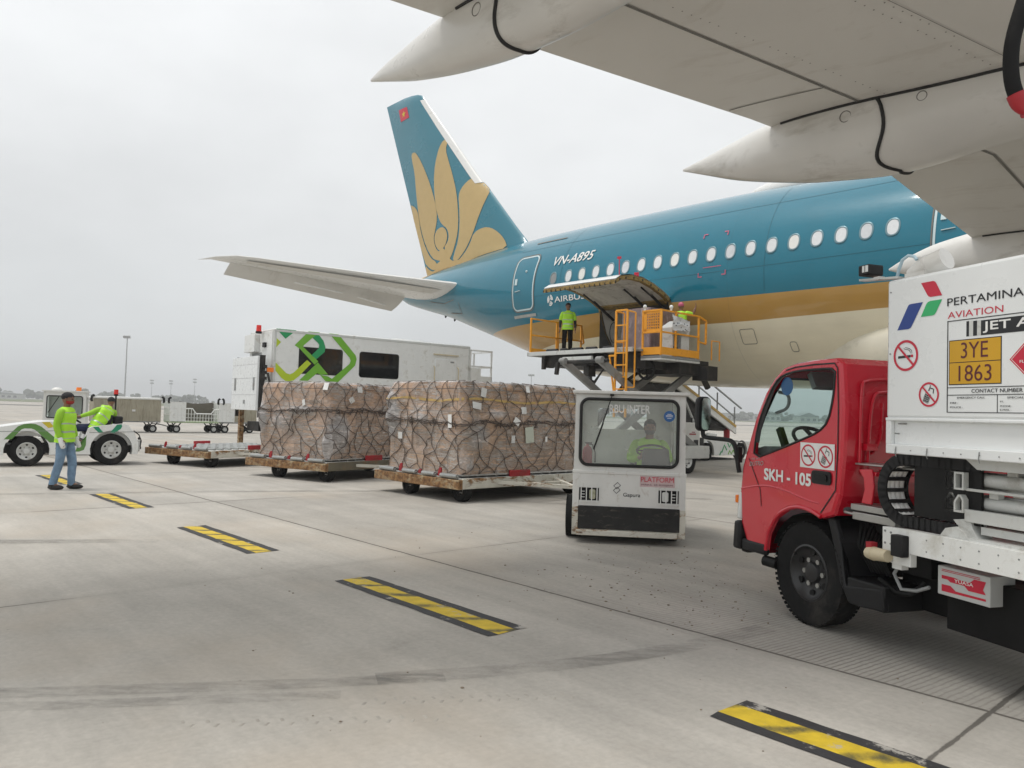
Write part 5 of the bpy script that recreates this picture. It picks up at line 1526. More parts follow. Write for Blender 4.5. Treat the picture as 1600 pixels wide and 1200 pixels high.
def person(label, loc, rz, pose, scale=1.0, trousers=None, top=None, sleeves=None, shortsleeve=False, cap=None, brim=True, mask=None, gloves=None, group=None, vest=True, held=None):
    J = dict(STAND); J.update(pose)
    J = {k: Vector(v) * (1 if k == 'face' else scale) for k, v in J.items()}
    s = scale
    root = thing('person', label, 'person', loc, rz, group)
    # body: one skinned surface, pelvis at the root
    keys = ['pelvis', 'waist', 'chest', 'neck', 'shl', 'ell', 'wrl', 'hdl', 'shr', 'elr', 'wrr', 'hdr', 'hil', 'knl', 'anl', 'tol', 'hir', 'knr', 'anr', 'tor']
    rad = dict(pelvis=(.125, .10), waist=(.115, .09), chest=(.125, .095), neck=(.055, .055), shl=.06, ell=.042, wrl=.030, hdl=(.040, .022), hil=.085, knl=.056, anl=.042, tol=(.035, .028))
    rr = [rad.get(k, rad.get(k[:2] + 'l')) for k in keys]
    rr = [tuple(q * s for q in (r_ if isinstance(r_, tuple) else (r_, r_))) for r_ in rr]
    ix = {k: i for i, k in enumerate(keys)}
    E_ = [('pelvis', 'waist'), ('waist', 'chest'), ('chest', 'neck'), ('chest', 'shl'), ('shl', 'ell'), ('ell', 'wrl'), ('wrl', 'hdl'), ('chest', 'shr'), ('shr', 'elr'), ('elr', 'wrr'), ('wrr', 'hdr'),
          ('pelvis', 'hil'), ('hil', 'knl'), ('knl', 'anl'), ('anl', 'tol'), ('pelvis', 'hir'), ('hir', 'knr'), ('knr', 'anr'), ('anr', 'tor')]
    v, f = skin_geo([tuple(J[k]) for k in keys], [(ix[a], ix[c]) for a, c in E_], rr, 2)
    b = MB().add(v, f)
    # head with brow, nose, chin and ears, turned the way it looks
    fy = J['face'].normalized(); fx = fy.cross(Vector((0, 0, 1))).normalized(); fz = fx.cross(fy)
    HM = Matrix(((fx.x, fy.x, fz.x), (fx.y, fy.y, fz.y), (fx.z, fy.z, fz.z)))
    hc = J['head']
    hd = MB(); hd.ball((0, 0, 0), (.073, .095, .115), 22, 16)
    def shape(p):
        x, y, z = p
        if z < -.02: k = 1 + (z + .02) * 2.2; x *= k; y = y * (1 + (z + .02) * 1.0) + (.012 if y > 0 else 0)
        if y > .05 and abs(x) < .018 and -.035 < z < .015: y += .024 * (1 - abs(x) / .018) * (1 - abs(z + .018) / .04 * .6)
        if y > .04 and .012 < z < .035: y += .006
        if y > .05 and .014 < abs(x) < .045 and -.004 < z < .014: y -= .008
        return Vector((x, y, z))
    hd.map(shape)
    for sx in (-1, 1): hd.ball((.073 * sx, -.005, -.008), (.012, .022, .032), 8, 6)
    b.add([hc + HM @ (Vector(p) * s) for p in hd.v], hd.f)
    b.cyl(J['neck'] - Vector((0, 0, .03 * s)), hc - fz * .05 * s, .056 * s, .054 * s, 14)
    # hands: four bent fingers and a thumb from the side of each palm
    for S, sx in (('l', -1), ('r', 1)):
        wr, hd_ = J['wr' + S], J['hd' + S]
        d = (hd_ - wr).normalized()
        side = d.cross(Vector((0, 1, 0)) if abs(d.y) < .8 else Vector((0, 0, 1))).normalized()
        nrm = side.cross(d)
        cy = Vector((0, 1, 0)) if abs(d.y) < .8 else Vector((0, 0, 1))
        spread = (cy - d * cy.dot(d)).normalized(); curl = d.cross(spread) * sx
        for k, L in enumerate((.066, .076, .072, .056)):
            o0 = hd_ + spread * (.028 - .019 * k) * s + d * .012 * s
            p1 = o0 + (d * .94 + curl * .25).normalized() * L * .5 * s; p2 = p1 + (d * .72 + curl * .68).normalized() * L * .5 * s
            b.tube([o0, p1, p2], [.0095 * s, .0088 * s, .007 * s], 6)
        o0 = (wr + hd_) / 2 + spread * .032 * s; p1 = o0 + (d * .6 + spread * .75).normalized() * .035 * s; p2 = p1 + (d * .9 + spread * .2 + curl * .3).normalized() * .028 * s
        b.tube([o0, p1, p2], [.012 * s, .0105 * s, .008 * s], 6)
    body = b.build('body', m_skin, root, 60)
    e_ = MB()
    for sx in (-1, 1): e_.ball(hc + HM @ (Vector((.030 * sx, .083, .006)) * s), .010 * s, 8, 6)
    e_.build('eye', m_dark, body)
    # trousers
    P = ['pelvis', 'waist', 'hil', 'knl', 'anl', 'hir', 'knr', 'anr']
    pv = [tuple(J[k] if k[:2] != 'an' else J[k] - (J['kn' + k[2]] - J[k]).normalized() * .055 * s) for k in P]
    pr = [(.142, .118), (.128, .105), (.102, .102), (.078, .078), (.066, .066), (.102, .102), (.078, .078), (.066, .066)]
    v, f = skin_geo(pv, [(0, 1), (0, 2), (2, 3), (3, 4), (0, 5), (5, 6), (6, 7)], [tuple(q * s for q in r_) for r_ in pr], 2)
    MB().add(v, f).map(lambda p: p + Vector((noise.noise(p * 9), noise.noise(p * 9 + Vector((7, 0, 0))), 0)) * .010).build('trousers', trousers, root, 60)
    # shirt sleeves
    for S in 'lr':
        a, e1, w1 = J['sh' + S], J['el' + S], J['wr' + S]
        inner = a + (J['chest'] - a) * .35
        pts = [inner, a, e1] + ([] if shortsleeve else [w1 + (e1 - w1).normalized() * .01])
        v, f = skin_geo([tuple(q) for q in pts], [(i, i + 1) for i in range(len(pts) - 1)], [(q * s, q * s) for q in ([.075, .078, .062, .045] if not shortsleeve else [.075, .080, .068])], 2)
        MB().add(v, f).build('sleeve', top, root, 60)
        if shortsleeve and sleeves:
            v, f = skin_geo([tuple(a + (e1 - a) * .6), tuple(e1), tuple(w1)], [(0, 1), (1, 2)], [(q * s, q * s) for q in (.056, .050, .038)], 2)
            MB().add(v, f).build('sleeve', sleeves, root, 60)
    # vest: rings round the spine with reflective bands
    lat = lambda t_: ((J['hir'] - J['hil']).normalized() * (1 - t_) + (J['shr'] - J['shl']).normalized() * t_).normalized()
    spine = [J['pelvis'] - (J['waist'] - J['pelvis']) * .75, J['pelvis'], J['waist'], J['chest'], J['neck'] - (J['neck'] - J['chest']) * .25, J['neck'] + (J['neck'] - J['chest']) * .02]
    wid = [(.195, .145), (.185, .140), (.172, .132), (.192, .138), (.180, .105), (.075, .075)]
    rows = []
    NR = 44
    for i in range(NR + 1):
        t_ = i / NR * (len(spine) - 1); k = min(int(t_), len(spine) - 2); q = t_ - k
        c = spine[k].lerp(spine[k + 1], q); w0, d0 = [x + (y - x) * q for x, y in zip(wid[k], wid[k + 1])]
        ax = (spine[k + 1] - spine[k]).normalized(); l_ = lat(min(1, t_ / 3.2)); l_ = (l_ - ax * l_.dot(ax)).normalized(); fr = ax.cross(l_)
        ring = []
        for m_ in range(26):
            a = 2 * PI * m_ / 26
            p = c + l_ * math.copysign(abs(math.cos(a)) ** .85, math.cos(a)) * w0 * s + fr * math.copysign(abs(math.sin(a)) ** .85, math.sin(a)) * d0 * s
            p += Vector((noise.noise(p * 8), noise.noise(p * 8 + Vector((3, 0, 0))), noise.noise(p * 8 + Vector((0, 9, 0))))) * .016 + (fr * math.sin(a) + l_ * math.cos(a)) * .010 * noise.noise(Vector((p.x * 6, p.y * 6, p.z * 22)))
            ring.append(p)
        rows.append(ring)
    bands = {6, 13, 14, 21, 31} if vest else set()
    b = MB(); b.grid(rows, closed=True, mfn=lambda i, j: 1 if i in bands else 0)
    b.build('vest' if vest else 'shirt', [m_vest if vest else top, m_tape], root, 60)
    if cap:
        b = MB()
        cm = MB(); cm.ball((0, -.008, .035), (.086, .108, .090), 20, 12)
        if brim:
            for i in range(10):
                a0, a1 = R(30 + 12 * i), R(42 + 12 * i)
                cm.add([(.080 * math.cos(a0), .02 + .075 * math.sin(a0), .045), (.080 * math.cos(a1), .02 + .075 * math.sin(a1), .045), (.080 * math.cos(a1), .02 + .165 * math.sin(a1), .028), (.080 * math.cos(a0), .02 + .165 * math.sin(a0), .028)], [(0, 1, 2, 3)])
        keep = [q for q in cm.f if all(cm.v[i][2] > -.012 + .50 * cm.v[i][1] * (1 if cm.v[i][1] > 0 else .15) for i in q)]
        b.add([hc + HM @ (Vector(p) * s) for p in cm.v], keep)
        b.build('cap', cap, body, 60)
    if mask:
        mm = MB(); mm.ball((0, .004, -.045), (.072, .105, .058), 18, 10)
        keep = [q for q in mm.f if all(mm.v[i][1] > -.03 for i in q)]
        MB().add([hc + HM @ (Vector(p) * s) for p in mm.v], keep).build('face_cover', mask, body, 60)
    for S in 'lr':
        a, t_ = J['an' + S], J['to' + S]
        d = Vector((t_.x - a.x, t_.y - a.y, 0)); d = d.normalized() if d.length > .02 else Vector((0, 1, 0))
        ang = math.atan2(d.y, d.x)
        b = MB(); bc = Vector((a.x, a.y, a.z - .045 * s)) + d * .06 * s
        b.ball(bc, (.145 * s, .052 * s, .048 * s), 16, 8, M=Matrix.Rotation(ang, 4, 'Z'))
        b.ball(Vector((a.x, a.y, a.z - .01 * s)), (.066 * s, .056 * s, .085 * s), 12, 8, M=Matrix.Rotation(ang, 4, 'Z'))
        b.map(lambda p: Vector((p.x, p.y, max(p.z, a.z - .085 * s))))
        b.build('shoe', m_shoe, root, 50)
    if gloves:
        for S in 'lr':
            wr, hd_ = J['wr' + S], J['hd' + S]
            v, f = skin_geo([tuple(wr + (J['el' + S] - wr).normalized() * .03), tuple(wr), tuple(hd_), tuple(hd_ + (hd_ - wr).normalized() * .10 * s)], [(0, 1), (1, 2), (2, 3)], [(.042 * s, .040 * s), (.042 * s, .040 * s), (.058 * s, .044 * s), (.044 * s, .036 * s)], 2)
            MB().add(v, f).build('glove', gloves, root, 60)
    return root, J

person('worker standing in hi-vis jacket, light blue jeans, black cap and red face cover', (-7.90, 13.66, 0), R(-86),
       dict(ell=(-.235, .0, 1.12), wrl=(-.24, .08, .90), hdl=(-.24, .11, .82), elr=(.235, -.04, 1.12), wrr=(.24, .04, .90), hdr=(.24, .07, .82), knl=(-.09, .10, .50), anl=(-.10, .10, .09), tol=(-.11, .29, .03), knr=(.10, -.02, .50), anr=(.11, -.12, .09), tor=(.12, .07, .03), face=(-.05, 1, -.08)),
       1.0, m_jeans, m_shirt, cap=m_cap, mask=m_redmask, gloves=m_glove)
# ================================================================== netted loads on roller dollies
def carton_mat(name, tint):
    m, t, bs = newmat(name)
    co = t.nodes.new('ShaderNodeTexCoord'); sp = N(t, 'ShaderNodeSeparateXYZ'); t.links.new(co.outputs['Object'], sp.inputs[0])
    su = N(t, 'ShaderNodeMath', operation='SUBTRACT'); t.links.new(sp.outputs['X'], su.inputs[0]); t.links.new(sp.outputs['Y'], su.inputs[1])
    cv = N(t, 'ShaderNodeCombineXYZ'); t.links.new(su.outputs[0], cv.inputs[0]); t.links.new(sp.outputs['Z'], cv.inputs[1])
    mp = N(t, 'ShaderNodeMapping'); mp.inputs['Location'].default_value = (.13, .11, 0); t.links.new(cv.outputs[0], mp.inputs[0])
    br = N(t, 'ShaderNodeTexBrick', Scale=1.0, offset=.37)
    br.inputs['Brick Width'].default_value = .62; br.inputs['Row Height'].default_value = .405; br.inputs['Mortar Size'].default_value = .010
    br.inputs['Mortar Smooth'].default_value = .4; br.inputs['Bias'].default_value = .0
    br.inputs['Color1'].default_value = (tint[0], tint[1], tint[2], 1); br.inputs['Color2'].default_value = (tint[0] * .74, tint[1] * .70, tint[2] * .66, 1); br.inputs['Mortar'].default_value = (.07, .04, .025, 1)
    t.links.new(mp.outputs[0], br.inputs['Vector'])
    vec = co.outputs['Object']
    c = mixc(t, 1, br.outputs['Color'], ramp(t, noisen(t, vec, 2.5, 5), [(.3, .85), (.7, 1.1)]), 'MULTIPLY')
    # cling film: hazy second layer low down, glints on diagonal creases painted pale into the colour
    zn = N(t, 'ShaderNodeMath', operation='MULTIPLY_ADD'); t.links.new(noisen(t, vec, 2.2, 4), zn.inputs[0]); zn.inputs[1].default_value = .9; t.links.new(sp.outputs['Z'], zn.inputs[2])
    low = ramp(t, zn.outputs[0], [(1.55, 1), (1.85, .12)])
    lw = N(t, 'ShaderNodeMapRange'); t.links.new(zn.outputs[0], lw.inputs[0]); lw.inputs['From Min'].default_value = 1.6; lw.inputs['From Max'].default_value = 1.95; lw.inputs['To Min'].default_value = .38; lw.inputs['To Max'].default_value = .06
    c = mixc(t, lw.outputs[0], c, (.58, .45, .36))
    cr_ = None
    for rot, sc in (((.0, .6, .0), (1.2, 1.2, 9)), ((.5, -.7, .3), (1.0, 1.0, 7)), ((.2, .1, 0), (.8, .8, 12))):
        n = noisen(t, objco(t, sc, rot), 1.7, 6, .62, .6)
        r_ = ramp(t, n, [(.515, 0), (.545, .95), (.552, .9), (.58, 0)])
        if cr_ is None: cr_ = r_
        else:
            a = N(t, 'ShaderNodeMath', operation='MAXIMUM'); t.links.new(cr_, a.inputs[0]); t.links.new(r_, a.inputs[1]); cr_ = a.outputs[0]
    gate = ramp(t, noisen(t, vec, 1.6, 4), [(.36, 0), (.58, .95)])
    mm = N(t, 'ShaderNodeMath', operation='MULTIPLY'); t.links.new(cr_, mm.inputs[0]); t.links.new(gate, mm.inputs[1])
    c = mixc(t, mm.outputs[0], c, (.82, .78, .74))
    fa = N(t, 'ShaderNodeAttribute', attribute_name='loose_film')
    fs_ = N(t, 'ShaderNodeMath', operation='MULTIPLY_ADD'); t.links.new(noisen(t, vec, 5, 6, .65, .8), fs_.inputs[0]); fs_.inputs[1].default_value = .7; t.links.new(fa.outputs['Fac'], fs_.inputs[2])
    fcol = mixc(t, ramp(t, noisen(t, objco(t, (2, 2, 5), (.3, .8, 0)), 3, 6, .65, 1), [(.4, 0), (.62, 1)]), (.47, .44, .43), (.72, .70, .69))
    c = mixc(t, ramp(t, fs_.outputs[0], [(.62, 0), (.92, .88)]), c, fcol)
    t.links.new(c, bs.inputs['Base Color'])
    bs.inputs['Roughness'].default_value = .55
    bs.inputs['Coat Weight'].default_value = 1.0; bs.inputs['Coat Roughness'].default_value = .10
    h = N(t, 'ShaderNodeMath', operation='ADD'); t.links.new(noisen(t, objco(t, (3, 3, 7), (.4, .5, .2)), 1.6, 6, .65, 1.2), h.inputs[0]); t.links.new(mm.outputs[0], h.inputs[1])
    bump(t, bs, h.outputs[0], .8, .055)
    return m
m_carton_a = carton_mat('wrapped_cartons', (.50, .295, .165))
m_carton_b = carton_mat('wrapped_cartons_rosy', (.52, .31, .185))
m_net = mat('grey_brown_net_rope', (.105, .082, .068), .85, var=.35, scale=8)
m_film = mat('white_plastic_film', (.60, .585, .58), .3, var=.14, scale=5, coat=.5, bmp=.6, bscale=7)
m_filmgrey = mat('grey_plastic_film', (.42, .38, .36), .3, var=.16, scale=5, coat=.6, bmp=.6, bscale=7)
m_tapeyellow = mat('yellow_tape', (.50, .34, .12), .4, var=.25)
m_paper = mat('paper_label', (.66, .66, .64), .6, var=.05)
m_papergreen = mat('pale_green_paper', (.50, .53, .45), .7, var=.05)
m_alu = mat('aluminium_pallet', (.50, .50, .49), .35, metal=.7, var=.12)

def dolly(label, loc, rz, m_side, stencil=None):
    L, D = 3.42, 2.55                                       # x along the broad side, y along the train
    o = thing('cargo_dolly', label, 'cargo dolly', loc, rz, 'roller dollies coupled in a train')
    b = MB(); b.bx(-.0, .10, 0, D, .235, .40); b.bx(L - .10, L, 0, D, .235, .40); b.build_each('end_beam', m_rust, o, bevel=.008)
    b = MB(); b.bx(.10, L - .10, 0, .09, .238, .42); b.bx(.10, L - .10, D - .09, D, .238, .42)
    side = b.build_each('side_beam', m_side, o, bevel=.008)
    b = MB()
    for k in range(7): b.bx(.1, L - .1, .28 + k * .32, .34 + k * .32, .25, .38)
    for x in (.5, 1.7, 2.9): b.bx(x - .06, x + .06, .09, D - .09, .24, .36)
    for y in (.30, 1.75):
        for x in (.28, L - .28): b.bx(x - .08, x + .08, y - .10, y + .10, .20, .30)
    b.build('frame', m_under, o)
    b = MB(); b.bx(.08, L - .04, .04, D - .04, .405, .425); b.build('deck', m_rail_grey, o, 0)
    for k, (y0, y1) in enumerate(((.10, .55), (.72, 1.08), (1.28, 1.68), (1.95, 2.42))):
        b = MB(); b.cyl((.055, y0, .452), (.055, y1, .452), .040, n=14); b.cyl((.055, y0 - .03, .452), (.055, y1 + .03, .452), .014, n=8)
        b.build('roller', m_roller, o)
    b = MB()
    for k in range(13):
        x = .32 + k * .235
        for j in range(4): b.cyl((x, .14 + j * .60, .448), (x, .60 + j * .60, .448), .026, n=10)
    b.build('deck_roller', m_roller, o)
    b = MB()
    for y in (.62, 1.20, 1.80):
        hgt = .12 if y != 1.20 else .05
        b.prism([(y - .045, .43), (y + .045, .43), (y + .045, .46 + hgt * .4), (y, .46 + hgt), (y - .045, .46 + hgt)], .07, .10, 'yz')
    b.build_each('edge_stop', m_redpaint, o, bevel=.006)
    for x0, y in ((1.25, .01), (1.45, D - .06)):
        b = MB(); b.bx(x0, x0 + .52, y, y + .05, .40, .535); b.build('side_stop', m_redpaint, o, bevel=.008)
    for x in (.28, L - .28):
        for y in (.22, 1.72):
            wheel(o, (x, y, .195), .195, .15, 'x', rim=m_under, hub=.5, side=-1 if x < 1 else 1)
    b = MB(); cx = 1.7
    b.bar((cx - .75, .02, .33), (cx, -1.15, .31), .07, .06); b.bar((cx + .75, .02, .33), (cx, -1.15, .31), .07, .06)
    b.bar((cx - .45, -.45, .32), (cx + .45, -.45, .32), .06, .05); b.bar((cx, -1.1, .31), (cx, -1.45, .30), .06, .05)
    b.tube([(cx + .05 * math.cos(q), -1.5 + .05 * math.sin(q), .30) for q in [2 * PI * i / 12 for i in range(12)]], .014, 6, closed=True)
    b.build('tow_bar', m_rust_light, o)
    b = MB(); b.box((cx, D + .05, .30), (.2, .12, .10)); b.cyl((cx, D + .09, .22), (cx, D + .09, .40), .02, n=8); b.build('hitch', m_under, o)
    if stencil:
        text('lettering', stencil, m_ink, side, frame((1.05, -.002, .275), (1, 0, 0), (0, 0, 1)), .62, .095, bold=.02)
    return o

dA = ((-.87, 13.25), math.atan2(.695, .72)); dB = ((-3.86, 16.12), math.atan2(.84, .54)); dC = ((-7.42, 18.92), math.atan2(.854, .52))
dolly('rusty roller dolly with chipped white side beam under the nearest netted load', (*dA[0], 0), dA[1], m_rust_light)
dolly('rusty roller dolly with dark side beam under the smaller, farther netted load', (*dB[0], 0), dB[1], mat('grimy_olive_beam', (.14, .125, .085), .6, var=.25, dirt=(.2, .1, .04), dirt_amt=.4))
dolly('empty roller dolly with red stops between tow tractor and netted loads', (*dC[0], 0), dC[1], m_rust_light, 'GPN')

def load(label, loc, rz, x0, x1, y0, y1, h, mcar, seed, bags, labels, band, knot):
    o = thing('cargo_pallet', label, 'cargo pallet', (*loc, .478), rz, 'netted cartons on aircraft pallets')
    r = random.Random(seed)
    W, D = x1 - x0, y1 - y0
    per = 2 * (W + D)
    def P(s, z, off=0.0, bul=True):
        s %= per
        if s < D: p, n = Vector((x0, y1 - s)), Vector((-1, 0))
        elif s < D + W: p, n = Vector((x0 + s - D, y0)), Vector((0, -1))
        elif s < 2 * D + W: p, n = Vector((x1, y0 + s - D - W)), Vector((1, 0))
        else: p, n = Vector((x1 - (s - 2 * D - W), y1)), Vector((0, 1))
        dc = min(abs(s - q) for q in (0, D, D + W, 2 * D + W, per))
        cen = Vector(((x0 + x1) / 2, (y0 + y1) / 2))
        if dc < .10: p = p + (cen - p).normalized() * (.10 - dc) * .30
        q = Vector((p.x * 1.1 + seed, p.y * 1.1, z * 1.4))
        k = .014 * noise.noise(q) + .008 * noise.noise(q * 3.1) + .005 * noise.noise(q * 9)
        k += .022 * (1 if int((s + (.3 if int(z / .405) % 2 else 0)) / .62) % 2 else -1) * .6   # cartons stand proud of each other
        k -= .05 * max(0, (z - h * .9) / (h * .1)) ** 2
        for bs_, bz_, brs, brz, dep, _m in bags:
            ds = abs(s - bs_); ds = min(ds, per - ds)
            g_ = math.exp(-((ds / brs) ** 2 + ((z - bz_) / brz) ** 2) * 1.3)
            if g_ > .03: k += dep * g_ * (1 + .5 * noise.noise(q * 4.5) + .3 * noise.noise(q * 10))
        p = p + n * (k + off)
        return Vector((p.x, p.y, z))
    zs = [0, .03] + [h * i / 40 for i in range(1, 40)] + [h - .012, h]
    ns = int(per / .05)
    b = MB()
    b.grid([[P(per * i / ns, z) for i in range(ns)] for z in zs], closed=True)
    topr = [[P(per * i / ns, h) for i in range(ns)]]
    cen = Vector(((x0 + x1) / 2, (y0 + y1) / 2, h + .02))
    for k in (.96, .7, .3):
        topr.append([cen + (p - cen) * k + Vector((0, 0, .03 * noise.noise(p * 3))) for p in topr[0]])
    b.grid(topr, closed=True); b.add(topr[-1], [list(range(ns))])
    wc = b.build('wrapped_cartons', mcar, o, 50)
    at = wc.data.attributes.new('loose_film', 'FLOAT', 'POINT')
    for i, z in enumerate(zs):
        for j in range(ns):
            s = per * j / ns; w_ = 0
            for bs_, bz_, brs, brz, dep, m_ in bags:
                ds = abs(s - bs_); ds = min(ds, per - ds)
                w_ = max(w_, (1.0 if m_ is m_film else .55) * math.exp(-((ds / brs) ** 2 + ((z - bz_) / brz) ** 2) * 1.0))
            at.data[i * ns + j].value = max(w_, .62 if z > h * .985 else 0)
    # ropes
    b = MB()
    cw, rows_n = .37, 8
    node = {}
    ncol = int(per / cw)
    cw = per / ncol
    zr = [.0, .20, .45, .70, .92, 1.12, 1.36, h + .0]
    zr = [z / 1.65 * h for z in zr]
    kz = knot * h
    for i, z in enumerate(zr):
        for c in range(ncol):
            s = (c + (.5 if i % 2 else 0)) * cw + (r.uniform(-.13, .13) if 0 < i < 7 else 0)
            zz = z + (r.uniform(-.09, .09) if 0 < i < 7 else 0)
            if i in (4,): zz = kz + .09 * noise.noise(Vector((c * cw * .8, seed, 0))) + r.uniform(-.04, .04)
            node[i, c] = (s, zz)
    def rope(a, c, rad, slack=.0):
        (s0, z0), (s1, z1) = a, c
        if s1 - s0 > per / 2: s1 -= per
        if s0 - s1 > per / 2: s1 += per
        wob = r.uniform(-slack, slack)
        b.tube([P(s0 + (s1 - s0) * t_ + wob * math.sin(PI * t_), z0 + (z1 - z0) * t_, .014) for t_ in (0, .2, .4, .6, .8, 1)], rad, 5)
    for i in range(7):
        for c in range(ncol):
            for dc in ((0, -1) if i % 2 == 0 else (0, 1)):
                c2 = (c + dc) % ncol
                if r.random() < (.10 if i < 3 else .03): continue
                rope(node[i, c], node[i + 1, c2], .0066 if i < 4 else .0054, .075)
    for i in (7,):
        for c in range(ncol):
            s, z = node[i, c]; p = P(s, h, .01)
            q = cen + (p - cen) * .8; b.tube([p, q + Vector((0, 0, .02))], .007, 5)
    for k in range(4):                                     # the tangled gathering line round the middle
        pts = []
        ph = r.uniform(0, 6)
        for i in range(int(per / .07)):
            s = i * .07
            z = kz + .09 * noise.noise(Vector((s * .8, seed, 0))) + .030 * math.sin(s * (5 + k) + ph) + r.uniform(-.022, .022)
            pts.append(P(s + r.uniform(-.02, .02), z, .016 + .008 * k))
        b.tube(pts, .0065, 5, closed=True)
    for k in range(26):
        s = r.uniform(0, per); z = kz + .09 * noise.noise(Vector((s * .8, seed, 0)))
        b.tube([P(s + r.uniform(-.08, .08), z + r.uniform(-.09, .07), .018 + .012 * r.random()) for _ in range(4)], .009, 5)
    b.build('cargo_net', m_net, o)
    for s, z, w, hh, rot, m_ in labels:
        b = MB(); q = R(rot)
        co_ = [(-w / 2, -hh / 2), (w / 2, -hh / 2), (w / 2, hh / 2), (-w / 2, hh / 2)]
        b.add([P(s + a * math.cos(q) - c_ * math.sin(q), z + a * math.sin(q) + c_ * math.cos(q), .032) for a, c_ in co_], [(0, 1, 2, 3)])
        b.build('paper_label', m_, o, 0)
    if band:
        b = MB(); b.grid([[P(per * i / 90, band + dz + .02 * math.sin(i * .35) + .01 * r.uniform(-1, 1), .008) for i in range(90)] for dz in (0, .04)], closed=True)
        b.build('yellow_tape', m_tapeyellow, o, 0)
    b = MB(); b.bx(x0 - .07, x1 + .07, y0 - .07, y1 + .07, -.02, .004); b.build('pallet_base', m_alu, o, 0)
    return o
DA, WA = 2.27, 3.02
load('larger nearest netted block of wrapped cartons with yellow tape, next to the white tractor', dA[0], dA[1], .20, 3.22, .13, 2.40, 1.655, m_carton_a, 3,
     [(.16, .95, .22, .42, .16, m_film), (.10, 1.32, .16, .2, .10, m_film), (DA + .30, .72, .34, .40, .07, m_filmgrey), (DA + .08, .18, .2, .22, .06, m_filmgrey), (1.05, .95, .35, .16, .06, m_filmgrey), (DA + .75, 1.08, .3, .12, .05, m_filmgrey)],
     [(DA - .34, .93, .10, .24, 3, m_sticker), (.45, .62, .12, .13, 0, m_paper), (DA + .25, 1.22, .22, .12, -8, m_paper), (DA + .42, 1.46, .13, .16, -12, m_paper), (DA + 1.45, 1.16, .15, .13, 3, m_paper), (DA + 1.62, .70, .22, .30, 6, m_papergreen), (DA + 1.18, .62, .12, .14, 0, m_paper), (DA + 1.25, .95, .16, .12, -30, m_sticker), (DA + 1.55, 1.56, .10, .12, 0, m_sticker), (DA + 2.05, .62, .06, .1, 0, m_sticker)],
     1.30, .55)
load('farther netted block of wrapped cartons with white plastic bulging at its near corner', dB[0], dB[1], .22, 3.20, .15, 2.38, 1.645, m_carton_b, 9,
     [(2.23 + .26, .55, .34, .46, .10, m_film), (2.23 - .02, .28, .12, .34, .08, m_film), (.10, .85, .18, .35, .12, m_film), (1.35, 1.03, .40, .10, .06, m_film), (.8, .78, .5, .25, .05, m_filmgrey)],
     [(2.23 - .12, 1.56, .14, .16, 0, m_sticker), (2.23 + .62, 1.28, .12, .13, 35, m_paper), (2.23 + .85, 1.52, .15, .13, 0, m_paper), (1.45, 1.2, .08, .14, 20, m_paper)],
     0, .62)
# ================================================================== white platform tractor: x to the right, y away from the viewer, z up
pt_ = thing('platform_tractor', 'white box-cab platform tractor facing the viewer with a large dusty windscreen', 'tow tractor', (1.49, 9.6, 0), R(-7))
HW = .69
m_ptw = m_white_old
b = MB()
holed_plate(b, [(-HW, .90), (HW, .90), (HW - .02, 1.86), (-HW + .02, 1.86)], [rrect(-.60, .575, .985, 1.785, .09)], .0, .045, 'xz')
b.bx(-HW - .012, HW + .012, -.022, 1.5, .862, .902); b.bx(-HW, HW, -.012, .05, .46, .866)
for s_ in (-1, 1):
    holed_plate(b, [(.05, .14), (1.55, .14), (1.55, 1.86), (.05, 1.86)], [rrect(.28, 1.3, 1.02, 1.72, .06)], s_ * (HW - .004), s_ * (HW - .04), 'yz')
    b.bx(s_ * (HW + .005), s_ * (HW - .075), -.018, .05, .10, .868)
holed_plate(b, [(-HW + .05, .5), (HW - .05, .5), (HW - .05, 1.86), (-HW + .05, 1.86)], [rrect(-.42, .28, 1.40, 1.70, .05)], 1.50, 1.545, 'xz')
b.bx(-HW + .04, HW - .04, .05, 1.5, .30, .34)
cabp = b.build('cab', m_ptw, pt_, bevel=.006)
b = MB(); b.bx(-HW - .03, HW + .03, -.06, 1.6, 1.862, 1.905); b.build('roof', m_ptw, pt_, bevel=.012)
b = MB(); P = [(x, -.012, z) for x, z in rrect(-.612, .587, .973, 1.797, .10, 8)]; b.tube(P, .020, 8, closed=True); b.build('windscreen_seal', m_seal, cabp)
b = MB(); b.flat(rrect(-.60, .575, .985, 1.785, .09), .018, 'xz'); ws = b.build('windscreen', m_glass_dust_glare, pt_, 0)
for s_ in (-1, 1):
    b = MB(); b.flat(rrect(.28, 1.3, 1.02, 1.72, .06), s_ * (HW - .02), 'yz'); b.build('side_window', m_glass_cab, cabp, 0)
b = MB(); b.flat(rrect(-.42, .28, 1.40, 1.70, .05), 1.52, 'xz'); b.build('rear_window', m_glass_cab, cabp, 0)
FT = lambda x, z, d=-.014: frame((x, d, z), (1, 0, 0), (0, 0, 1))
m_faded = mat('faded_white_lettering', (.80, .80, .78), .6, var=.12)
text('lettering', 'RBU INTER', m_faded, ws, frame((-.262, .012, 1.628), (1, 0, 0), (0, 0, 1)), .505, .105, bold=.03)
text('lettering', 'PLATFORM', m_pred, None or cabp, FT(.148, .785, -.0165), .40, .062, bold=.012)
b = MB(); b.bx(.136, .562, -.0135, -.0150, .724, .860); pl = b.build('number_plate', mat('pink_plate', (.60, .46, .46), .6, var=.12, scale=9), cabp, 0)
text('lettering', 'MAKS. 25 KM/JAM', m_maroon, pl, FT(.155, .735, -.0158), .38, .026, bold=.02)
text('lettering', 'Gapura', m_ink, cabp, FT(-.066, .578), .21, .062, bold=.02)
b = MB()
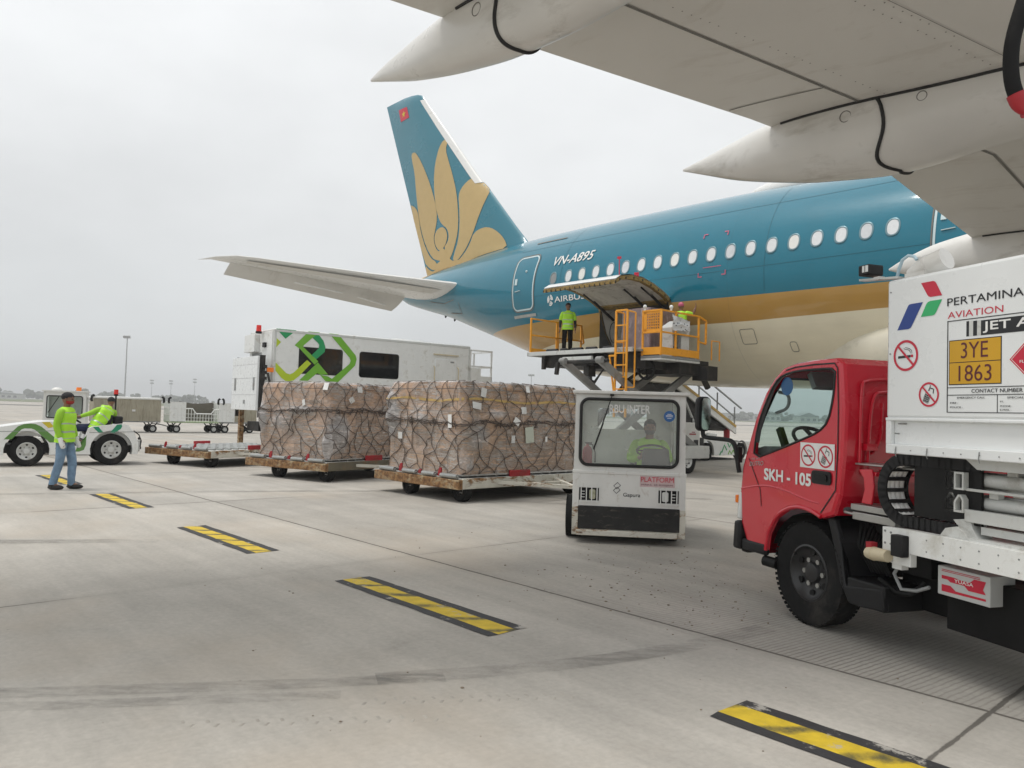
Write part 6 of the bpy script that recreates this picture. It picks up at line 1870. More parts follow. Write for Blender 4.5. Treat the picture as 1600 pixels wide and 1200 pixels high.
for cx, cz in ((-.143, .725), (-.146, .668)):
    v, f = strip([(cx - .042, cz - .004), (cx + .004, cz + .040), (cx + .042, cz + .004), (cx - .004, cz - .040)], .009, lambda a, c: (a, -.0145, c), True)
    b.add(v, f)
b.build('logo', m_ink, cabp, 0)
bs_ = MB(); bs_.prism(circ(.48, 1.605, .068, 28), .010, .014, 'xz'); bst = bs_.build('round_sticker', m_bluesticker, ws, 0)
b = MB()
for z, w in ((1.628, .05), (1.612, .085), (1.598, .085), (1.578, .05)): b.bx(.48 - w / 2, .48 + w / 2, .0085, .0095, z, z + .006)
b.build('sticker_print', m_sticker, bst, 0)
b = MB(); b.bar((-.232, -.045, 1.85), (-.30, -.05, 1.62), .018, .012); b.bar((-.30, -.05, 1.62), (-.352, -.035, 1.46), .014, .012); b.bar((-.335, -.028, 1.50), (-.447, -.022, 1.165), .012, .02); b.box((-.232, -.03, 1.855), (.05, .05, .035)); b.build('wiper', m_dark, cabp)
b = MB(); b.bx(-.622, .628, -.028, .02, .178, .462); b.build('rubber_bumper', mat('scuffed_rubber', (.016, .016, .015), .7, var=.3, dirt=(.12, .10, .08), dirt_amt=.22, dscale=(3, 3, 9), bmp=.2), pt_, bevel=.006)
b = MB(); b.bx(-.64, .605, -.06, .0, .10, .168); b.bx(-HW, HW, -.012, .06, .135, .18); b.build('bumper_bar', m_rust_light, pt_, bevel=.008)
b = MB(); b.bx(-HW - .004, -HW + .075, -.021, .02, .10, .45); b.bx(HW - .075, HW + .008, -.021, .02, .10, .45); b.build_each('corner_post', m_rust_light, pt_, bevel=.004)
for x0 in (-.612, .366):
    h_ = empty('headlight'); h_.parent = pt_
    b = MB(); b.bx(x0, x0 + .246, -.0145, -.0125, .53, .686); b.build('lamp_recess', m_dark, h_, 0)
    b = MB(); xx = x0 + (.165 if x0 < 0 else .082); b.prism(rrect(xx - .038, xx + .038, .548, .668, .02), -.017, -.024, 'xz'); b.build('lamp_lens', mat('yellowed_lens', (.42, .42, .30), .15, var=.25, scale=30) if x0 < 0 else m_lamp, h_, 0)
    b = MB()
    for k in range(4): b.bar((x0 + .025 + .066 * k, -.034, .505), (x0 + .025 + .066 * k, -.034, .712), .012, .008)
    for z in (.515, .70): b.bar((x0 + .0, -.03, z), (x0 + .246, -.03, z), .008, .006)
    for z in (.57, .605, .64): b.bar((x0 + (.03 if x0 < 0 else .165), -.02, z), (x0 + (.07 if x0 < 0 else .205), -.02, z), .010, .008)
    b.build('lamp_guard', m_white, h_)
for sx in (-1, 1):
    for y in (.52, 3.1): wheel(pt_, (sx * .69 if sx < 0 else .55, y, .27), .27, .20, 'x', rim=m_ptw, side=sx)
b = MB(); b.bx(-.62, .62, .3, 4.2, .22, .32); b.cyl((-.55, .52, .27), (.5, .52, .27), .05); b.cyl((-.55, 3.1, .27), (.5, 3.1, .27), .05); b.build('chassis', m_under, pt_)
b = MB(); b.bx(-HW, HW, 1.62, 4.3, .40, .58); b.bx(-HW, HW, 1.62, 1.75, .58, .9); b.build('load_bed', m_ptw, pt_, bevel=.01)
b = MB(); b.bx(.02, .60, .95, 1.4, .34, .70); b.bx(.06, .56, 1.3, 1.42, .70, 1.20); b.build('seat', m_dash, pt_, bevel=.03)
b = MB(); b.bx(-.64, .64, .06, .26, .34, .96); b.box((.34, .28, 1.06), (.36, .16, .24), rx=-.35, top=(.9, .9)); b.build('dashboard', m_dash, pt_, bevel=.02)
b = MB(); c0 = Vector((.30, .48, 1.15)); axw = Vector((0, .42, .9)).normalized(); e1 = Vector((1, 0, 0)); e2 = axw.cross(e1)
b.tube([c0 + (e1 * math.cos(q) + e2 * math.sin(q)) * .19 for q in [2 * PI * i / 28 for i in range(28)]], .014, 8, closed=True); b.bar(c0 - e1 * .18, c0 + e1 * .18, .03, .02); b.cyl(c0, c0 - axw * .3, .025); b.build('steering_wheel', m_blackplastic, pt_)
fe = thing('fire_extinguisher', 'red fire extinguisher behind the lower left of the tractor windscreen', 'fire extinguisher', (1.49 + math.cos(R(-7)) * -.53 - math.sin(R(-7)) * .35, 9.6 + math.sin(R(-7)) * -.53 + math.cos(R(-7)) * .35, .96), 0)
b = MB(); b.lathe([(.0, 0), (.06, 0), (.065, .02), (.065, .17), (.045, .22), (.02, .235), (.02, .26)], axis='z', n=18); b.build('cylinder', m_redpaint, fe)
b = MB(); b.tube([(0, 0, .26), (.06, -.02, .25), (.10, -.02, .15), (.10, -.02, .02)], .010, 6); b.box((.01, 0, .27), (.09, .025, .02)); b.build('hose', m_blackplastic, fe)
ca, sa_ = math.cos(R(-7)), math.sin(R(-7))
pl_ = lambda x, y, z: (1.49 + ca * x - sa_ * y, 9.6 + sa_ * x + ca * y, z)
SIT = dict(pelvis=(0, 0, .14), waist=(0, -.02, .27), chest=(0, .0, .46), neck=(0, .03, .63), head=(0, .06, .775), shl=(-.19, .01, .57), shr=(.19, .01, .57), hil=(-.09, .02, .12), hir=(.09, .02, .12),
           knl=(-.12, .44, .16), knr=(.12, .44, .16), anl=(-.12, .48, -.24), anr=(.12, .48, -.24), tol=(-.12, .64, -.30), tor=(.12, .64, -.30), ell=(-.27, .14, .33), elr=(.27, .14, .33), wrl=(-.14, .38, .38), wrr=(.14, .38, .38), hdl=(-.12, .45, .40), hdr=(.12, .45, .40))
person('driver in black cap and hi-vis vest seated behind the dusty windscreen', pl_(.30, 1.02, .68), R(173), SIT, .98, m_blacktrous, m_shirt, cap=m_cap, mask=mat('dark_face_cover', (.05, .05, .055), .8))
# ================================================================== high loader at the rear hold: built in the aircraft's frame (x forward, n to its right)
LX, LN = 3.6, 4.6
ld = thing('cargo_loader', 'scissor cargo loader with raised white deck and orange rails at the open hold door', 'cargo loader', tuple(AC_M @ Vector((LX, -LN, 0))), AC_RZ)
def L(x, n, z): return (x - LX, LN - n, z)
def lbox(b, x0, x1, n0, n1, z0, z1, mi=0): b.bx(x0 - LX, x1 - LX, LN - n1, LN - n0, z0, z1, mi)
DZ = 3.40
dk = empty('bridge_deck'); dk.parent = ld
b = MB(); lbox(b, 1.40, 5.45, 3.12, 6.0, DZ - .06, DZ); b.build('deck_plate', m_grey, dk)
b = MB(); lbox(b, 1.38, 5.40, 5.98, 6.05, DZ - .09, DZ + .03); lbox(b, 1.36, 1.44, 3.1, 6.05, DZ - .09, DZ + .03); lbox(b, 2.9, 4.0, 6.0, 6.10, DZ - .30, DZ - .17); lbox(b, 4.5, 5.0, 5.9, 6.2, DZ - .10, DZ + .02)
b.build('edge_beam', m_rail_grey, dk, bevel=.01)
for k, (x0, w) in enumerate(((2.05, .42), (2.62, .22), (3.05, .40), (3.62, .36), (4.25, .42))):
    b = MB(); b.cyl(L(x0, 5.86, DZ + .05), L(x0 + w, 5.86, DZ + .05), .065, n=14); b.build('deck_roller', m_blackplastic, dk)
b = MB()
for k in range(7): b.cyl(L(1.6, 3.4 + k * .33, DZ + .03), L(5.3, 3.4 + k * .33, DZ + .03), .035, n=10)
b.build('roller_bed', m_roller, dk)
b = MB()
lbox(b, 2.05, 3.9, 3.4, 5.9, DZ - .42, DZ - .08); lbox(b, 3.6, 5.5, 3.3, 5.6, DZ - .50, DZ - .10); lbox(b, 1.95, 2.1, 5.6, 6.0, DZ - .44, DZ - .1)
lbox(b, 3.55, 3.75, 5.6, 5.9, DZ - .72, DZ - .1); lbox(b, 4.6, 5.9, 3.2, 4.6, DZ - .62, DZ - .2); lbox(b, 2.0, 2.1, 5.95, 6.05, DZ - .50, DZ - .2); lbox(b, 5.7, 6.2, 3.2, 3.7, DZ - .75, DZ - .35)
for k in range(5): b.tube([L(3.5 + .04 * k, 5.7, DZ - .4), L(3.55 + .05 * k, 5.75, DZ - .75 - .03 * k), L(3.8, 5.7, DZ - .85 - .02 * k), L(4.05, 5.6, DZ - .5)], .018, 5)
b.bar(L(2.3, 5.9, DZ - .25), L(3.7, 5.9, DZ - .42), .08)
b.build('under_frame', m_under, dk)
b = MB()
q_ = [(.27 * math.cos(a), .27 * math.sin(a)) for a in [2 * PI * i / 26 for i in range(26)]]
b.tube([L(5.35 + p, 5.35, DZ - .52 + z) for p, z in q_], .035, 8, closed=True)
for i in range(0, 26, 5): b.bar(L(5.35, 5.35, DZ - .52), L(5.35 + q_[i][0], 5.35, DZ - .52 + q_[i][1]), .03)
b.build('cable_reel', m_dark, ld)
# guard rail on the left of the bridge
gr = empty('guard_rail'); gr.parent = ld
b = MB()
for n in (6.0, 4.88, 3.75): b.bar(L(1.46, n, DZ), L(1.46, n, DZ + 1.08), .05)
for z in (DZ + 1.06, DZ + .56): b.bar(L(1.46, 6.02, z), L(1.46, 3.73, z), .045)
b.bar(L(1.46, 3.75, DZ + 1.06), L(1.46, 3.62, DZ + .5), .05); b.bar(L(1.46, 3.62, DZ + .5), L(1.46, 3.75, DZ + .45), .04); b.bar(L(1.46, 4.80, DZ), L(1.46, 4.80, DZ + 1.06), .04)
b.build('rail_tube', m_orange, gr, bevel=.006)
b = MB(); lbox(b, 1.44, 1.48, 4.9, 6.0, DZ + .02, DZ + .16); lbox(b, 3.3, 3.9, 3.2, 3.3, DZ + .0, DZ + .16); b.build('toe_board', m_orange, gr)
# operator platform on the right
op = empty('operator_platform'); op.parent = ld
ZF = 3.22
b = MB(); lbox(b, 5.36, 6.04, 3.85, 5.62, ZF - .06, ZF); lbox(b, 5.36, 6.04, 3.85, 5.62, ZF - .12, ZF - .07, 1); b.build('floor', [m_grey, m_rail_grey], op)
b = MB()
for x, n in ((5.40, 5.60), (6.0, 5.60), (6.0, 4.95), (6.0, 3.88), (5.42, 3.88)): b.bar(L(x, n, ZF), L(x, n, ZF + 1.22), .05)
for z in (ZF + 1.20, ZF + .62):
    b.bar(L(5.38, 5.60, z), L(6.02, 5.60, z), .05); b.bar(L(6.0, 5.62, z), L(6.0, 3.86, z), .045)
b.bar(L(6.0, 3.88, ZF + 1.2), L(6.02, 3.55, ZF + 1.1), .05); b.bar(L(6.02, 3.55, ZF + 1.1), L(6.02, 3.55, ZF + .45), .05); b.bar(L(6.02, 3.55, ZF + .45), L(6.0, 3.9, ZF + .5), .045)
b.bar(L(6.15, 3.45, ZF), L(6.15, 3.45, ZF + .55), .03); b.bar(L(6.15, 3.05, ZF), L(6.15, 3.05, ZF + .55), .03); b.bar(L(6.15, 3.45, ZF + .55), L(6.15, 3.05, ZF + .55), .03)
b.build('rail_tube', m_orange, op, bevel=.006)
b = MB(); lbox(b, 5.38, 6.02, 5.61, 5.64, ZF + .02, ZF + .22); lbox(b, 6.01, 6.04, 3.9, 5.62, ZF + .02, ZF + .22); b.build('toe_board', m_orange, op)
b = MB(); x0, x1, z0, z1 = 5.52, 5.95, ZF + .70, ZF + 1.14
for k in range(7): b.bar(L(x0 + (x1 - x0) * k / 6, 5.60, z0), L(x0 + (x1 - x0) * k / 6, 5.60, z1), .022)
for k in range(7): b.bar(L(x0, 5.60, z0 + (z1 - z0) * k / 6), L(x1, 5.60, z0 + (z1 - z0) * k / 6), .022)
lbox(b, 5.42, 5.53, 5.59, 5.61, ZF + .62, ZF + 1.2); lbox(b, 5.42, 6.0, 5.59, 5.61, ZF + 1.12, ZF + 1.2); lbox(b, 5.42, 6.0, 5.59, 5.61, ZF + .62, ZF + .71)
b.build('mesh_panel', m_orange, op)
b = MB(); holed_plate(b, [(ZF, -4.95), (ZF, -4.28), (ZF + 1.0, -4.28), (ZF + .78, -4.95)] if False else [(LN - 5.05, ZF), (LN - 4.25, ZF), (LN - 4.25, ZF + 1.02), (LN - 4.62, ZF + 1.02), (LN - 5.05, ZF + .80)], [[(LN - 4.98, ZF + .08), (LN - 4.62, ZF + .08), (LN - 4.62, ZF + .66), (LN - 4.98, ZF + .66)]], 5.55 - LX, 5.95 - LX, 'yz')
b.build('control_console', m_rail_grey, op, bevel=.012)
b = MB(); lbox(b, 5.56, 5.60, 4.6, 5.0, ZF + .05, ZF + .7); lbox(b, 5.62, 5.85, 4.65, 4.95, ZF + .08, ZF + .3); b.build('console_recess', m_dark, op)
b = MB()
for x, n in ((5.45, 5.60), (5.98, 5.15)): b.cyl(L(x, n, ZF + 1.22), L(x, n, ZF + 1.27), .03, n=10); b.ball(L(x, n, ZF + 1.32), (.055, .055, .06), 12, 8)
b.build('work_lamp', m_lamp, op)
b = MB(); rows = []
for i in range(14):
    u_ = i / 13
    rows.append([(.04 + .06 * noise.noise((u_ * 4, j * .5, 1)), (u_ - .5) * .80, (j / 8 - .35) * .42 * (1 - .5 * u_ * (j / 8)) + .06 * noise.noise((u_ * 3, j * .4, 7))) for j in range(9)])
b.grid(rows)
mm_, t, bs = newmat('printed_sheet')
v_ = N(t, 'ShaderNodeTexVoronoi', Scale=9); t.links.new(objco(t), v_.inputs['Vector'])
t.links.new(mixc(t, ramp(t, v_.outputs['Distance'], [(.20, 1), (.26, 0)]), (.68, .68, .68), (.02, .02, .03)), bs.inputs['Base Color'])
cs = tag(b.build('crumpled_sheet', mm_, None, 60), 'crumpled white sheet with black print lying over the loader control console', 'plastic sheet'); cs.location = AC_M @ Vector((6.03, -4.80, ZF + .86)); cs.rotation_euler.z = AC_RZ
# ladder with hoops
la = empty('ladder'); la.parent = ld
b = MB()
for x in (4.98, 5.36):
    b.bar(L(x, 6.22, 1.55), L(x, 6.22, 4.40), .055, .045)
b.bar(L(4.98, 6.22, 4.40), L(5.36, 6.22, 4.40), .05)
for x in (5.12, 5.50): b.bar(L(x, 6.05, 2.35), L(x, 6.05, 4.34), .035)
b.bar(L(4.98, 6.22, 4.38), L(5.12, 6.05, 4.34), .035); b.bar(L(5.36, 6.22, 4.38), L(5.50, 6.05, 4.34), .035); b.bar(L(5.12, 6.05, 3.55), L(4.98, 6.22, 3.55), .03)
b.bar(L(4.72, 6.15, 3.20), L(4.95, 6.2, 2.1), .04); b.bar(L(4.70, 6.15, 3.20), L(5.0, 6.2, 3.20), .05); b.bar(L(5.5, 6.05, 2.35), L(5.36, 6.2, 2.35), .03); b.bar(L(5.25, 6.1, 3.0), L(5.38, 6.2, 2.1), .03)
b.build('ladder_rail', m_orange, la, bevel=.006)
b = MB()
for z in (1.7, 2.0, 2.3, 2.62, 2.94, 3.26, 3.58, 4.0): b.bar(L(4.98, 6.22, z), L(5.36, 6.22, z), .04, .035)
b.build('rung', m_orange, la)
b = MB(); lbox(b, 4.92, 5.28, 6.15, 6.34, 2.02, 2.20); b.build('step_box', mat('bright_orange_plastic', (.85, .20, .02), .4), la, bevel=.02)
# scissor arms, chassis, wheels
sc = empty('scissor_lift'); sc.parent = ld
m_scissor = mat('scissor_grey', (.23, .23, .22), .5, var=.1, dirt=DIRT, dirt_amt=.3)
for x in (3.9, 5.2):
    for s_ in (0, 1):
        p, q = (L(x + .12 * s_, 7.1, DZ - .38), L(x + .12 * s_, 2.6, .62)) if s_ == 0 else (L(x + .12, 3.0, DZ - .38), L(x + .12, 7.5, .62))
        b = MB(); b.bar(p, q, .10, .20); b.cyl(Vector(p) - Vector((.10, 0, 0)), Vector(p) + Vector((.10, 0, 0)), .09, n=14); b.build('scissor_arm', m_scissor, sc, bevel=.01)
b = MB(); b.cyl(L(3.8, 7.0, DZ - .40), L(5.4, 7.0, DZ - .40), .05); b.cyl(L(4.6, 6.6, 1.2), L(4.6, 5.2, 2.6), .07); b.cyl(L(4.6, 5.2, 2.6), L(4.6, 4.4, 3.0), .045); b.bar(L(3.8, 7.2, DZ - .42), L(3.8, 7.25, DZ - .75), .09); b.bar(L(5.6, 3.2, DZ - .45), L(5.7, 2.9, DZ - .95), .12); b.build_each('lift_cylinder', m_under, sc)
b = MB(); lbox(b, 2.3, 5.6, 2.6, 10.0, .42, .78); lbox(b, 2.2, 5.7, 6.4, 10.2, .80, .98); lbox(b, 5.0, 5.7, 8.2, 10.0, .42, 1.35); b.build('chassis', m_rail_grey, ld, bevel=.02)
for x in (2.45, 5.45):
    for n in (3.6, 8.9): wheel(ld, L(x, n, .36), .36, .26, 'x', rim=m_white, side=1 if x > 4 else -1)
# load waiting at the door
wp = thing('cargo_pallet', 'plastic wrapped cargo standing inside the hold doorway behind the orange rails', 'cargo pallet', tuple(AC_M @ Vector((4.72, -4.0, DZ + .06))), AC_RZ, 'netted cartons on aircraft pallets')
b = MB(); rows = []
for k in range(13):
    z = 1.18 * k / 12; rows.append([(x_ * (1 - .03 * (k == 12)) + .03 * noise.noise((x_ * 3, y_ * 3, z * 3)), y_ * (1 - .03 * (k == 12)) + .03 * noise.noise((x_ * 3 + 5, y_ * 3, z * 3)), z) for x_, y_ in rrect(-.62, .42, -.95, .70, .06, 4)])
b.grid(rows, closed=True); b.add(rows[-1], [list(range(len(rows[-1])))])
b.build('wrapped_goods', mat('purple_grey_wrap', (.20, .135, .135), .35, var=.3, scale=4, coat=.6, bmp=.6, bscale=9, dirt=(.36, .30, .30), dirt_amt=.35, dscale=(4, 4, 2)), wp, 60)
b = MB(); b.bx(-.68, .48, -1.0, .76, -.03, .0); b.build('pallet_base', m_alu, wp)
pL = AC_M @ Vector((1.80, -4.75, DZ)); pR = AC_M @ Vector((5.12, -3.50, ZF + .04))
person('loader worker in hi-vis vest, dark cap and black sleeves standing at the left orange rail', tuple(pL), R(176), dict(face=(-.25, 1, -.22), knl=(-.09, .02, .50), hdl=(-.24, .08, .80)), .965, m_blacktrous, m_vest, sleeves=m_cap, shortsleeve=True, cap=m_cap, group=None)
person('loader worker with pink head cover, back turned, one arm raised beside the hold door', tuple(pR), R(-25), dict(elr=(.33, .14, 1.36), wrr=(.40, .16, 1.56), hdr=(.41, .17, 1.64), ell=(-.23, .1, 1.13), wrl=(-.16, .30, 1.02), hdl=(-.14, .37, 1.02), face=(-.25, 1, 0)), .98, m_blacktrous, m_vest, sleeves=m_skin, shortsleeve=True, cap=m_pinkcap, brim=False)
# ================================================================== white high-lift truck with the green emblem: x along the visible side, y away, z up
AM = math.atan2(.613, .79)
am = thing('lift_truck', 'long white high-lift box truck with green knot emblem and two dark windows', 'lift truck', (-7.52, 24.15, 0), AM)
b = MB(); b.bx(0, 7.47, 0, 2.15, 1.55, 4.03); bodyA = b.build('box_body', m_white, am, bevel=.03)
b = MB(); b.bx(-.02, 7.49, -.014, 2.17, 3.925, 4.0); b.bx(-.02, .06, -.014, 2.17, 1.55, 3.95); b.bx(7.41, 7.49, -.014, 2.17, 1.55, 3.95); b.bx(0, 7.47, -.014, .04, 1.5, 1.62); b.build('edge_trim', m_rail_grey, bodyA, bevel=.006)
b = MB(); b.bx(4.6, 5.8, .6, 1.5, 4.03, 4.12); b.build('roof_hatch', m_white, bodyA, bevel=.03)
for x0, x1, z0, z1 in ((.83, 2.32, 2.655, 3.493), (2.966, 4.455, 2.645, 3.482)):
    b = MB(); b.prism(rrect(x0 - .02, x1 + .02, z0 - .02, z1 + .02, .10), -.004, .02, 'xz'); w_ = b.build('side_window', m_seal, bodyA, 0)
    b = MB(); b.prism(rrect(x0, x1, z0, z1, .09), -.007, .01, 'xz'); b.build('pane', m_vinylglass, w_, 0)
def vin(name, P, m, d, k=1):
    v, f = drape(chaikin(P, k) if k else P, lambda a, c: (a, -d, c), 3); return MB().add(v, f).build(name, m, bodyA, 0)
vin('emblem', [(.03, 4.02), (.70, 4.02), (.346, 3.717)], m_dgreen, .009, 0)
vin('emblem', [(.03, 3.74), (.207, 3.603), (.03, 3.39)], m_lime, .009, 0)
vin('emblem', [(.004, 3.03), (.03, 2.97), (.418, 2.625), (.538, 2.593), (.654, 2.651), (1.093, 3.09), (1.234, 2.982), (.845, 2.558), (.665, 2.408), (.534, 2.376), (.402, 2.382), (.268, 2.465), (.01, 2.742)], m_lime, .0095, 0)
vin('emblem', [(1.108, 4.02), (1.50, 4.02), (1.309, 3.809), (1.254, 3.83), (.965, 3.56), (.94, 3.507), (1.48, 3.07), (1.359, 2.95), (.836, 3.434), (.658, 3.536)], m_green, .010, 0)
vin('emblem', [(1.254, 3.817), (1.427, 3.976), (1.63, 3.756), (1.709, 3.552), (1.687, 3.392), (1.406, 3.136), (1.236, 3.255), (1.474, 3.495), (1.489, 3.612), (1.425, 3.687)], m_dgreen, .0105, 0)
vin('emblem', [(1.465, 3.035), (1.83, 2.663), (1.579, 2.636), (1.452, 2.682), (1.148, 2.419), (.851, 2.417)], m_green, .010, 0)
vin('emblem', [(1.815, 4.02), (2.158, 4.012), (2.70, 3.46), (2.80, 3.36), (2.845, 3.231), (2.795, 3.011), (2.208, 2.43), (1.755, 2.435), (1.551, 2.635), (1.832, 2.597), (1.976, 2.525), (2.588, 3.053), (2.627, 3.163), (2.579, 3.267)], m_green, .0105, 0)
b = MB(); b.bx(5.95, 6.86, -.012, .02, 2.0, 3.47); dr = b.build('side_door', m_white_clean, am, bevel=.01)
b = MB(); b.bx(5.88, 6.95, -.06, .02, 3.60, 3.635); b.build('door_canopy', m_cream, dr)
b = MB(); b.bx(5.985, 6.82, -.0135, -.010, 2.0, 3.435); b.build('door_leaf', m_white, dr)
b = MB(); b.bx(6.62, 6.76, -.03, -.01, 3.34, 3.39); b.build('door_closer', m_grey, dr)
for x in (5.90, 6.93): 
    b = MB(); b.tube([(x, -.02, 3.18), (x, -.09, 3.14), (x, -.09, 2.3), (x, -.02, 2.26)], .02, 6); b.build('grab_rail', m_cream, dr)
b = MB()                                                   # left end: header box, doorway, fittings
b.bx(-.05, .0, .1, 2.05, 1.6, 3.95, 0); b.bx(-.22, -.05, 1.2, 2.15, 3.32, 3.90, 0); b.bx(-.06, -.045, .95, 1.85, 1.7, 3.30, 1)
b.build('rear_wall', [m_white, m_grey], am, bevel=.015)
b = MB(); b.bx(-.09, -.05, .72, .90, 2.75, 3.1); b.bx(-.12, -.05, .55, .75, 3.45, 3.60); b.build_each('rear_lamp', m_blackplastic, am)
b = MB(); b.cyl((-.18, .95, 3.90), (-.18, .95, 3.97), .10, n=14); b.cyl((-.18, .95, 3.97), (-.18, .95, 4.17), .085, .075, 14, 1); b.build('beacon', [m_dark, m_redlens], am)
b = MB(); b.bx(-.52, -.44, .0, 2.32, 1.42, 3.12); tl = b.build('tail_lift', m_white_clean, am, bevel=.01)
b = MB(); b.bx(-.535, -.515, .18, .30, 2.05, 2.45); b.bx(-.535, -.515, 1.92, 2.06, 2.05, 2.45); b.bx(-.53, -.515, 1.0, 1.15, 1.62, 1.74); b.build('tail_lift_bracket', m_grey, tl)
b = MB()
for z in (1.9, 2.43, 2.86): b.bx(-.5215, -.5195, .02, 2.3, z, z + .008)
b.build('panel_joint', m_grey, tl, 0)
b = MB(); b.bx(-.43, -.28, -.05, .08, 1.2, 3.15); b.bx(-.43, -.28, 2.1, 2.2, 1.2, 3.15)
for k in range(9): b.box((-.30, -.06, 1.35 + .18 * k), (.14, .05, .10))
b.tube([(-.2, -.05, 2.6), (-.1, -.07, 2.2), (-.16, -.06, 1.6), (-.05, -.05, 1.2)], .035, 6)
b.build_each('lift_column', m_under, am)
b = MB(); b.box((-.12, -.03, 2.70), (.22, .06, .14)); b.build('side_lamp', m_orangelens, am, bevel=.01)
b = MB(); b.bx(-.42, -.28, 1.70, 1.86, .0, 1.42); b.build('support_leg', m_rust, am)
b = MB(); b.bx(-.2, 9.3, .55, 1.6, .75, 1.05); b.bx(.4, 7.2, .3, 1.85, 1.05, 1.55); b.bx(.2, .65, -.06, .35, .35, 1.3); b.bx(-.1, .3, .0, .5, .75, 1.15)
b.bx(2.3, 4.0, .1, .6, .5, 1.0); b.build('chassis', m_under, am)
b = MB(); b.bx(-.02, .50, -.10, -.06, .85, 1.12); b.build('tail_lamp', m_white, am)
for x in (1.1, 6.2, 8.3):
    for y in (.22, 1.93): wheel(am, (x, y, .48), .48, .28, rim=m_white, side=-1 if y < 1 else 1)
b = MB(); b.prism([(7.75, .5), (9.35, .5), (9.40, 1.3), (9.2, 2.15), (8.9, 2.25), (7.75, 2.25)], .0, 2.15, 'xz'); cabA = b.build('cab', m_white, am, bevel=.05)
b = MB(); b.prism([(8.2, 1.45), (9.22, 1.4), (9.08, 2.02), (8.2, 2.02)], -.006, .02, 'xz'); b.build('cab_window', m_vinylglass, cabA, 0)
b = MB()                                                   # loading balcony with railings over the cab
for x, y in ((7.52, .02), (8.5, .02), (8.5, 1.2), (8.5, 2.1), (7.9, 2.1)):
    b.bx(x - .03, x + .03, y - .03, y + .03, 2.55, 3.90)
for z in (3.88, 3.28):
    b.bx(7.5, 8.53, -.01, .05, z - .03, z + .03); b.bx(8.47, 8.53, .0, 2.13, z - .03, z + .03); b.bx(7.5, 8.53, 2.08, 2.13, z - .03, z + .03)
b.bar((7.55, 2.1, 2.8), (8.45, 2.1, 3.85), .03); b.bar((8.5, .1, 2.7), (8.5, 1.2, 3.2), .03); b.bar((8.5, 1.25, 3.3), (8.5, 2.05, 3.85), .03)
b.bx(7.5, 8.53, -.02, 2.13, 2.50, 2.58); b.bx(7.5, 8.0, -.01, .02, 2.58, 3.20); b.bx(8.0, 8.53, -.01, .02, 2.58, 2.92)
b.build('balcony', m_white, am, bevel=.006)
b = MB(); b.bx(7.86, 7.93, 1.2, 1.4, 2.6, 3.85); b.build('balcony_gate', m_dark, am)

# ================================================================== tow tractor on the left: x forward (to the left of the picture), y towards the viewer, z up
TG = math.atan2(-.587, -.81)
tg = thing('tow_tractor', 'open white baggage tow tractor with green wave stripes, its driver turned away', 'tow tractor', (-9.82, 18.99, 0), TG)
def arc_pts(cx, cz, r_, a0, a1, n=10): return [(cx + r_ * math.cos(R(a0 + (a1 - a0) * i / n)), cz + r_ * math.sin(R(a0 + (a1 - a0) * i / n))) for i in range(n + 1)]
FXW = 1.77
side = [(2.72, .34), (2.80, .52), (2.76, .74), (2.60, .83), (2.30, .92), (1.90, .99), (1.50, 1.05), (1.16, 1.06), (1.06, 1.00), (1.02, .60), (.96, .50), (.72, .47), (.62, .56), (.52, .90), (.44, .945), (-.22, 1.025), (-.36, .99), (-.50, .80), (-.60, .56), (-.60, .27), (-.44, .27)] + arc_pts(0, .385, .47, 195, -15 + 360 if False else -15, 12) + [(.52, .27), (1.20, .27)] + list(reversed(arc_pts(FXW, .36, .46, -12, 192, 12)))[0:] + [(2.28, .27), (2.40, .30)]
b = MB(); b.prism(side, -.16, -.02, 'xz'); b.prism(side, -1.24, -1.38, 'xz')
b.prism([(2.72, .34), (2.80, .52), (2.76, .74), (2.60, .83), (2.30, .92), (1.90, .99), (1.50, 1.05), (1.16, 1.06), (1.08, 1.0), (1.06, .70), (2.3, .70), (2.4, .34)], -1.24, -.16, 'xz')
b.prism([(.55, .62), (.48, .86), (-.30, .96), (-.50, .80), (-.58, .5), (-.4, .48)], -1.24, -.16, 'xz')
bodyT = b.build('body', m_white, tg, bevel=.03)
b = MB(); b.bx(-.50, 2.5, -.2, -1.2, .30, .50); b.bx(.55, 1.05, -.16, -1.24, .36, .44); b.build('chassis', m_under, tg)
for x, r_ in ((0, .385), (FXW, .355)):
    for y in (-.13, -1.27): wheel(tg, (x, y, r_), r_, .22, rim=m_rail_grey, side=1 if y > -.5 else -1, hub=.58)
def tv(name, P, m, k=0): 
    v, f = drape(chaikin(P, k) if k else P, lambda a, c: (a, -.0165, c), 3); return MB().add(v, f).build(name, m, bodyT, 0)
tv('wave_stripe', [(2.23, .63), (2.08, .63), (1.90, .86), (1.84, .885), (1.70, .885), (1.62, .85), (1.32, .56), (1.20, .56), (1.20, .66), (1.50, .93), (1.62, .99), (1.72, 1.0), (1.86, .985), (1.97, .93)], m_tgreen)
tv('wave_stripe', [(1.52, 1.04), (1.30, 1.045), (1.28, .98), (1.04, .78), (1.03, .88), (1.24, 1.0)] if False else [(1.50, 1.035), (1.34, 1.045), (1.24, .93), (1.05, .80), (1.05, .90), (1.17, .96), (1.36, .90)], m_yellowvinyl)
tv('wave_stripe', [(.74, .48), (.68, .48), (.60, .58), (.555, .74), (.56, .62), (.56, .50), (.60, .38), (.70, .34), (.78, .34)], m_tgreen)
tv('wave_stripe', [(.43, .945), (.31, .955), (.205, .80), (.06, .80), (-.08, .985), (-.20, 1.01), (-.21, .96), (-.06, .74), (.24, .74)] if False else [(.43, .935), (.31, .945), (.19, .80), (.29, .79)], m_tealgreen)
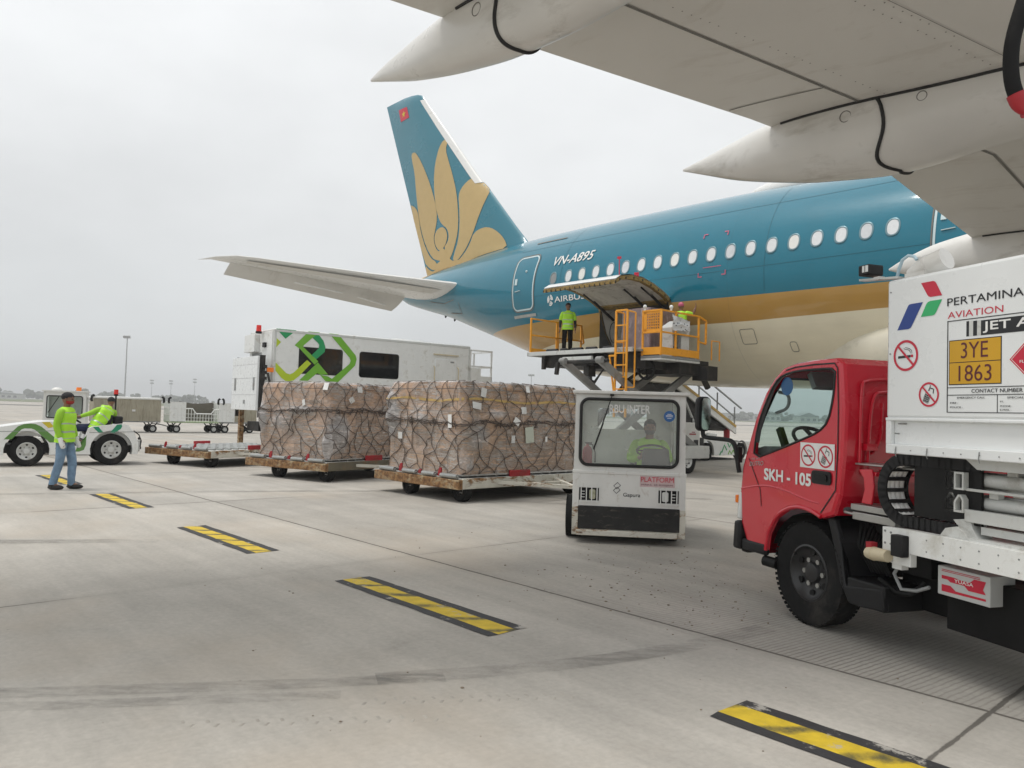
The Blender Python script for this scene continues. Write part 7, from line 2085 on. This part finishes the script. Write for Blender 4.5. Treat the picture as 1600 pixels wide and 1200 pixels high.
tv('wave_stripe', [(-.20, 1.012), (-.10, 1.0), (.05, .80), (-.05, .79), (-.19, .90), (-.215, .96)], m_tealgreen)
text('lettering', '454', m_ink, bodyT, frame((1.20, -.014, .38), (-1, 0, 0), (0, 0, 1)), .20, .11, bold=.02)
b = MB(); b.add(*strip([(2.74, .80), (1.06, .84)], .012, lambda a, c: (a, -.015, c))); b.add(*strip([(.5, .80), (-.52, .83)], .012, lambda a, c: (a, -.015, c))); b.build('panel_gap', m_grey, bodyT, 0)
b = MB(); b.box((2.44, -.08, .70), (.20, .14, .13)); b.box((2.80, -.35, .62), (.06, .2, .14)); b.build('headlight', m_lamp, tg, bevel=.01)
b = MB(); b.bx(2.66, 2.86, -.04, -1.36, .30, .46); b.bx(-.66, -.58, -.1, -1.3, .34, .62); b.build('bumper', m_rail_grey, tg, bevel=.015)
b = MB(); b.bx(-.62, -.78, -.62, -.78, .36, .42); b.bx(-.62, -.78, -.62, -.78, .52, .58); b.cyl((-.73, -.7, .30), (-.73, -.7, .66), .025, n=8); b.tube([(-.5, -.1, .85), (-.62, -.1, .75), (-.68, -.1, .60), (-.66, -.1, .45)], .015, 6); b.build('hitch', m_dark, tg)
b = MB(); b.bx(.12, .58, -.28, -.74, .74, .86); b.box((.02, -.56, 1.06), (.10, .46, .36), ry=-.3); b.box((-.20, -.66, 1.10), (.22, .30, .20)); b.build('seat', m_blackplastic, tg, bevel=.04)
b = MB(); c0 = Vector((.80, -.50, 1.13)); axw = Vector((-.55, 0, .83)); e1 = Vector((0, 1, 0)); e2 = axw.cross(e1)
b.tube([c0 + (e1 * math.cos(q) + e2 * math.sin(q)) * .19 for q in [2 * PI * i / 24 for i in range(24)]], .018, 8, closed=True); b.bar(c0 - e1 * .18, c0 + e1 * .18, .03, .02); b.cyl(c0, c0 - axw * .35, .03); b.box((.98, -.5, 1.08), (.16, .7, .16)); b.build('steering_wheel', m_blackplastic, tg)
b = MB(); b.cyl((-.18, -.9, 1.0), (-.18, -.9, 1.72), .02); b.cyl((-.18, -.9, 1.72), (-.18, -.9, 1.76), .05, n=12); b.cyl((-.18, -.9, 1.76), (-.18, -.9, 1.88), .055, .05, 12, 1); b.build('beacon', [m_dark, m_redlens], tg)
tw = lambda x, y, z: Matrix.Translation((-9.82, 18.99, 0)) @ Matrix.Rotation(TG, 4, 'Z') @ Vector((x, y, z))
# driver: hips on the seat, twisted away, left hand on the wheel, looking back over the trailers
person('tow tractor driver in hi-vis vest and navy trousers, seen from behind, leaning over the seat', tuple(tw(.32, -.32, .82)), TG - PI / 2 - R(30),
       dict(pelvis=(0, 0, .12), waist=(.06, -.05, .26), chest=(.20, -.12, .44), neck=(.32, -.16, .60), head=(.40, -.17, .745), face=(.75, .55, -.15), shl=(.13, -.02, .56), shr=(.44, -.26, .50),
            hil=(-.09, .04, .10), hir=(.09, .02, .10), knl=(-.22, .46, .05), knr=(-.02, .48, .10), anl=(-.30, .56, -.33), anr=(-.14, .62, -.30), tol=(-.36, .70, -.39), tor=(-.20, .78, -.36),
            ell=(-.10, .12, .44), wrl=(-.24, .30, .36), hdl=(-.28, .36, .36), elr=(.52, -.18, .27), wrr=(.50, -.06, .10), hdr=(.49, -.02, .03)), 1.0, m_navy, m_shirt, cap=m_cap)

# second small white cab vehicle behind it
sv = thing('service_tractor', 'small white cab vehicle with a windscreen and roof beacon behind the tow tractor', 'tow tractor', (-12.72, 21.9, 0), R(26))
b = MB(); holed_plate(b, [(-.54, .42), (.54, .42), (.52, 1.80), (-.48, 1.80)], [rrect(-.44, .44, 1.06, 1.68, .05)], 0, .05, 'xz')
for s_ in (-1, 1): holed_plate(b, [(.05, .42), (1.35, .42), (1.35, 1.80), (.05, 1.80)], [rrect(.2, 1.15, 1.08, 1.66, .05)], s_ * .49, s_ * .53, 'yz')
b.bx(-.52, .52, 1.33, 1.38, .42, 1.80); b.build('cab', m_ptw, sv, bevel=.012)
b = MB(); b.bx(-.57, .57, -.05, 1.42, 1.80, 1.84); b.ball((-.25, .5, 1.84), (.14, .14, .09), 14, 8); b.build('roof', m_ptw, sv)
b = MB(); b.flat(rrect(-.44, .44, 1.06, 1.68, .05), .02, 'xz'); b.build('windscreen', m_glass_cab, sv, 0)
b = MB(); b.tube([(x, -.01, z) for x, z in rrect(-.44, .44, 1.06, 1.68, .05)], .014, 6, closed=True); b.bar((-.15, -.03, 1.66), (-.4, -.03, 1.2), .02); b.build('windscreen_seal', m_seal, sv)
b = MB(); b.cyl((.30, .6, 1.84), (.30, .6, 1.95), .07, n=12); b.build('beacon', m_orangelens, sv)
b = MB(); b.bx(-.52, -.34, -.02, .0, .80, .90); b.bx(.34, .52, -.02, 0, .80, .90); b.build('headlight', m_blackplastic, sv)
b = MB(); b.bx(-.66, .66, .1, 3.0, .30, .50); b.bx(-.66, .66, 1.4, 3.0, .5, .75); b.build('chassis', m_ptw, sv, bevel=.01)
for x in (-.56, .56):
    for y in (.5, 2.4): wheel(sv, (x, y, .27), .27, .18, 'x', rim=m_white, side=1 if x > 0 else -1)

# ================================================================== baggage carts
m_tarp = mat('beige_cart_tarp', (.32, .295, .225), .8, var=.12, scale=2, dirt=(.18, .15, .10), dirt_amt=.4, dscale=(6, 6, .8))
m_mesh = mat('brown_cart_sheet', (.13, .115, .095), .8, var=.2)
m_cartg = mat('pale_green_steel', (.33, .42, .25), .5, var=.1)
BR = math.atan2(.6, .8)
def cart(label, t_, style):
    c = Vector((-18.44 + .8 * t_, 39.56 + .6 * t_)); nrm = Vector((-.6, .8))
    o = thing('baggage_cart', label, 'baggage cart', (c.x, c.y, 0), BR, 'baggage carts parked in a row')
    Lh, Wd = ((1.55, 1.3), (1.30, 1.3), (1.02, 1.3))[style]
    b = MB(); b.bx(-Lh, Lh, .0, Wd, .52, .60); b.build('bed', m_cartg if style == 1 else m_grey, o, bevel=.01)
    for x in (-Lh + .35, Lh - .35):
        for y in (.08, Wd - .08): wheel(o, (x, y, .20), .20, .11, rim=m_rail_grey, side=-1 if y < .5 else 1)
        b = MB()
        for y in (.12, Wd - .12): b.bar((x - .22, y, .52), (x, y, .22), .05); b.bar((x + .22, y, .52), (x, y, .22), .05)
        b.cyl((x, .06, .20), (x, Wd - .06, .20), .03); b.build('axle_frame', m_under, o)
    b = MB(); b.bar((Lh, Wd / 2, .45), (Lh + .55, Wd / 2, .30), .05); b.bar((Lh - .2, .3, .45), (Lh + .3, Wd / 2, .38), .04); b.bar((Lh - .2, Wd - .3, .45), (Lh + .3, Wd / 2, .38), .04); b.build('tow_bar', m_grey, o)
    if style == 0:
        b = MB(); n = 40
        rows = [[(-Lh + 2 * Lh * i / n, -.02 + .02 * math.sin(i * 1.9) + .015 * math.sin(i * .7), z) for i in range(n + 1)] for z in (.58, .9, 1.3, 1.68)]
        b.grid(rows); b.grid([[(x, Wd - y, z) for x, y, z in r_] for r_ in rows]); b.bx(-Lh, -Lh + .03, 0, Wd, .58, 1.68); b.bx(Lh - .03, Lh, 0, Wd, .58, 1.68); b.build('tarp', m_tarp, o, 60)
        b = MB(); b.bx(-Lh - .05, Lh + .05, -.06, Wd + .06, 1.68, 1.80); b.build('roof', m_white, o, bevel=.04)
        b = MB(); b.box((.25, -.05, 1.12), (.16, .02, .10), rz=.2); b.build('tarp_tear', m_paper, o)
    else:
        b = MB()
        for x in ((-Lh, -Lh + .75) if style == 1 else (-Lh, -Lh + .8)):
            for y in (0, Wd): b.bx(x - .025, x + .025, y - .025, y + .025, .58, 1.62)
        for x in (-Lh,):
            for z in (.95, 1.3, 1.62): b.bx(x - .02, x + .02, 0, Wd, z - .02, z + .02)
            for y in (.33, .66, 1.0): b.bx(x - .015, x + .015, y - .015, y + .015, .58, 1.62)
        x1 = -Lh + (.75 if style == 1 else .8)
        b.bx(-Lh, x1, -.012, .012, .6, 1.60); b.bx(-Lh, x1, Wd - .012, Wd + .012, .6, 1.6)
        for z in (.62, .95, 1.3, 1.6):
            b.bx(-Lh, x1, -.03, .0, z - .02, z + .02)
        for k in range(1, 4): b.bx(-Lh + (x1 + Lh) * k / 4 - .012, -Lh + (x1 + Lh) * k / 4 + .012, -.03, 0, .6, 1.6)
        if style == 1:
            b.bx(Lh - .03, Lh + .02, 0, Wd, .6, 1.58); b.bx(Lh - .28, Lh, Wd - .02, Wd, .6, 1.58)
            top = [(x1, 1.28), (x1 + .35, 1.28), (x1 + .55, 1.02), (Lh - .55, 1.02), (Lh - .38, 1.24), (Lh - .05, 1.26)]
            b.tube([(x, -.01, z) for x, z in top], .03, 6)
            for x in [x1 + .15 * k for k in range(0, 13)]:
                z = interp([(a, c_) for a, c_ in top], x)[0] if x < Lh else 1.2
                b.bx(x - .012, x + .012, -.02, .005, .58, z)
            for z in (.80, 1.0): b.bx(x1, Lh, -.02, .0, z - .012, z + .012)
        b.build('end_frame', m_white, o)
        b = MB()
        if style == 1: b.grid([[(x1 - .05 + (Lh - x1) * i / 10, Wd - .1, (1.66 if z_ else .62) - (.10 * math.sin(PI * i / 10) if z_ else 0)) for i in range(11)] for z_ in (0, 1)])
        else: b.bx(x1, Lh, .02, Wd - .02, .6, 1.30)
        b.build('load_sheet', m_mesh if style == 1 else m_tarp, o, 0)
    b = MB()
    for x in (-Lh, Lh):
        if style == 2 and x > 0: continue
        b.tube([(x, -.05, 1.80), (x * 1.03, -.06, 1.84), (x * 1.07, -.05, 1.78), (x * 1.08, -.04, 1.60), (x * 1.05, -.02, 1.55)], .055, 8)
    b.build_each('corner_buffer', m_rubber, o)
cart('baggage cart with streaked beige tarpaulin sides and a white roof', -1.15, 0)
cart('white baggage cart with low dipped rails and a brown sheet', 2.15, 1)
cart('white-ended baggage cart with a low beige load, partly behind the lift truck', 4.35, 2)

# ================================================================== passenger stairs beyond the belly: x away to the right, y to the far side
SR = math.atan2(.677, .736)
stt = thing('passenger_stairs', 'white passenger stairs vehicle with green zigzag pattern, seen under the aircraft belly', 'passenger stairs', (7.38, 28.8, 0), SR)
b = MB()
sp_ = [(3.05, .20), (3.05, .72), (.62, .74), (.60, 1.0), (.10, 1.04), (-.44, .80), (-.44, .34)]
lower = arc_pts(0, .33, .42, 180, 0, 10) + [(.42, .18), (1.96, .18)] + arc_pts(2.38, .33, .42, 180, 0, 10) + [(2.80, .20)]
b.prism(sp_ + lower, -.02, .12, 'xz'); b.prism(sp_ + lower, 1.9, 2.05, 'xz'); b.bx(.45, 1.95, .1, 1.95, .2, .66)
bodyS = b.build('body', m_white, stt, bevel=.02)
b = MB(); b.bx(-2.7, -1.02, -.35, .9, .24, 1.42); b.build('engine_housing', m_white_old, stt, bevel=.03)
b = MB(); b.bx(-.62, -.40, -.1, 1.9, .30, .86); b.bx(-1.42, -1.14, -.356, -.345, .45, .80); b.bx(-2.4, 2.9, .2, 1.9, .18, .40); b.bx(-2.7, -1.02, -.3, .9, .10, .24); b.build('chassis', m_under, stt)
text('lettering', 'SERVICE', m_redpaint, stt, frame((-1.5, -.356, .98), (1, 0, 0), (0, 0, 1)), .5, .08) if False else None
b = MB(); b.bx(-1.7, -1.3, -.358, -.351, .98, 1.03); b.bx(-1.55, -1.35, -.358, -.351, 1.06, 1.09); b.build('faded_stripe', m_redpaint, stt)
for P in ([(.95, .30), (1.12, .58), (1.30, .38)], [(1.35, .66), (1.48, .50), (1.62, .64), (1.75, .46), (1.86, .66)], [(1.40, .22), (1.50, .36), (1.62, .24), (1.76, .38), (1.9, .22)], [(.80, .20), (.92, .34)]):
    b = MB(); b.add(*strip(P, .07, lambda a, c: (a, -.0225, c))); b.build('zigzag_pattern', m_green if P[0][0] > 1.38 else m_dgreen, bodyS, 0)
for x in (0, 2.38):
    for y in (.10, 1.95): wheel(stt, (x, y, .33), .33, .22, rim=m_rail_grey, side=-1 if y < 1 else 1)
wheel(stt, (-1.9, .3, .3), .30, .2, rim=m_dark, side=-1)
fl_ = empty('stair_flight'); fl_.parent = stt
z0f = lambda x: 1.20 - .415 * (x - 1.9)                    # underside of the flight
for y in (.25, 1.75):
    b = MB(); xs_ = (2.35, -3.2)
    b.prism([(xs_[0], z0f(xs_[0]) - .02), (xs_[0], z0f(xs_[0]) + .30), (xs_[1], z0f(xs_[1]) + .30), (xs_[1], z0f(xs_[1]) - .06)], y - .04, y + .04, 'xz'); b.build('stringer', m_white_old, fl_, bevel=.01)
    b = MB(); b.bar((2.3, y - .05, z0f(2.3) + .26), (-3.1, y - .05, z0f(-3.1) + .26), .02, .10); b.build('gold_stripe', mat('gold_stripe_paint', (.50, .32, .07), .5) if y < 1 else bpy.data.materials['gold_stripe_paint'], fl_)
    b = MB()
    b.bar((2.75, y, z0f(2.3) + .98), (-3.2, y, z0f(-3.2) + 1.15), .05); b.bar((2.3, y, z0f(2.3) + .62), (-3.2, y, z0f(-3.2) + .72), .04)
    for x in (2.25, 1.0, -.25, -1.5, -2.75): b.bar((x, y, z0f(x) + .2), (x, y, z0f(x) + 1.02), .04)
    b.build('handrail', m_grey, fl_)
    if y > 1:
        b = MB(); b.prism([(2.2, z0f(2.2) + .45), (2.2, z0f(2.2) + 1.0), (-3.1, z0f(-3.1) + 1.1), (-3.1, z0f(-3.1) + .45)], y + .03, y + .05, 'xz'); b.build('side_panel', mat('stair_side_panel', (.40, .39, .36), .5, var=.1), fl_)
b = MB()
for k in range(22):
    x = 2.2 - k * .245; b.bx(x - .28, x, .29, 1.71, z0f(x) + .14, z0f(x) + .17); b.bx(x - .28, x - .26, .29, 1.71, z0f(x) + .14, z0f(x - .26) + .15)
b.build('tread', m_grey, fl_)
b = MB(); b.prism([(2.1, z0f(2.1) - .02), (-3.0, z0f(-3.0) - .06), (-3.0, z0f(-3.0) - .5), (.2, z0f(.2) - .35)], .35, 1.65, 'xz'); b.build('under_structure', m_under, fl_)
b = MB(); b.bar((-1.2, .3, 1.4), (-1.9, .3, 2.7), .07); b.bar((-.1, .3, .95), (-1.2, .3, 2.4), .06); b.bar((-.1, 1.7, .95), (-1.2, 1.7, 2.4), .06); b.build('lift_strut', m_rail_grey, stt)
b = MB()
for x in (-1.5, -1.2, -.95): b.tube([(x, -.3, 1.42), (x, -.3, 1.58), (x + .2, -.3, 1.58), (x + .2, -.3, 1.42)], .02, 6)
b.build('pipe_loop', m_dark, stt)
fx_ = thing('fire_extinguisher', 'dark red extinguisher box standing on the stairs vehicle deck', 'fire extinguisher', tuple(Matrix.Translation((7.38, 28.8, 0)) @ Matrix.Rotation(SR, 4, 'Z') @ Vector((1.95, .4, .72))), SR)
b = MB(); b.lathe([(0, 0), (.11, 0), (.12, .03), (.12, .42), (.08, .50), (.03, .53), (.03, .60)], axis='z', n=16); b.build('cylinder', m_redpaint, fx_)
# ================================================================== hazy air
b = MB(); b.bx(-1300, 1300, -60, 1400, -1.0, 34)
hz = bpy.data.materials.new('hazy_air'); hz.use_nodes = True
t = hz.node_tree; t.nodes.remove(t.nodes['Principled BSDF'])
pv = N(t, 'ShaderNodeVolumePrincipled', Density=.0009)
pv.inputs['Color'].default_value = (.96, .97, .98, 1)
pv.inputs['Anisotropy'].default_value = 0.0
t.links.new(pv.outputs[0], t.nodes['Material Output'].inputs['Volume'])
tag(b.build('haze', hz, smooth=0), kind='stuff')
